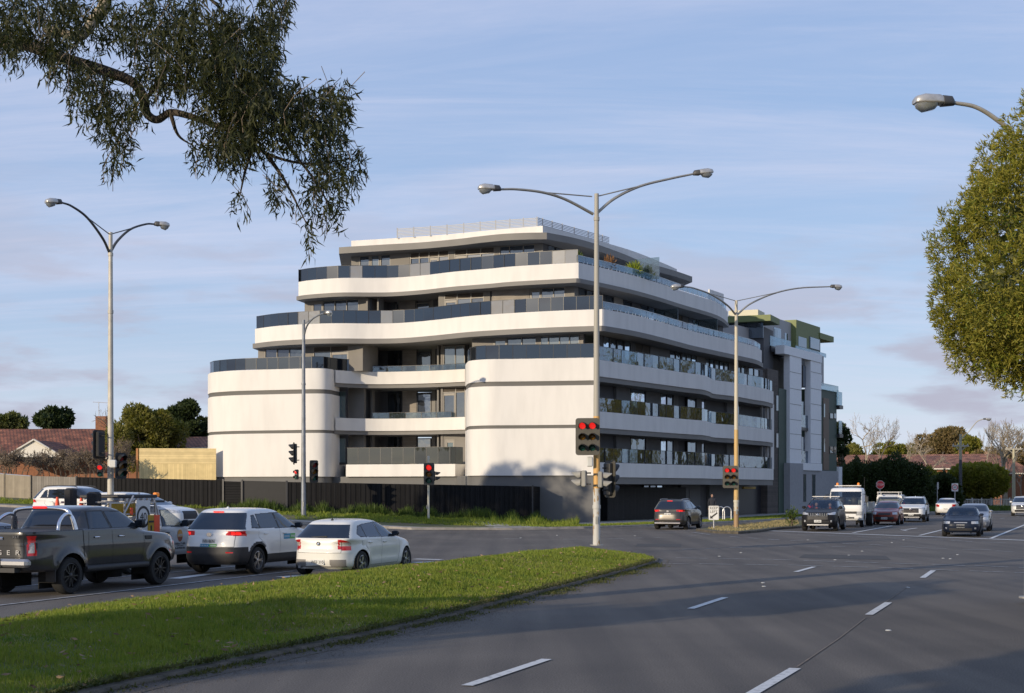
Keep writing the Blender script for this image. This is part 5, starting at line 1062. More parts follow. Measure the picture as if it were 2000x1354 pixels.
def make_car(name, label, cat, body, roofz, rules, x_mid, mats, group=None, roof_mat=None):
    """rules: list of (part, material, parent part, fn(c, n)->mask); later rules win. The rest is the shell."""
    e = empty(name, (0, 0, 0), 0, label, cat, group)
    V_ = body.rows.reshape(-1, 3).copy(); F_ = body.faces(); c = V_[F_].mean(1); a = V_[F_]; n = np.cross(a[:, 2] - a[:, 0], a[:, 3] - a[:, 1]); n /= (np.linalg.norm(n, axis=1)[:, None] + 1e-12)
    flip = (n * (c - np.array([x_mid, 0, 0.6]))).sum(1) < 0; n[flip] *= -1; F_[flip] = F_[flip][:, ::-1]
    hole = np.zeros(len(F_), bool)
    for wx, wr in body.wheels: hole |= (np.hypot(c[:, 0] - wx, c[:, 2] - wr) < body.Ra) & (np.abs(c[:, 1]) > body.hw.max() * 0.55)
    code = np.zeros(len(F_), int)
    for k, r in enumerate(rules): code[r[3](c, n)] = k + 1
    code[hole] = -1
    V_[:, 0] -= x_mid
    # snap the rim of the wheel arches onto a true circle
    for wx, wr in body.wheels:
        d = np.hypot(V_[:, 0] + x_mid - wx, V_[:, 2] - wr); m_ = (np.abs(d - body.Ra) < body.res * 0.75) & (np.abs(V_[:, 1]) > body.hw.max() * 0.5)
        s_ = body.Ra / d[m_]; V_[m_, 0] = (V_[m_, 0] + x_mid - wx) * s_ + wx - x_mid; V_[m_, 2] = (V_[m_, 2] - wr) * s_ + wr
    made = {}
    def emit(nm, m, par, mask):
        f = F_[mask]
        if len(f) == 0: return None
        u, inv = np.unique(f, return_inverse=True); o = np_mesh(nm, V_[u], inv.reshape(-1, 4), m, par, smooth=True, ang=38); return o
    shell = emit('body_shell', mats, e, code == 0); made['body_shell'] = shell
    # roof cap and floor
    K, M_ = body.rows.shape[:2]; top = body.rows[-1].copy(); mb = MB(); cx = top[:, 0].mean(); rings = 4; vs = []
    for k in range(rings + 1):
        f = 1 - k / rings
        for p in top: vs.append(((p[0] - cx) * f + cx - x_mid, p[1] * f, p[2] + roofz * (1 - f * f)))
    fs = [(k * M_ + j, k * M_ + (j + 1) % M_, (k + 1) * M_ + (j + 1) % M_, (k + 1) * M_ + j) for k in range(rings) for j in range(M_)]
    o = np_mesh('roof', np.array(vs), np.array(fs), roof_mat or mats, e, smooth=True); o.data.update()
    bot = body.rows[0]; u = MB(); u.box(((bot[:, 0].min() + bot[:, 0].max()) / 2 - x_mid, 0, bot[0][2] + 0.10), (bot[:, 0].max() - bot[:, 0].min() - 0.3, bot[:, 1].max() * 1.2, 0.2)); 
    for wx, wr in body.wheels:
        if wx > 20: continue
        for s_ in (-1, 1):
            w_ = body.hw.max(); n_ = 14; vs = []
            for k in range(n_ + 1):
                a_ = R(-15 + 210 * k / n_)
                for y_ in (w_ - 0.05, w_ - 0.42): vs.append((wx - x_mid + math.cos(a_) * (body.Ra + 0.015), s_ * y_, wr + math.sin(a_) * (body.Ra + 0.015)))
            u.add(vs, [(2 * k, 2 * k + 1, 2 * k + 3, 2 * k + 2) for k in range(n_)])
            u.box((wx - x_mid, s_ * (w_ - 0.44), wr + 0.12), (body.Ra * 2, 0.02, body.Ra * 1.6))
    u.build('underbody', M_under, e)
    for k, r in enumerate(rules):
        msk = code == k + 1
        if not msk.any(): continue
        if r[4] if len(r) > 4 else False:          # split left and right
            for sgn in (-1, 1):
                m2 = msk & (np.sign(c[:, 1]) == sgn); par = made.get((r[2], sgn)) or made.get(r[2]) or e
                o = emit(r[0], r[1], par, m2)
                if o: made[(r[0], sgn)] = o
        else:
            o = emit(r[0], r[1], made.get(r[2]) or e, msk)
            if o: made[r[0]] = o
    e['_xm'] = 0
    return e, made
def seam(body, x_mid, pts, parent, w=0.007, m=None, sides=(-1, 1), out=0.003, name='seam'):
    mb = MB()
    for s_ in sides:
        for (a, b) in zip(pts[:-1], pts[1:]):
            k = max(2, int(math.hypot(b[0] - a[0], b[1] - a[1]) / 0.06)); d = Vector((b[0] - a[0], b[1] - a[1])).normalized(); nn = Vector((-d.y, d.x)) * w / 2; vs = []
            for i in range(k + 1):
                x = a[0] + (b[0] - a[0]) * i / k; z = a[1] + (b[1] - a[1]) * i / k
                for sg in (-1, 1): xx, zz = x + nn.x * sg, z + nn.y * sg; vs.append((xx - x_mid, s_ * (float(body.y_at(xx, zz)) + out), zz))
            mb.add(vs, [(2 * i, 2 * i + 1, 2 * i + 3, 2 * i + 2) for i in range(k)])
    return mb.build(name, m or M_gap, parent)
def rear_seam(mb, body, xm, pts, w=0.008):
    for (a, b) in zip(pts[:-1], pts[1:]):
        k = max(3, int(math.hypot(b[0] - a[0], b[1] - a[1]) / 0.05)); d = Vector((b[0] - a[0], b[1] - a[1])).normalized(); nn = Vector((-d.y, d.x)) * w / 2; vs = []
        for i in range(k + 1):
            for sg in (-1, 1):
                y = a[0] + (b[0] - a[0]) * i / k + nn.x * sg; z = a[1] + (b[1] - a[1]) * i / k + nn.y * sg; hw = np.interp(z, body.z, body.hw); n_ = np.interp(z, body.z, body.n); xr = np.interp(z, body.z, body.xr); xf = np.interp(z, body.z, body.xf)
                vs.append((xr + (xf - xr) / 2 * (1 - max(0, 1 - (abs(y) / hw) ** n_) ** (1 / n_)) - 0.004 - xm, y, z))
        mb.add(vs, [(2 * i, 2 * i + 1, 2 * i + 3, 2 * i + 2) for i in range(k)])
WH = {}
def wheel(parent, x, y, r, w, rim, kind='ten', steer=0.0):
    s_ = 1 if y > 0 else -1; M = Matrix.Translation((0, 0, 0)) @ Matrix.Rotation(R(-90) * s_, 4, 'X')
    key = (r, w, rim.name, kind, s_)
    if key not in WH:
        rr = r * 0.69
        t = MB().lathe([(rr * 0.98, -w / 2 + 0.02), (rr * 1.02, -w / 2), (r * 0.93, -w / 2), (r * 0.985, -w / 2 + 0.03), (r, -w * 0.25), (r, w * 0.25), (r * 0.985, w / 2 - 0.03), (r * 0.93, w / 2), (rr * 1.03, w / 2 + 0.004), (rr, w / 2 - 0.01), (rr * 0.97, w / 2 - 0.06)], 36, M, False)
        b = MB().lathe([(rr * 0.99, w / 2 - 0.012), (rr * 0.93, w / 2 - 0.008), (rr * 0.90, w / 2 - 0.05), (rr * 0.88, -w / 4)], 32, M, False)
        sp = {'ten': 10, 'five': 5, 'seven': 7, 'steel': 0}[kind]
        b.lathe([(rr * 0.20, w / 2 - 0.06), (rr * 0.2, w / 2 - 0.018), (rr * 0.15, w / 2 - 0.008)], 16, M)
        for k in range(sp):
            for off in ((-0.13, 0.13) if kind in ('five', 'seven') else (0,)):
                Ms = M @ Matrix.Rotation(2 * math.pi * k / sp + (off if kind != 'ten' else (0.12 if k % 2 else -0.05)), 4, 'Z')
                b.box((0, 0, 0), (rr * 0.76, rr * (0.10 if kind != 'ten' else 0.11), 0.03), mtx=Ms @ Matrix.Translation((rr * 0.53, 0, w / 2 - 0.035)))
        if kind == 'steel':
            b.lathe([(rr * 0.86, w / 2 - 0.03), (rr * 0.6, w / 2 - 0.02), (rr * 0.5, w / 2 - 0.05), (rr * 0.2, w / 2 - 0.02), (rr * 0.1, w / 2 - 0.02), (0.001, w / 2 - 0.02)], 24, M, False)
        d = MB().lathe([(rr * 0.9, w / 2 - 0.09), (rr * 0.85, w / 2 - 0.085), (0.02, w / 2 - 0.085)], 20, M)
        to = t.build('tyre', M_tyre, None, 40); bo = b.build('rim', rim, None, 40); do = d.build('brake_disc', mat('disc_dark', (0.03, 0.03, 0.03), 0.5), None)
        WH[key] = (to.data, bo.data, do.data)
        for q in (to, bo, do): bpy.data.objects.remove(q)
    a, b, c = WH[key]; o = link('wheel', a, None, parent); o.location = (x, y, r); o.rotation_euler = (0, 0, steer)
    link('rim', b, None, o); link('brake_disc', c, None, o); return o
def wheels(e, body, x_mid, w, rim, kind, inset=0.02):
    for wx, wr in body.wheels:
        for s_ in (-1, 1): wheel(e, wx - x_mid, s_ * (body.lv[:, 3].max() - w / 2 - inset), wr, w, rim, kind)
def quad(name, m, parent, c, xa, ya, w, h, th=0.006):
    return MB().prism(rrect(w, h, min(w, h) * 0.12), 0, th, frame3(c, xa, ya)).build(name, m, parent)
def plate(parent, x, y, z, txt, front=False, m=None, w=0.37, tc=None, tilt=0.0, size=None):
    s_ = 1 if front else -1; p = quad('number_plate', m or M_plate, parent, (x, y, z), (0, s_, 0), (tilt * -s_, 0, 1), w, 0.13 if w < 0.4 else 0.13)
    bm_ = frame3((x + s_ * 0.010, y, z - 0.004), (0, s_, 0), (0, 0, 1))
    text('lettering', txt, size or 0.115, tc or M_signk, p, bm_, sx=0.80); return p
# generic rule makers (all in car coordinates, x from rear bumper, z up)
def R_side(poly, zmin=0.0): return lambda c, n: (np.abs(n[:, 1]) > 0.45) & inside(c[:, 0], c[:, 2], poly)
def R_rear(poly, nx=-0.25): return lambda c, n: (n[:, 0] < nx) & inside(np.abs(c[:, 1]), c[:, 2], poly)
def R_front(poly, nx=0.2): return lambda c, n: (n[:, 0] > nx) & inside(np.abs(c[:, 1]), c[:, 2], poly)
def R_box(x0, x1, z0, z1): return lambda c, n: (c[:, 0] > x0) & (c[:, 0] < x1) & (c[:, 2] > z0) & (c[:, 2] < z1)
def grow(poly, d):
    cx = sum(p[0] for p in poly) / len(poly); cz = sum(p[1] for p in poly) / len(poly); out = []
    for x, z in poly: L_ = math.hypot(x - cx, z - cz); out.append((x + (x - cx) / L_ * d * 1.4, z + (z - cz) / L_ * d * 1.1))
    return out
def archband(body, d): return lambda c, n: np.any([np.hypot(c[:, 0] - wx, c[:, 2] - wr) < body.Ra + d for wx, wr in body.wheels], axis=0) & (np.abs(c[:, 1]) > body.hw.max() * 0.6) & (c[:, 2] < body.wheels[0][1] + body.Ra + d)
def mirror(e, body, x_mid, x, z, m, size=(0.16, 0.22, 0.15), hw=None):
    for s_ in (-1, 1):
        y0 = float(body.y_at(x, z)) if hw is None else hw
        o = MB().box((x - x_mid, s_ * (y0 + 0.13), z), size, bev=0.045).build('wing_mirror', m, e, 50)
        MB().box((x - x_mid + 0.02, s_ * (y0 + 0.02), z - 0.05), (0.07, 0.12, 0.05)).build('mirror_stalk', M_plastic, o)
        MB().box((x - x_mid - size[0] / 2 - 0.003, s_ * (y0 + 0.135), z), (0.006, size[1] * 0.8, size[2] * 0.75)).build('mirror_glass', M_cg, o)
def handles(e, body, x_mid, pts, m, sides=(-1, 1)):
    for x, z in pts:
        for s_ in sides:
            y = float(body.y_at(x, z)) + 0.018; MB().box((x - x_mid, s_ * y, z), (0.19, 0.03, 0.035), bev=0.01).build('door_handle', m, e, 50)
def seat_block(e, x_mid, x, z, w):      # dark seats seen through the screen
    MB().box((x - x_mid, 0.36, z), (0.2, 0.42, 0.5), bev=0.08).box((x - x_mid, -0.36, z), (0.2, 0.42, 0.5), bev=0.08).build('seats', M_plastic, e, 60)
def place(e, X, Y, head, back=False): 
    e.location = (X, Y, zgf(X, Y) + 0.004); e.rotation_euler = (0, 0, head); return e
HU = math.atan2(U.y, U.x)
def from_wheel(px, py, r, z=0.0): d = (H - r - z) * F / (py - YH); return Vector(((px - 1000) / F * d, d, 0))
# ---- 1 dark grey dual-cab pickup
def pickup():
    lv = [(0.50, 0.10, 5.20, 0.86, 8), (0.56, 0.03, 5.30, 0.90, 8), (0.75, 0.0, 5.34, 0.915, 8), (0.98, 0.0, 5.33, 0.915, 7), (1.10, 0.0, 5.24, 0.905, 6.5), (1.16, 0.0, 5.08, 0.90, 6.5), (1.22, 0.0, 4.5, 0.895, 7), (1.27, 0.0, 4.05, 0.89, 8), (1.32, 0.01, 3.98, 0.885, 8),
          (1.345, 1.62, 3.93, 0.86, 7), (1.45, 1.70, 3.78, 0.82, 7), (1.62, 1.80, 3.50, 0.755, 6.5), (1.75, 1.90, 3.18, 0.70, 6), (1.80, 2.05, 2.95, 0.64, 5), (1.825, 2.25, 2.75, 0.50, 4)]
    b = Body(lv, 0.028, [(1.22, 0.385), (4.44, 0.385)], 0.475, flare=0.05, dent=0.02); b._belt = 1.2; b.__init__(lv, 0.028, [(1.22, 0.385), (4.44, 0.385)], 0.475, 0.05, 0.022)
    xm = 2.67; rw = [(1.94, 1.35), (2.62, 1.35), (2.50, 1.70), (2.02, 1.70)]; fw = [(2.72, 1.35), (3.72, 1.35), (3.66, 1.43), (3.30, 1.68), (2.60, 1.705)]
    rd = [(1.84, 0.56), (2.66, 0.56), (2.66, 1.335), (1.84, 1.335), (1.82, 1.0)]; fd = [(2.67, 0.56), (3.72, 0.56), (3.80, 1.0), (3.78, 1.30), (2.67, 1.335)]
    rules = [('door', P_grey, None, lambda c, n: R_side(rd)(c, n) | False, True), ('door', P_grey, None, R_side(fd), True),
        ('tailgate', P_grey, None, lambda c, n: (n[:, 0] < -0.5) & (np.abs(c[:, 1]) < 0.70) & (c[:, 2] > 0.80) & (c[:, 2] < 1.30)),
        ('window_surround', M_plastic, None, lambda c, n: R_side(grow(rw, 0.035))(c, n) | R_side(grow(fw, 0.04))(c, n)),
        ('side_window', M_cg, None, R_side(rw), True), ('side_window', M_cg, None, R_side(fw), True),
        ('windscreen', M_cg, None, lambda c, n: (n[:, 0] > 0.25) & (c[:, 2] > 1.36) & (c[:, 2] < 1.74) & (np.abs(c[:, 1]) < 0.95 * np.interp(c[:, 2], b.z, b.hw))),
        ('rear_window', M_cg, None, lambda c, n: (n[:, 0] < -0.3) & (c[:, 0] > 1.5) & (c[:, 2] > 1.40) & (c[:, 2] < 1.72) & (np.abs(c[:, 1]) < 0.64)),
        ('bed_cover', M_plastic, None, lambda c, n: (n[:, 2] > 0.6) & (c[:, 0] < 1.66) & (c[:, 2] > 1.318)),
        ('tail_light', M_tail, None, lambda c, n: (c[:, 0] < 0.24) & (np.abs(c[:, 1]) > 0.72) & (c[:, 2] > 0.84) & (c[:, 2] < 1.24), True),
        ('reversing_lamp', M_rev, None, lambda c, n: (c[:, 0] < 0.20) & (np.abs(c[:, 1]) > 0.75) & (c[:, 2] > 0.90) & (c[:, 2] < 1.10), True),
        ('headlight', M_head, None, lambda c, n: (c[:, 0] > 4.95) & (np.abs(c[:, 1]) > 0.5) & (c[:, 2] > 0.95) & (c[:, 2] < 1.12), True),
        ('wheel_arch', P_grey, None, archband(b, 0.05), True)]
    e, md = make_car('pickup_truck', 'dark grey dual-cab pickup with chrome sports bar, black wheels and pink number plate', 'pickup truck', b, 0.01, rules, xm, P_grey)
    wheels(e, b, xm, 0.26, M_alloyd, 'ten', -0.02)
    for s in ([(1.83, 0.58), (1.82, 1.0), (1.86, 1.33)], [(2.665, 0.58), (2.665, 1.345)], [(3.74, 0.62), (3.83, 1.0), (3.82, 1.28)], [(1.84, 0.585), (3.72, 0.585)]): seam(b, xm, s, e)
    seam(b, xm, [(1.66, 0.58), (1.66, 1.32)], e, 0.02)
    q = MB()
    for y0, y1, za, zb in ((-0.70, 0.70, 0.795, 0.805), (-0.705, -0.695, 0.80, 1.31), (0.695, 0.705, 0.80, 1.31), (-0.7, 0.7, 1.04, 1.046)): q.box((-xm - 0.003, (y0 + y1) / 2, (za + zb) / 2), (0.006, y1 - y0, zb - za))
    q.build('seam', M_gap, e)
    bu = MB().box((-xm - 0.07, 0, 0.70), (0.20, 1.80, 0.17), bev=0.05).build('rear_bumper', M_silv, e, 40); MB().box((-xm - 0.06, 0, 0.555), (0.18, 1.2, 0.09)).build('bumper_step', M_plastic, bu)
    MB().box((-xm - 0.172, 0, 0.71), (0.01, 0.56, 0.17)).build('plate_recess', M_plastic, bu)
    mp = mat('plate_pink', (0.65, 0.25, 0.42), 0.5); plate(e, -xm - 0.178, -0.42 if 0 else 0.0, 0.71, '1RI 5KTY', m=mp, w=0.50, size=0.12)
    for k, ch in enumerate('RANGER'): text('lettering', ch, 0.135, M_silv, md['tailgate'], frame3((-xm - 0.012, 0.56 - k * 0.225, 0.90), (0, -1, 0), (0, 0, 1)), sx=1.35, ext=0.004)
    text('badge', 'XLT', 0.07, M_chrome, md['tailgate'], frame3((-xm - 0.012, -0.52, 1.22), (0, -1, 0), (0, 0, 1)), sx=1.3)
    MB().box((-xm - 0.02, 0, 1.19), (0.03, 0.42, 0.06), bev=0.015).build('tailgate_handle', M_chrome, e, 40)
    MB().prism([(0.10 * math.cos(t), 0.045 * math.sin(t)) for t in np.linspace(0, 2 * math.pi, 20)[:-1]], 0, 0.01, frame3((-xm - 0.003, 0.05, 1.08), (0, -1, 0), (0, 0, 1))).build('badge', M_chrome, e)
    sb = MB()
    for s_ in (-1, 1):
        sb.tube(crom([(0.95 - xm, s_ * 0.80, 1.33), (1.02 - xm, s_ * 0.79, 1.52), (1.28 - xm, s_ * 0.74, 1.66), (1.50 - xm, s_ * 0.73, 1.60), (1.58 - xm, s_ * 0.78, 1.33)], 6), 0.038, 10)
    sb.tube(crom([(1.50 - xm, -0.80, 1.33), (1.46 - xm, -0.74, 1.60), (1.44 - xm, -0.60, 1.75), (1.43 - xm, 0, 1.79), (1.44 - xm, 0.60, 1.75), (1.46 - xm, 0.74, 1.60), (1.50 - xm, 0.80, 1.33)], 8), 0.042, 10)
    sb.build('sports_bar', M_chrome, e, 60); MB().box((1.38 - xm, 0, 1.80), (0.05, 0.34, 0.045), bev=0.01).build('brake_light', M_brake, e)
    st = MB(); st.tube([(1.72 - xm, -0.90, 0.50), (3.95 - xm, -0.90, 0.50)], 0.07, 8); st.tube([(1.72 - xm, 0.90, 0.50), (3.95 - xm, 0.90, 0.50)], 0.07, 8); st.build('side_step', M_plastic, e, 60)
    for s_ in (-1, 1): MB().box((0.72 - xm, s_ * 0.80, 0.45), (0.02, 0.24, 0.34)).build('mudflap', M_plastic, e)
    mirror(e, b, xm, 3.66, 1.42, M_plastic, (0.15, 0.24, 0.19)); handles(e, b, xm, [(2.12, 1.16), (2.98, 1.16)], M_chrome)
    o = MB().box((4.0 - xm, -0.905 + 0.0, 1.10), (0.26, 0.03, 0.09), bev=0.01).build('side_vent', M_plastic, e, 40)
    return e
def suv_levels(L=4.6, Hh=1.69, W=0.925):
    k = Hh / 1.69; w = W / 0.925; x = L / 4.6
    return [(z * k, a * x, b_ * x, h * w, n) for z, a, b_, h, n in [(0.26, 0.16, 4.44, 0.85, 6), (0.36, 0.06, 4.52, 0.90, 6), (0.55, 0.0, 4.60, 0.925, 5.5), (0.80, 0.02, 4.58, 0.925, 5.2), (0.93, 0.05, 4.50, 0.92, 5), (1.01, 0.08, 4.32, 0.912, 5), (1.08, 0.10, 3.90, 0.905, 5.5), (1.13, 0.12, 3.50, 0.895, 6.5),
            (1.18, 0.15, 3.38, 0.875, 6.5), (1.30, 0.24, 3.15, 0.825, 6), (1.45, 0.37, 2.85, 0.765, 5.5), (1.58, 0.50, 2.55, 0.71, 5), (1.64, 0.60, 2.35, 0.665, 4.5), (1.675, 0.78, 2.15, 0.58, 4), (1.69, 1.0, 1.95, 0.46, 3.5)]]
def suv(label, pnt, L=4.6, Hh=1.69, W=0.925, res=0.03, name='parked_car', clad=True, rim=None, kind='five', r=0.35, wb=(0.95, 3.66), nwin=3, txt='', front_txt='', grille=None, rails=True, tail=None, emblem=True, rear_kind=0, clear=False, front_kind=0):
    lv = suv_levels(L, Hh, W); k = Hh / 1.69; x = L / 4.6; w = [(wb[0] * x, r), (wb[1] * x, r)]; b = Body(lv, res, w, r + 0.075, 0.025, 0.02); xm = L / 2
    g = M_cg; ws = M_cgs if clear else M_cg
    S = lambda p: [(a * x, c * k) for a, c in p]
    w1 = S([(0.72, 1.20), (1.06, 1.19), (0.98, 1.50), (0.86, 1.48)]); w2 = S([(1.12, 1.185), (2.02, 1.17), (1.95, 1.56), (1.10, 1.535)]); w3 = S([(2.10, 1.17), (3.12, 1.165), (3.02, 1.24), (2.55, 1.535), (2.04, 1.56)])
    d1 = S([(1.15, 0.42), (2.06, 0.42), (2.06, 1.15), (1.0, 1.17), (0.98, 0.95), (1.3, 0.75)]); d2 = S([(2.07, 0.42), (3.12, 0.42), (3.24, 0.8), (3.2, 1.14), (2.07, 1.15)])
    zc_ = 0.50 * k
    rules = []
    if clad: rules += [('lower_cladding', M_plastic, None, lambda c, n: (c[:, 2] < zc_ + 0.0 * c[:, 0])), ('wheel_arch', M_plastic, None, archband(b, 0.07), True)]
    if clad: rules += [('rear_bumper', M_plastic, None, lambda c, n: (c[:, 0] < 0.5) & (c[:, 2] < 0.70 * k))]
    rules += [('door', pnt, None, lambda c, n: R_side(d1)(c, n) & (c[:, 2] > zc_), True), ('door', pnt, None, lambda c, n: R_side(d2)(c, n) & (c[:, 2] > zc_), True),
        ('tailgate', pnt, None, lambda c, n: (n[:, 0] < -0.35) & (c[:, 0] < 1.0) & (np.abs(c[:, 1]) < 0.68 * W / 0.925) & (c[:, 2] > 0.72 * k) & (c[:, 2] < 1.14 * k)),
        ('window_surround', M_plastic, None, lambda c, n: R_side(grow(w2, 0.03))(c, n) | R_side(grow(w3, 0.035))(c, n) | R_side(grow(w1, 0.03))(c, n)),
        ('side_window', g, None, R_side(w1), True), ('side_window', g, None, R_side(w2), True), ('side_window', g, None, R_side(w3), True),
        ('windscreen', ws, None, lambda c, n: (n[:, 0] > 0.2) & (c[:, 0] > 2.0) & (c[:, 2] > 1.17 * k) & (c[:, 2] < 1.60 * k) & (np.abs(c[:, 1]) < np.interp(c[:, 2], b.z, b.hw) * 0.93)),
        ('rear_window', g, None, lambda c, n: (n[:, 0] < -0.2) & (c[:, 0] < 1.2) & (c[:, 2] > 1.15 * k) & (c[:, 2] < 1.58 * k) & (np.abs(c[:, 1]) < np.interp(c[:, 2], b.z, b.hw) * 0.955)),
        ('spoiler', pnt, None, lambda c, n: (c[:, 0] < 1.0) & (c[:, 2] > 1.585 * k) & (c[:, 2] < 1.66 * k) & (n[:, 0] < -0.1))]
    zt0, zt1 = (0.98, 1.12) if rear_kind == 0 else (0.92, 1.08)
    tl = lambda c, n: (c[:, 2] > (zt0 + 0.06 * (1 - np.clip(np.abs(c[:, 1]) / W, 0, 1))) * k) & (c[:, 2] < zt1 * k) & ((n[:, 0] < -0.25) & (np.abs(c[:, 1]) > 0.46 * W / 0.925) & (c[:, 0] < 1) | (np.abs(c[:, 1]) > 0.6) & (c[:, 0] < 0.42) & (c[:, 2] > (zt0 + 0.02) * k))
    rules += [('tail_light', tail or M_tail, None, tl, True), ('brake_lamp', M_brake, None, lambda c, n: tl(c, n) & (np.abs(c[:, 1]) > 0.60) & (np.abs(c[:, 1]) < 0.78) & (c[:, 2] > (zt0 + 0.04) * k) & (c[:, 2] < (zt1 - 0.03) * k), True)]
    hz0, hz1 = 0.86 * k, 1.0 * k
    rules += [('headlight', M_head, None, lambda c, n: (c[:, 0] > 4.02 * x) & (np.abs(c[:, 1]) > 0.50) & (c[:, 2] > hz0) & (c[:, 2] < hz1) & (n[:, 2] < 0.85), True),
        ('grille', M_plastic, None, lambda c, n: (n[:, 0] > 0.4) & (np.abs(c[:, 1]) < 0.50) & (c[:, 2] > 0.60 * k) & (c[:, 2] < 0.94 * k)), ('lower_grille', M_plastic, None, lambda c, n: (n[:, 0] > 0.4) & (np.abs(c[:, 1]) < 0.62) & (c[:, 2] > 0.36 * k) & (c[:, 2] < 0.54 * k)),
        ('fog_light', M_head, None, lambda c, n: (n[:, 0] > 0.3) & (np.hypot(np.abs(c[:, 1]) - 0.68, c[:, 2] - 0.52 * k) < 0.05), True),
        ('reflector', M_tail, None, lambda c, n: (n[:, 0] < -0.4) & (np.abs(c[:, 1]) > 0.50) & (np.abs(c[:, 1]) < 0.68) & (c[:, 2] > 0.57 * k) & (c[:, 2] < 0.60 * k), True)]
    e, md = make_car(name, label, 'car', b, 0.012, rules, xm, pnt)
    wheels(e, b, xm, 0.235, rim or M_alloy, kind, 0.01)
    if res < 0.05:
        for s in (S([(1.0, 1.17), (0.97, 0.95), (1.32, 0.72), (1.36, 0.42)]), S([(2.065, 0.42), (2.065, 1.165)]), S([(3.15, 0.42), (3.25, 0.8), (3.22, 1.13)])): seam(b, xm, s, e)
        q = MB()
        rear_seam(q, b, xm, [(-0.69, 1.12 * k), (-0.69, 0.72 * k), (0.69, 0.72 * k), (0.69, 1.12 * k)]); q.build('seam', M_gap, e)
    if rails:
        r_ = MB()
        for s_ in (-1, 1): r_.tube(crom([(0.70 * x - xm, s_ * 0.60, 1.655 * k), (0.85 * x - xm, s_ * 0.61, 1.70 * k), (1.6 * x - xm, s_ * 0.62, 1.715 * k), (2.3 * x - xm, s_ * 0.62, 1.69 * k), (2.45 * x - xm, s_ * 0.62, 1.63 * k)], 4), 0.018, 6)
        r_.build('roof_rails', M_silv if rails == 1 else M_plastic, e, 60)
    MB().lathe([(0.05, 0), (0.03, 0.03), (0.01, 0.05)], 8, Matrix.Translation((0.95 * x - xm, 0, 1.685 * k))).build('antenna', pnt, e)
    MB().box((0.50 * x - xm, 0, 1.605 * k), (0.02, 0.30, 0.03)).build('brake_light', M_brake, e)
    MB().tube([(0.20 * x - xm - 0.02, 0.0, 1.19 * k), (0.27 * x - xm - 0.03, -0.22, 1.22 * k)], 0.012, 6).build('wiper', M_plastic, e)
    if emblem:
        MB().prism([(0.075 * math.cos(t), 0.05 * math.sin(t)) for t in np.linspace(0, 2 * math.pi, 20)[:-1]], 0, 0.012, frame3((0.075 * x - xm - 0.02, 0, 1.03 * k), (0, -1, 0), (0, 0, 1))).build('badge', M_chrome, e)
    if txt: plate(e, 0.04 * x - xm - 0.012, 0.0, 0.86 * k, txt)
    if front_txt: plate(e, L - xm + 0.0, 0.0, 0.52 * k, front_txt, True)
    mirror(e, b, xm, 3.02 * x, 1.22 * k, M_plastic if clad else pnt, (0.15, 0.21, 0.15)); handles(e, b, xm, [(1.32 * x, 1.03 * k), (2.30 * x, 1.02 * k)], pnt)
    if grille:
        q = MB()
        if grille == 'bars':
            for y in np.linspace(-0.48, 0.48, 9): q.box((L - xm + 0.0, y, 0.86 * k), (0.05, 0.055, 0.17 * k))
            q.box((L - xm - 0.01, 0, 0.79 * k), (0.04, 0.9, 0.02))
        else:
            for z in (0.66, 0.74, 0.82): q.box((L - xm - 0.0, 0, z * k), (0.03, 0.86, 0.018))
        q.lathe([(0.07, 0), (0.07, 0.03), (0.05, 0.035)], 14, frame3((L - xm + 0.0, 0, 0.84 * k), (0, 1, 0), (0, 0, 1))); q.build('grille_bars', M_chrome, e)
        MB().box((L - xm - 0.03, 0, 0.33 * k), (0.08, 1.1, 0.05)).build('skid_plate', M_silv, e)
    return e, b, xm, md
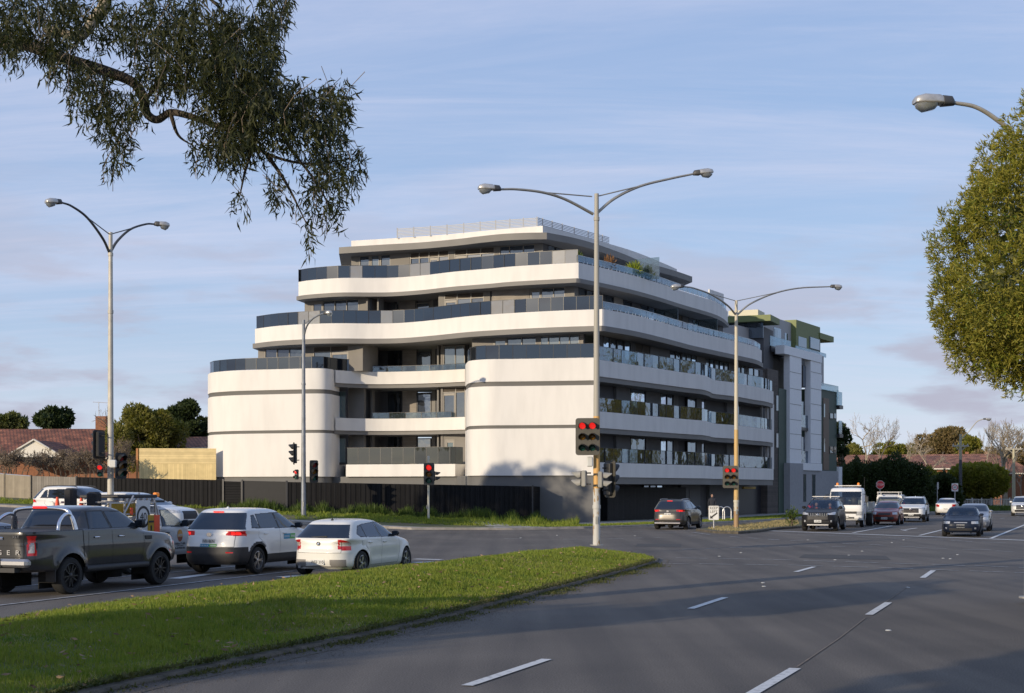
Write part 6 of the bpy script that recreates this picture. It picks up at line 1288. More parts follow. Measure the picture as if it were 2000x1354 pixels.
def hatch(label, pnt, L=4.23, Hh=1.43, W=0.875, res=0.028, r=0.315, txt='', front_txt='', detail=True, wb=(0.78, 3.44), rim=None, kind='five', name='parked_car'):
    k = Hh / 1.43; x = L / 4.23; w_ = W / 0.875
    lv = [(z * k, a * x, b_ * x, h * w_, n) for z, a, b_, h, n in [(0.19, 0.14, 4.06, 0.79, 5), (0.27, 0.04, 4.16, 0.845, 5), (0.42, 0.0, 4.22, 0.872, 4.6), (0.60, 0.0, 4.22, 0.875, 4.4), (0.70, 0.04, 4.16, 0.875, 4.4), (0.78, 0.05, 4.06, 0.87, 4.4), (0.85, 0.055, 3.82, 0.862, 4.8), (0.92, 0.07, 3.35, 0.85, 6), (0.96, 0.10, 3.10, 0.835, 6.5),
          (1.0, 0.15, 3.0, 0.81, 6.5), (1.10, 0.26, 2.82, 0.755, 6), (1.22, 0.40, 2.60, 0.695, 5.5), (1.32, 0.53, 2.36, 0.635, 5), (1.375, 0.66, 2.18, 0.585, 4.5), (1.405, 0.86, 1.98, 0.50, 4), (1.425, 1.1, 1.8, 0.38, 3.5)]]
    wh = [(wb[0] * x, r), (wb[1] * x, r)]; b = Body(lv, res, wh, r + 0.045, 0.03, 0.018); b._belt = 0.9; b.__init__(lv, res, wh, r + 0.045, 0.03, 0.018); xm = L / 2
    S = lambda p: [(a * x, c * k) for a, c in p]
    w1 = S([(0.62, 1.02), (1.02, 0.99), (0.98, 1.20), (0.84, 1.17)]); w1 = S([(0.66, 1.06), (0.78, 1.0), (1.06, 0.985), (1.02, 1.265), (0.86, 1.235)]); w2 = S([(1.10, 0.985), (1.86, 0.965), (1.80, 1.33), (1.07, 1.285)]); w3 = S([(1.94, 0.965), (2.86, 0.95), (2.74, 1.05), (2.34, 1.30), (1.88, 1.335)])
    d1 = S([(1.25, 0.27), (1.90, 0.27), (1.90, 0.94), (1.08, 0.96), (1.02, 0.75), (1.18, 0.58)]); d2 = S([(1.905, 0.27), (2.86, 0.27), (2.98, 0.6), (2.95, 0.92), (1.905, 0.94)])
    tl = lambda c, n: (c[:, 0] < 0.36 * x) & (np.abs(c[:, 1]) > 0.52 * w_) & (c[:, 2] > (0.67 + 0.25 * (np.clip(0.62 - np.abs(c[:, 1]), 0, 1))) * k) & (c[:, 2] < (0.93 - 0.35 * np.clip(c[:, 0] - 0.1, 0, 1)) * k)
    rules = [('door', pnt, None, R_side(d1), True), ('door', pnt, None, R_side(d2), True),
        ('tailgate', pnt, None, lambda c, n: (n[:, 0] < -0.35) & (c[:, 0] < 1) & (np.abs(c[:, 1]) < 0.60 * w_) & (c[:, 2] > 0.60 * k) & (c[:, 2] < 0.95 * k)),
        ('window_surround', M_plastic, None, lambda c, n: R_side(grow(w2, 0.025))(c, n) | R_side(grow(w3, 0.03))(c, n) | R_side(grow(w1, 0.025))(c, n)),
        ('side_window', M_cg, None, R_side(w1), True), ('side_window', M_cg, None, R_side(w2), True), ('side_window', M_cg, None, R_side(w3), True),
        ('windscreen', M_cg, None, lambda c, n: (n[:, 0] > 0.2) & (c[:, 0] > 1.9) & (c[:, 2] > 0.98 * k) & (c[:, 2] < 1.34 * k) & (np.abs(c[:, 1]) < np.interp(c[:, 2], b.z, b.hw) * 0.93)),
        ('rear_window', M_cg, None, lambda c, n: (n[:, 0] < -0.2) & (c[:, 0] < 1.0) & (c[:, 2] > 0.965 * k) & (c[:, 2] < 1.30 * k) & (np.abs(c[:, 1]) < np.interp(c[:, 2], b.z, b.hw) * 0.90)),
        ('tail_light', M_tail, None, tl, True), ('indicator', M_rev, None, lambda c, n: tl(c, n) & (c[:, 2] > 0.76 * k) & (c[:, 2] < 0.86 * k) & (np.abs(c[:, 1]) > 0.56 * w_), True),
        ('headlight', M_head, None, lambda c, n: (c[:, 0] > 3.78 * x) & (np.abs(c[:, 1]) > 0.48) & (c[:, 2] > 0.62 * k) & (c[:, 2] < 0.76 * k) & (n[:, 2] < 0.8), True),
        ('grille', M_plastic, None, lambda c, n: (n[:, 0] > 0.4) & (np.abs(c[:, 1]) < 0.36) & (c[:, 2] > 0.60 * k) & (c[:, 2] < 0.72 * k)), ('lower_grille', M_plastic, None, lambda c, n: (n[:, 0] > 0.4) & (np.abs(c[:, 1]) < 0.55) & (c[:, 2] > 0.30 * k) & (c[:, 2] < 0.48 * k))]
    if detail: rules += [('bumper_insert', M_silv if 0 else mat('grey_plastic', (0.20, 0.19, 0.18), 0.6), None, lambda c, n: (n[:, 0] < -0.3) & (c[:, 0] < 0.6) & (np.abs(c[:, 1]) < 0.70) & (c[:, 2] > 0.24) & (c[:, 2] < 0.44)),
                  ('plate_recess', pnt, None, lambda c, n: (n[:, 0] < -0.3) & (c[:, 0] < 0.6) & (np.abs(c[:, 1]) < 0.34) & (c[:, 2] > 0.28) & (c[:, 2] < 0.50))]
    e, md = make_car(name, label, 'car', b, 0.008, rules, xm, pnt); wheels(e, b, xm, 0.22, rim or M_alloy, kind, 0.0)
    if res < 0.05:
        for s in (S([(1.07, 0.96), (1.01, 0.75), (1.2, 0.56), (1.24, 0.27)]), S([(1.905, 0.27), (1.90, 0.96)]), S([(2.88, 0.27), (2.99, 0.6), (2.97, 0.9)]), S([(1.25, 0.265), (2.87, 0.265)])): seam(b, xm, s, e)
        q = MB(); 
        rear_seam(q, b, xm, [(-0.60, 0.94 * k), (-0.60, 0.60 * k), (0.60, 0.60 * k), (0.60, 0.94 * k)]); q.build('seam', M_gap, e)
        MB().tube([(0.14 * x - xm - 0.0, 0.25, 0.985 * k), (0.15 * x - xm - 0.015, -0.20, 1.01 * k)], 0.012, 6).build('wiper', M_plastic, e)
    if detail:
        MB().lathe([(0.045, 0), (0.02, 0.03), (0.006, 0.05)], 8, Matrix.Translation((0.80 * x - xm, 0, 1.40))).tube([(0.80 * x - xm, 0, 1.44), (0.74 * x - xm, 0, 1.60)], 0.006, 5).build('antenna', M_plastic, e)
        bd = MB().lathe([(0.045, 0), (0.045, 0.008), (0.02, 0.01)], 20, frame3((-xm + 0.045, 0, 0.83), (0, -1, 0), (0, 0, 1))).build('badge', mat('badge_blue', (0.05, 0.16, 0.42), 0.3), e)
        rg = MB(); ring(rg, 0.032, 0.048, frame3((-xm + 0.040 - 0.002, 0, 0.83), (0, -1, 0), (0, 0, 1)), 0.010); rg.build('badge_ring', M_signk, bd)
        for a in (0, math.pi): MB().prism([(0, 0)] + [(0.03 * math.cos(t), 0.03 * math.sin(t)) for t in np.linspace(a, a + math.pi / 2, 6)], 0.0, 0.012, frame3((-xm + 0.045 - 0.002, 0, 0.83), (0, -1, 0), (0, 0, 1))).build('badge_quarter', M_plate, bd)
        text('badge', '120i', 0.06, M_silv, e, frame3((-xm + 0.040, -0.44, 0.86), (0, -1, 0), (0, 0, 1)), sx=1.2)
        MB().tube([(0.0 - xm - 0.02, 0.50, 0.25), (0.25 - xm, 0.50, 0.25)], 0.035, 10).build('exhaust', M_silv, e)
        for s_ in (0,): quad('fuel_flap', pnt, e, (0.88 - xm, -float(b.y_at(0.88, 0.84)) - 0.003, 0.84), (1, 0, 0), (0, 0, 1), 0.15, 0.14)
    if txt: plate(e, -xm - 0.012, 0, 0.37 if detail else 0.5 * k, txt)
    if front_txt: plate(e, L - xm, 0.0, 0.40 * k, front_txt, True)
    mirror(e, b, xm, 2.70 * x, 1.03 * k, M_plastic if detail else pnt, (0.13, 0.2, 0.13)); handles(e, b, xm, [(1.22 * x, 0.84 * k), (2.06 * x, 0.83 * k)], pnt)
    return e, b, xm, md
def sedan(label, pnt, L=4.6, Hh=1.40, W=0.86, res=0.045, r=0.31, txt='', front_txt='', clear=False, name='parked_car', lamp=(0.60, 0.72)):
    k = Hh / 1.40; x = L / 4.6; w_ = W / 0.86
    lv = [(z * k, a * x, b_ * x, h * w_, n) for z, a, b_, h, n in [(0.20, 0.16, 4.46, 0.78, 5), (0.30, 0.05, 4.56, 0.84, 5), (0.50, 0.0, 4.60, 0.86, 5), (0.68, 0.02, 4.56, 0.86, 4.8), (0.76, 0.03, 4.45, 0.858, 5), (0.83, 0.04, 4.1, 0.85, 6), (0.90, 0.06, 3.60, 0.845, 7), (0.95, 0.10, 3.38, 0.83, 7), (0.985, 0.22, 3.30, 0.81, 7), (1.0, 0.80, 3.25, 0.79, 6),
          (1.05, 0.98, 3.14, 0.76, 6), (1.15, 1.20, 2.95, 0.71, 5.5), (1.27, 1.45, 2.70, 0.645, 5), (1.34, 1.62, 2.50, 0.59, 4.5), (1.375, 1.78, 2.3, 0.52, 4), (1.395, 1.95, 2.15, 0.42, 3.5)]]
    wh = [(0.92 * x, r), (3.65 * x, r)]; b = Body(lv, res, wh, r + 0.05, 0.02, 0.012); b._belt = 0.9; b.__init__(lv, res, wh, r + 0.05, 0.02, 0.012); xm = L / 2; S = lambda p: [(a * x, c * k) for a, c in p]
    w2 = S([(1.25, 1.0), (2.12, 0.985), (2.08, 1.29), (1.56, 1.26)]); w3 = S([(2.2, 0.985), (3.12, 0.975), (3.0, 1.05), (2.55, 1.27), (2.16, 1.295)])
    ws = M_cgs if clear else M_cg
    rules = [('door', pnt, None, R_side(S([(1.3, 0.28), (2.15, 0.28), (2.15, 0.96), (1.1, 0.98), (1.1, 0.75)])), True), ('door', pnt, None, R_side(S([(2.155, 0.28), (3.15, 0.28), (3.25, 0.6), (3.2, 0.95), (2.155, 0.96)])), True),
        ('window_surround', M_plastic, None, lambda c, n: R_side(grow(w2, 0.03))(c, n) | R_side(grow(w3, 0.03))(c, n)), ('side_window', M_cg, None, R_side(w2), True), ('side_window', M_cg, None, R_side(w3), True),
        ('windscreen', ws, None, lambda c, n: (n[:, 0] > 0.2) & (c[:, 0] > 2.2) & (c[:, 2] > 1.0 * k) & (c[:, 2] < 1.32 * k) & (np.abs(c[:, 1]) < np.interp(c[:, 2], b.z, b.hw) * 0.93)),
        ('rear_window', M_cg, None, lambda c, n: (n[:, 0] < -0.2) & (c[:, 0] > 0.8) & (c[:, 0] < 2) & (c[:, 2] > 1.02 * k) & (c[:, 2] < 1.31 * k) & (np.abs(c[:, 1]) < np.interp(c[:, 2], b.z, b.hw) * 0.92)),
        ('tail_light', M_tail, None, lambda c, n: (c[:, 0] < 0.3) & (np.abs(c[:, 1]) > 0.52) & (c[:, 2] > 0.70 * k) & (c[:, 2] < 0.90 * k), True),
        ('headlight', M_head, None, lambda c, n: (c[:, 0] > 4.2 * x) & (np.abs(c[:, 1]) > 0.46) & (c[:, 2] > lamp[0] * k) & (c[:, 2] < lamp[1] * k) & (n[:, 2] < 0.8), True),
        ('grille', M_silv, None, lambda c, n: (n[:, 0] > 0.3) & (np.abs(c[:, 1]) < 0.30) & (c[:, 2] > 0.63 * k) & (c[:, 2] < 0.70 * k)), ('lower_grille', M_plastic, None, lambda c, n: (n[:, 0] > 0.4) & (np.abs(c[:, 1]) < 0.5) & (c[:, 2] > 0.28 * k) & (c[:, 2] < 0.42 * k)),
        ('fog_light', M_head, None, lambda c, n: (n[:, 0] > 0.3) & (np.hypot(np.abs(c[:, 1]) - 0.64, c[:, 2] - 0.40 * k) < 0.05), True)]
    e, md = make_car(name, label, 'car', b, 0.008, rules, xm, pnt); wheels(e, b, xm, 0.20, M_alloy, 'seven', 0.0)
    for s in (S([(2.155, 0.28), (2.155, 0.98)]), S([(3.2, 0.3), (3.27, 0.6), (3.22, 0.93)]), S([(1.12, 0.97), (1.1, 0.75), (1.3, 0.5)])): seam(b, xm, s, e, 0.01)
    if txt: plate(e, -xm - 0.012, 0, 0.52 * k, txt)
    if front_txt: plate(e, L - xm - 0.01, 0.0, 0.50 * k, front_txt, True)
    mirror(e, b, xm, 3.0 * x, 1.02 * k, pnt, (0.12, 0.2, 0.12)); handles(e, b, xm, [(1.45 * x, 0.86 * k), (2.35 * x, 0.85 * k)], pnt)
    return e, b, xm, md
def place_rear_right(e, p, wx, xm, hw, head=HU, dz=0):
    """p: ground point of the outer face of the rear right wheel"""
    u = Vector((math.cos(head), math.sin(head), 0)); l = Vector((-u.y, u.x, 0)); c = p + l * hw + u * (xm - wx); place(e, c.x, c.y, head)
e = pickup(); place_rear_right(e, from_wheel(137.3, 1124.8, 0.385), 1.22, 2.67, 0.90)
e, b, xm, md = suv('white mid-size SUV with black cladding and blue-green stickers, between the pickup and the hatchback', P_white, txt='IVR1BEN', kind='five', rear_kind=0, rails=0)
place_rear_right(e, from_wheel(504.3, 1094.7, 0.35), 0.95, xm, 0.90)
m_bl = mat('sticker_blue', (0.03, 0.25, 0.42), 0.5); m_gr = mat('sticker_green', (0.10, 0.40, 0.08), 0.5)
def sticker(par, org, xa, ya, w, h):
    s1 = MB().prism([(-w / 2, -h / 2), (0.02 * w, -h / 2), (0.08 * w, h / 2), (-w / 2 + 0.02, h / 2)], 0, 0.003, frame3(org, xa, ya)).build('sticker', m_bl, par)
    MB().prism([(0.03 * w, -h / 2), (w / 2 - 0.02, -h / 2), (w / 2, h / 2), (0.09 * w, h / 2)], 0, 0.003, frame3(org, xa, ya)).build('sticker_green_half', m_gr, s1)
    q = MB()
    for k_ in list(np.linspace(-0.42, -0.05, 5)) + list(np.linspace(0.15, 0.42, 5)): q.prism([(k_ * w - 0.012, -h * 0.2), (k_ * w + 0.012, -h * 0.2), (k_ * w + 0.012, h * 0.2), (k_ * w - 0.012, h * 0.2)], 0.003, 0.005, frame3(org, xa, ya))
    q.build('sticker_lettering', M_plate, s1)
sticker(e, (-xm + 0.005, 0.0, 0.755), (0, -1, 0), (0, 0, 1), 0.50, 0.075)
sticker(e, (2.55 - xm, -float(b.y_at(2.55, 0.92)) - 0.004, 0.93), (1, 0, 0), (0, 0, 1), 0.62, 0.14)
e, b, xm, md = hatch('ivory white five-door hatchback with red tail lights, waiting beside the grass median', P_ivory, txt='WEF·310')
place_rear_right(e, from_wheel(708, 1101, 0.315), 0.78, xm, 0.86)
# white SUVs on the cross street behind
HW = math.atan2(-0.39, 0.92)
e, b, xm, md = suv('white SUV with dark rails, nose hidden behind the cones, on the cross street at left', P_white, L=4.65, Hh=1.68, W=0.92, res=0.045, clad=False, rails=2, kind='seven'); place(e, -18.3, 61.3, HW)
e, b, xm, md = suv('low white SUV whose rounded bonnet shows past the utility truck, on the cross street', P_white, L=4.70, Hh=1.60, W=0.96, res=0.045, clad=False, rails=0, kind='five', r=0.36); place(e, -14.6, 56.2, HW + 0.05)
e, b, xm, md = sedan('pale blue-grey sedan at the left edge of the photo, seen over the pickup bed', P_silver, res=0.04); p = Vector((fp(-22, 34.5)[0], 34.5, 0)); place(e, p.x - 0.2, p.y + 0.5, HU)
# dark SUV turning into the slip lane
e, b, xm, md = suv('brown-grey SUV with lit tail lights driving away past the ground floor wall', P_brown, L=4.66, Hh=1.64, W=0.94, res=0.04, clad=False, rails=1, txt='1EK 4QR', kind='five', name='moving_car'); place_rear_right(e, from_wheel(1344.5, 1021.5, 0.36), 0.95 * 4.66 / 4.6, xm, 0.92, HU - 0.02)
MB().box((-xm - 0.01, 0, 0.36), (0.08, 1.45, 0.10), bev=0.02).build('bumper_chrome', M_chrome, e, 40)
HO = HU + math.pi
def place_front(e, px, d, L, head=HO, shift=0.0):
    X = (px - 1000) / F * d; place(e, X - math.cos(head) * (L / 2), d - math.sin(head) * (L / 2), head)
e, b, xm, md = suv('black SUV with slatted chrome grille and roof rack, stopped first at the line', P_black, L=4.79, Hh=1.70, W=0.94, res=0.035, clad=False, rails=1, grille='bars', front_txt='1AB 2CD' if 0 else 'UTJ·084', kind='five', clear=True, r=0.36); place_front(e, 1597, 75.0, 4.79)
nis = e
mb = MB(); 
for x_ in (1.25, 2.1): mb.box((x_ - xm, 0, 1.80), (0.06, 1.35, 0.035))
mb.build('roof_rack', M_silv, e); seat_block(e, xm, 2.5, 1.05, 0.4)
e2, b, xm, md = sedan('navy blue older sedan with rectangular headlamps, front car of the right-hand lane', P_navy, L=4.5, Hh=1.38, W=0.86, res=0.04, front_txt='OVA·047', clear=True); place_front(e2, 1876, 66.0, 4.5); seat_block(e2, xm, 2.2, 0.9, 0.4)
e3, b, xm, md = sedan('silver-grey sedan partly hidden behind the navy one', P_silver, L=4.6, Hh=1.43, W=0.87, res=0.045, front_txt='1BN·7KE'); place_front(e3, 1899, 74.5, 4.6)
e4, b, xm, md = hatch('dull red hatchback standing behind the tipper truck', P_red, L=4.1, Hh=1.47, W=0.85, res=0.045, detail=False, front_txt='1GK·3VB', name='parked_car'); place_front(e4, 1727, 88.0, 4.1)
e5, b, xm, md = suv('white SUV with black wheel arches facing the camera, right of the red hatchback', P_white, L=4.6, Hh=1.69, W=0.92, res=0.05, grille='h', front_txt='1RW·2HU', clear=True); place_front(e5, 1779, 96.0, 4.6); seat_block(e5, xm, 2.3, 1.1, 0.4)
e6, b, xm, md = sedan('white sedan driving away with red tail lights, beyond the white SUV', P_white, L=4.8, Hh=1.44, W=0.9, res=0.05, txt='TFN·911', name='moving_car'); place(e6, (1846 - 1000) / F * 122 + 0.8, 124, HU)
e7, b, xm, md = suv('white car cut by the right edge of the photo, far down the road', P_white, L=4.5, Hh=1.6, W=0.9, res=0.06, clad=False, rails=0, grille='h'); place_front(e7, 1997, 118.0, 4.5)
# ---- white tipper truck
def tipper():
    e = empty('tipper_truck', (0, 0, 0), 0, 'white cab-over tipper truck with amber beacons behind the black SUV', 'truck'); p = P_white; X = 2.9
    # cab as stacked outlines
    lv = [(0.42, 3.90, 5.72, 0.96, 9), (0.55, 3.90, 5.80, 0.98, 9), (1.05, 3.88, 5.80, 0.99, 9), (1.25, 3.88, 5.78, 0.985, 9), (1.45, 3.90, 5.70, 0.97, 9), (2.05, 3.95, 5.42, 0.93, 8), (2.20, 4.0, 5.30, 0.90, 7), (2.27, 4.1, 5.15, 0.82, 5)]
    b = Body(lv, 0.045, [(4.95, 0.38), (50, 0.38)], 0.46, 0.0, 0.0)
    rules = [('front_bumper', p, None, lambda c, n: (c[:, 2] < 0.72) & (c[:, 0] > 5.2)), ('side_window', M_cg, None, R_side([(4.15, 1.32), (5.45, 1.25), (5.30, 1.95), (4.15, 1.98)]), True),
        ('windscreen', M_cgs, None, lambda c, n: (n[:, 0] > 0.4) & (c[:, 2] > 1.28) & (c[:, 2] < 2.06) & (np.abs(c[:, 1]) < 0.86)), ('headlight', M_head, None, lambda c, n: (n[:, 0] > 0.2) & (np.abs(c[:, 1]) > 0.60) & (c[:, 2] > 0.70) & (c[:, 2] < 0.92), True),
        ('grille', M_plastic, None, lambda c, n: (n[:, 0] > 0.4) & (np.abs(c[:, 1]) < 0.62) & (c[:, 2] > 0.78) & (c[:, 2] < 0.90)), ('lower_grille', M_plastic, None, lambda c, n: (n[:, 0] > 0.4) & (np.abs(c[:, 1]) < 0.5) & (c[:, 2] > 0.50) & (c[:, 2] < 0.62))]
    c_, md = make_car('cab', 'x', 'x', b, 0.03, rules, X, p)
    for ch in list(c_.children):
        ch.parent = e
    bpy.data.objects.remove(c_)
    f = MB(); f.box((2.0 - X, 0.42, 0.62), (4.0, 0.10, 0.2)); f.box((2.0 - X, -0.42, 0.62), (4.0, 0.10, 0.2)); f.build('chassis', M_plastic, e)
    MB().box((1.75 - X, 0, 0.95), (3.6, 2.0, 0.12)).build('tray_floor', M_utew, e)
    for s_ in (-1, 1):
        q = MB(); q.box((1.75 - X, s_ * 1.0, 1.22), (3.6, 0.05, 0.42)); 
        for k in range(9): q.box((0.05 + k * 0.425 - X, s_ * 1.03, 1.22), (0.05, 0.03, 0.42))
        q.build('side_board', M_utew, e)
    MB().box((3.55 - X, 0, 1.35), (0.06, 2.0, 0.75)).build('headboard', M_utew, e); MB().box((-0.05 - X, 0, 1.22), (0.05, 2.0, 0.42)).build('tailboard', M_utew, e)
    for s_ in (-1, 1):
        wheel(e, 4.95 - X, s_ * 0.84, 0.38, 0.22, M_utew, 'steel'); wheel(e, 1.15 - X, s_ * 0.84, 0.38, 0.40, M_utew, 'steel')
        q = MB(); q.tube([(5.35 - X, s_ * 0.98, 1.9), (5.6 - X, s_ * 1.16, 1.85), (5.6 - X, s_ * 1.16, 1.35)], 0.02, 6); q.box((5.58 - X, s_ * 1.18, 1.62), (0.08, 0.2, 0.36), bev=0.03); q.build('wing_mirror', M_plastic, e)
    MB().box((4.6 - X, 0, 2.40), (0.12, 1.5, 0.05)).build('light_bar', M_silv, e)
    for s_ in (-1, 1): MB().lathe([(0.07, 0), (0.07, 0.1), (0.04, 0.15)], 12, Matrix.Translation((4.6 - X, s_ * 0.6, 2.43))).build('beacon', M_amb, e, 50)
    MB().tube([(5.1 - X, 0.98, 1.9), (5.1 - X, 1.0, 2.9)], 0.012, 5).build('antenna', M_plastic, e); plate(e, 5.82 - X, 0, 0.62, 'XW·41KD', True); seat_block(e, X, 4.5, 1.5, 0.4)
    return e
M_utew = mat('worn_white_steel', (0.50, 0.50, 0.47), 0.55, col2=(0.30, 0.27, 0.23), scale=2.5, lo=0.35, hi=0.6)
e = tipper(); place_front(e, 1651, 82.5, 5.8); 
# ---- utilities with trays
def ute(label, traffic=False, L=5.1, pnt=None, Hh=1.75):
    p = pnt or P_utegrey; xm = 2.55
    lv = [(0.42, 2.35, 5.00, 0.84, 6), (0.52, 2.32, 5.08, 0.88, 6), (0.75, 2.30, 5.10, 0.89, 6), (0.95, 2.30, 5.05, 0.885, 5.5), (1.03, 2.30, 4.80, 0.875, 6), (1.12, 2.31, 3.95, 0.865, 7), (1.17, 2.32, 3.82, 0.85, 7), (1.35, 2.36, 3.55, 0.78, 7), (1.55, 2.42, 3.20, 0.71, 6), (1.68, 2.50, 2.95, 0.65, 5), (1.73, 2.62, 2.8, 0.55, 4)]
    r = 0.36; b = Body(lv, 0.035, [(4.15, r), (60, r)], r + 0.06, 0.02, 0.01); fw = [(2.52, 1.20), (3.62, 1.17), (3.52, 1.27), (3.08, 1.60), (2.60, 1.62)]
    rules = [('door', p, None, R_side([(2.45, 0.46), (3.62, 0.46), (3.72, 1.13), (2.45, 1.15)]), True), ('window_surround', M_plastic, None, R_side(grow(fw, 0.035)), True), ('side_window', M_cgs, None, R_side(fw), True),
        ('windscreen', M_cgs, None, lambda c, n: (n[:, 0] > 0.25) & (c[:, 2] > 1.18) & (c[:, 2] < 1.66) & (np.abs(c[:, 1]) < 0.93 * np.interp(c[:, 2], b.z, b.hw))), ('headlight', M_head, None, lambda c, n: (c[:, 0] > 4.75) & (np.abs(c[:, 1]) > 0.5) & (c[:, 2] > 0.80) & (c[:, 2] < 0.98), True),
        ('grille', M_plastic, None, lambda c, n: (n[:, 0] > 0.4) & (np.abs(c[:, 1]) < 0.45) & (c[:, 2] > 0.72) & (c[:, 2] < 0.95)), ('front_bumper', M_plastic, None, lambda c, n: (c[:, 0] > 4.6) & (c[:, 2] < 0.62))]
    e, md = make_car('utility_truck', label, 'utility truck', b, 0.01, rules, xm, p)
    for s_ in (-1, 1): wheel(e, 4.15 - xm, s_ * 0.78, r, 0.22, M_utew, 'steel'); wheel(e, 1.05 - xm, s_ * 0.78, r, 0.22, M_utew, 'steel')
    MB().box((1.15 - xm, 0, 0.84), (2.3, 1.78, 0.10)).build('tray', M_silv, e); f = MB()
    for s_ in (-1, 1): f.box((1.5 - xm, s_ * 0.4, 0.68), (2.8, 0.08, 0.16))
    f.build('chassis', M_plastic, e)
    for s_ in (-1, 1): MB().box((1.15 - xm, s_ * 0.89, 1.02), (2.28, 0.03, 0.24)).build('side_board', M_silv, e)
    hb = MB()
    for s_ in (-1, 1): hb.tube(crom([(2.28 - xm, s_ * 0.85, 0.9), (2.27 - xm, s_ * 0.84, 1.5), (2.24 - xm, s_ * 0.72, 1.80), (2.24 - xm, 0, 1.84)], 5), 0.03, 8)
    hb.build('headboard_frame', M_silv, e, 60)
    mirror(e, b, xm, 3.42, 1.27, M_plastic, (0.14, 0.22, 0.18)); seam(b, xm, [(2.45, 0.46), (2.44, 1.17)], e); seam(b, xm, [(3.62, 0.46), (3.74, 1.1)], e)
    handles(e, b, xm, [(2.66, 1.02)], M_plastic)
    return e, b, xm, md
e, b, xm, md = ute('white-grey traffic utility truck with a tray of signs, frames and folded arrow board', True)
d0 = 38.6; pr = Vector(((338 - 1000) / F * d0, d0, 0)); l = Vector((-U.y, U.x, 0)); cc = pr + l * 0.88 - U * 0.35; place(e, cc.x, cc.y, HU); TR = e
rack = MB()
for x_ in (0.15, 0.75, 1.4, 2.1):
    for s_ in (-1, 1): rack.box((x_ - xm, s_ * 0.86, 1.35), (0.04, 0.04, 1.0))
for z in (1.28, 1.55, 1.84):
    for s_ in (-1, 1): rack.box((1.12 - xm, s_ * 0.86, z), (2.0, 0.035, 0.035))
for x_ in (0.15, 0.75, 1.4, 2.1): rack.box((x_ - xm, 0, 1.86), (0.04, 1.72, 0.04))
rack.tube([(0.35 - xm, -0.9, 1.2), (1.05 - xm, -0.92, 2.02)], 0.022, 6)
rack.build('rack', M_silv, e)
m_yel = mat('sign_yellow', (0.50, 0.30, 0.02), 0.6, var=0.2, scale=5); m_or = mat('fluoro_orange', (0.85, 0.10, 0.03), 0.6)
ro = e.rotation_euler[2]; W2 = Matrix.Translation(e.location) @ Matrix.Rotation(ro, 4, 'Z')
def load(mb, name, m, label, cat, group=None):
    o = mb.build(name, m, None, 40); o.matrix_world = W2; o.location = e.location; o.rotation_euler = (0, 0, ro); return tag(o, label, cat, group)
o = load(MB().box((1.2 - xm, -0.62, 1.66), (1.55, 0.03, 0.34)), 'folded_sign', m_yel, 'folded yellow warning sign behind the frames on the utility truck tray', 'road sign')
o = load(MB().box((1.72 - xm, 0.0, 2.00), (1.75, 1.2, 0.09), bev=0.02), 'arrow_board', M_plastic, 'flat black arrow board folded down over the utility truck tray', 'arrow board')
for k in range(7): MB().box((0.95 + k * 0.24 - xm, -0.60, 1.90), (0.10, 0.06, 0.10)).build('lamp', M_silv, o)
sg = load(MB().prism(rrect(0.62, 0.80, 0.03), 0, 0.02, frame3((1.45 - xm, -0.92, 1.50), (1, 0, 0), (0, 0, 1))), 'speed_sign', M_signw, 'white speed sign reading 40 standing against the rack of the utility truck', 'road sign')
q = MB(); ring(q, 0.22, 0.285, frame3((1.45 - xm, -0.942, 1.47), (1, 0, 0), (0, 0, 1)), 0.004, 32); q.build('ring', M_signk, sg); text('lettering', '40', 0.30, M_signk, sg, frame3((1.45 - xm, -0.945, 1.46), (1, 0, 0), (0, 0, 1)))
q = load(MB().box((2.03 - xm, -0.95, 1.27), (0.25, 0.03, 0.48)), 'marker_panel', m_or, 'fluorescent orange panel leaning below the 40 sign', 'marker panel'); MB().box((1.77 - xm, -0.95, 1.27), (0.25, 0.025, 0.48)).build('yellow_half', m_yel, q); MB().box((1.77 - xm, -0.966, 1.34), (0.22, 0.01, 0.05)).build('black_band', M_signk, q); MB().box((1.77 - xm, -0.966, 1.17), (0.06, 0.01, 0.14)).build('black_bar', M_signk, q)
load(MB().box((1.02 - xm, -0.88, 1.62), (0.10, 0.03, 0.18)), 'red_panel', m_or, 'small red panel clipped to the rack of the utility truck', 'marker panel')
load(MB().box((0.25 - xm, -0.30, 1.72), (0.30, 0.30, 0.80), bev=0.05), 'sign_bundle', mat('black_bag', (0.012, 0.012, 0.014), 0.7, bump=0.8, bscale=8), 'black bundle of sign legs standing on the tray, nearer the arrow board', 'bundle', 'bundles of sign legs')
load(MB().box((-0.42 - xm, -0.10, 1.74), (0.26, 0.26, 0.95), bev=0.05), 'sign_bundle', MATS['black_bag'], 'black bundle of sign legs at the tail of the tray, between two cones', 'bundle', 'bundles of sign legs')
bt = MB().box((2.75 - xm, -0.45, 2.04), (0.16, 0.12, 0.12), bev=0.02); be = load(bt, 'beacon', M_amb, 'square amber beacon on the black bracket above the utility truck cab', 'beacon'); MB().box((2.55 - xm, 0, 1.86), (0.9, 1.1, 0.06)).build('bracket', M_plastic, be)
for s_ in (-1, 1): MB().tube([(2.75 - xm, s_ * 0.3, 1.86), (3.05 - xm, s_ * 0.3, 2.08)], 0.03, 6).build('strut', M_silv, be)
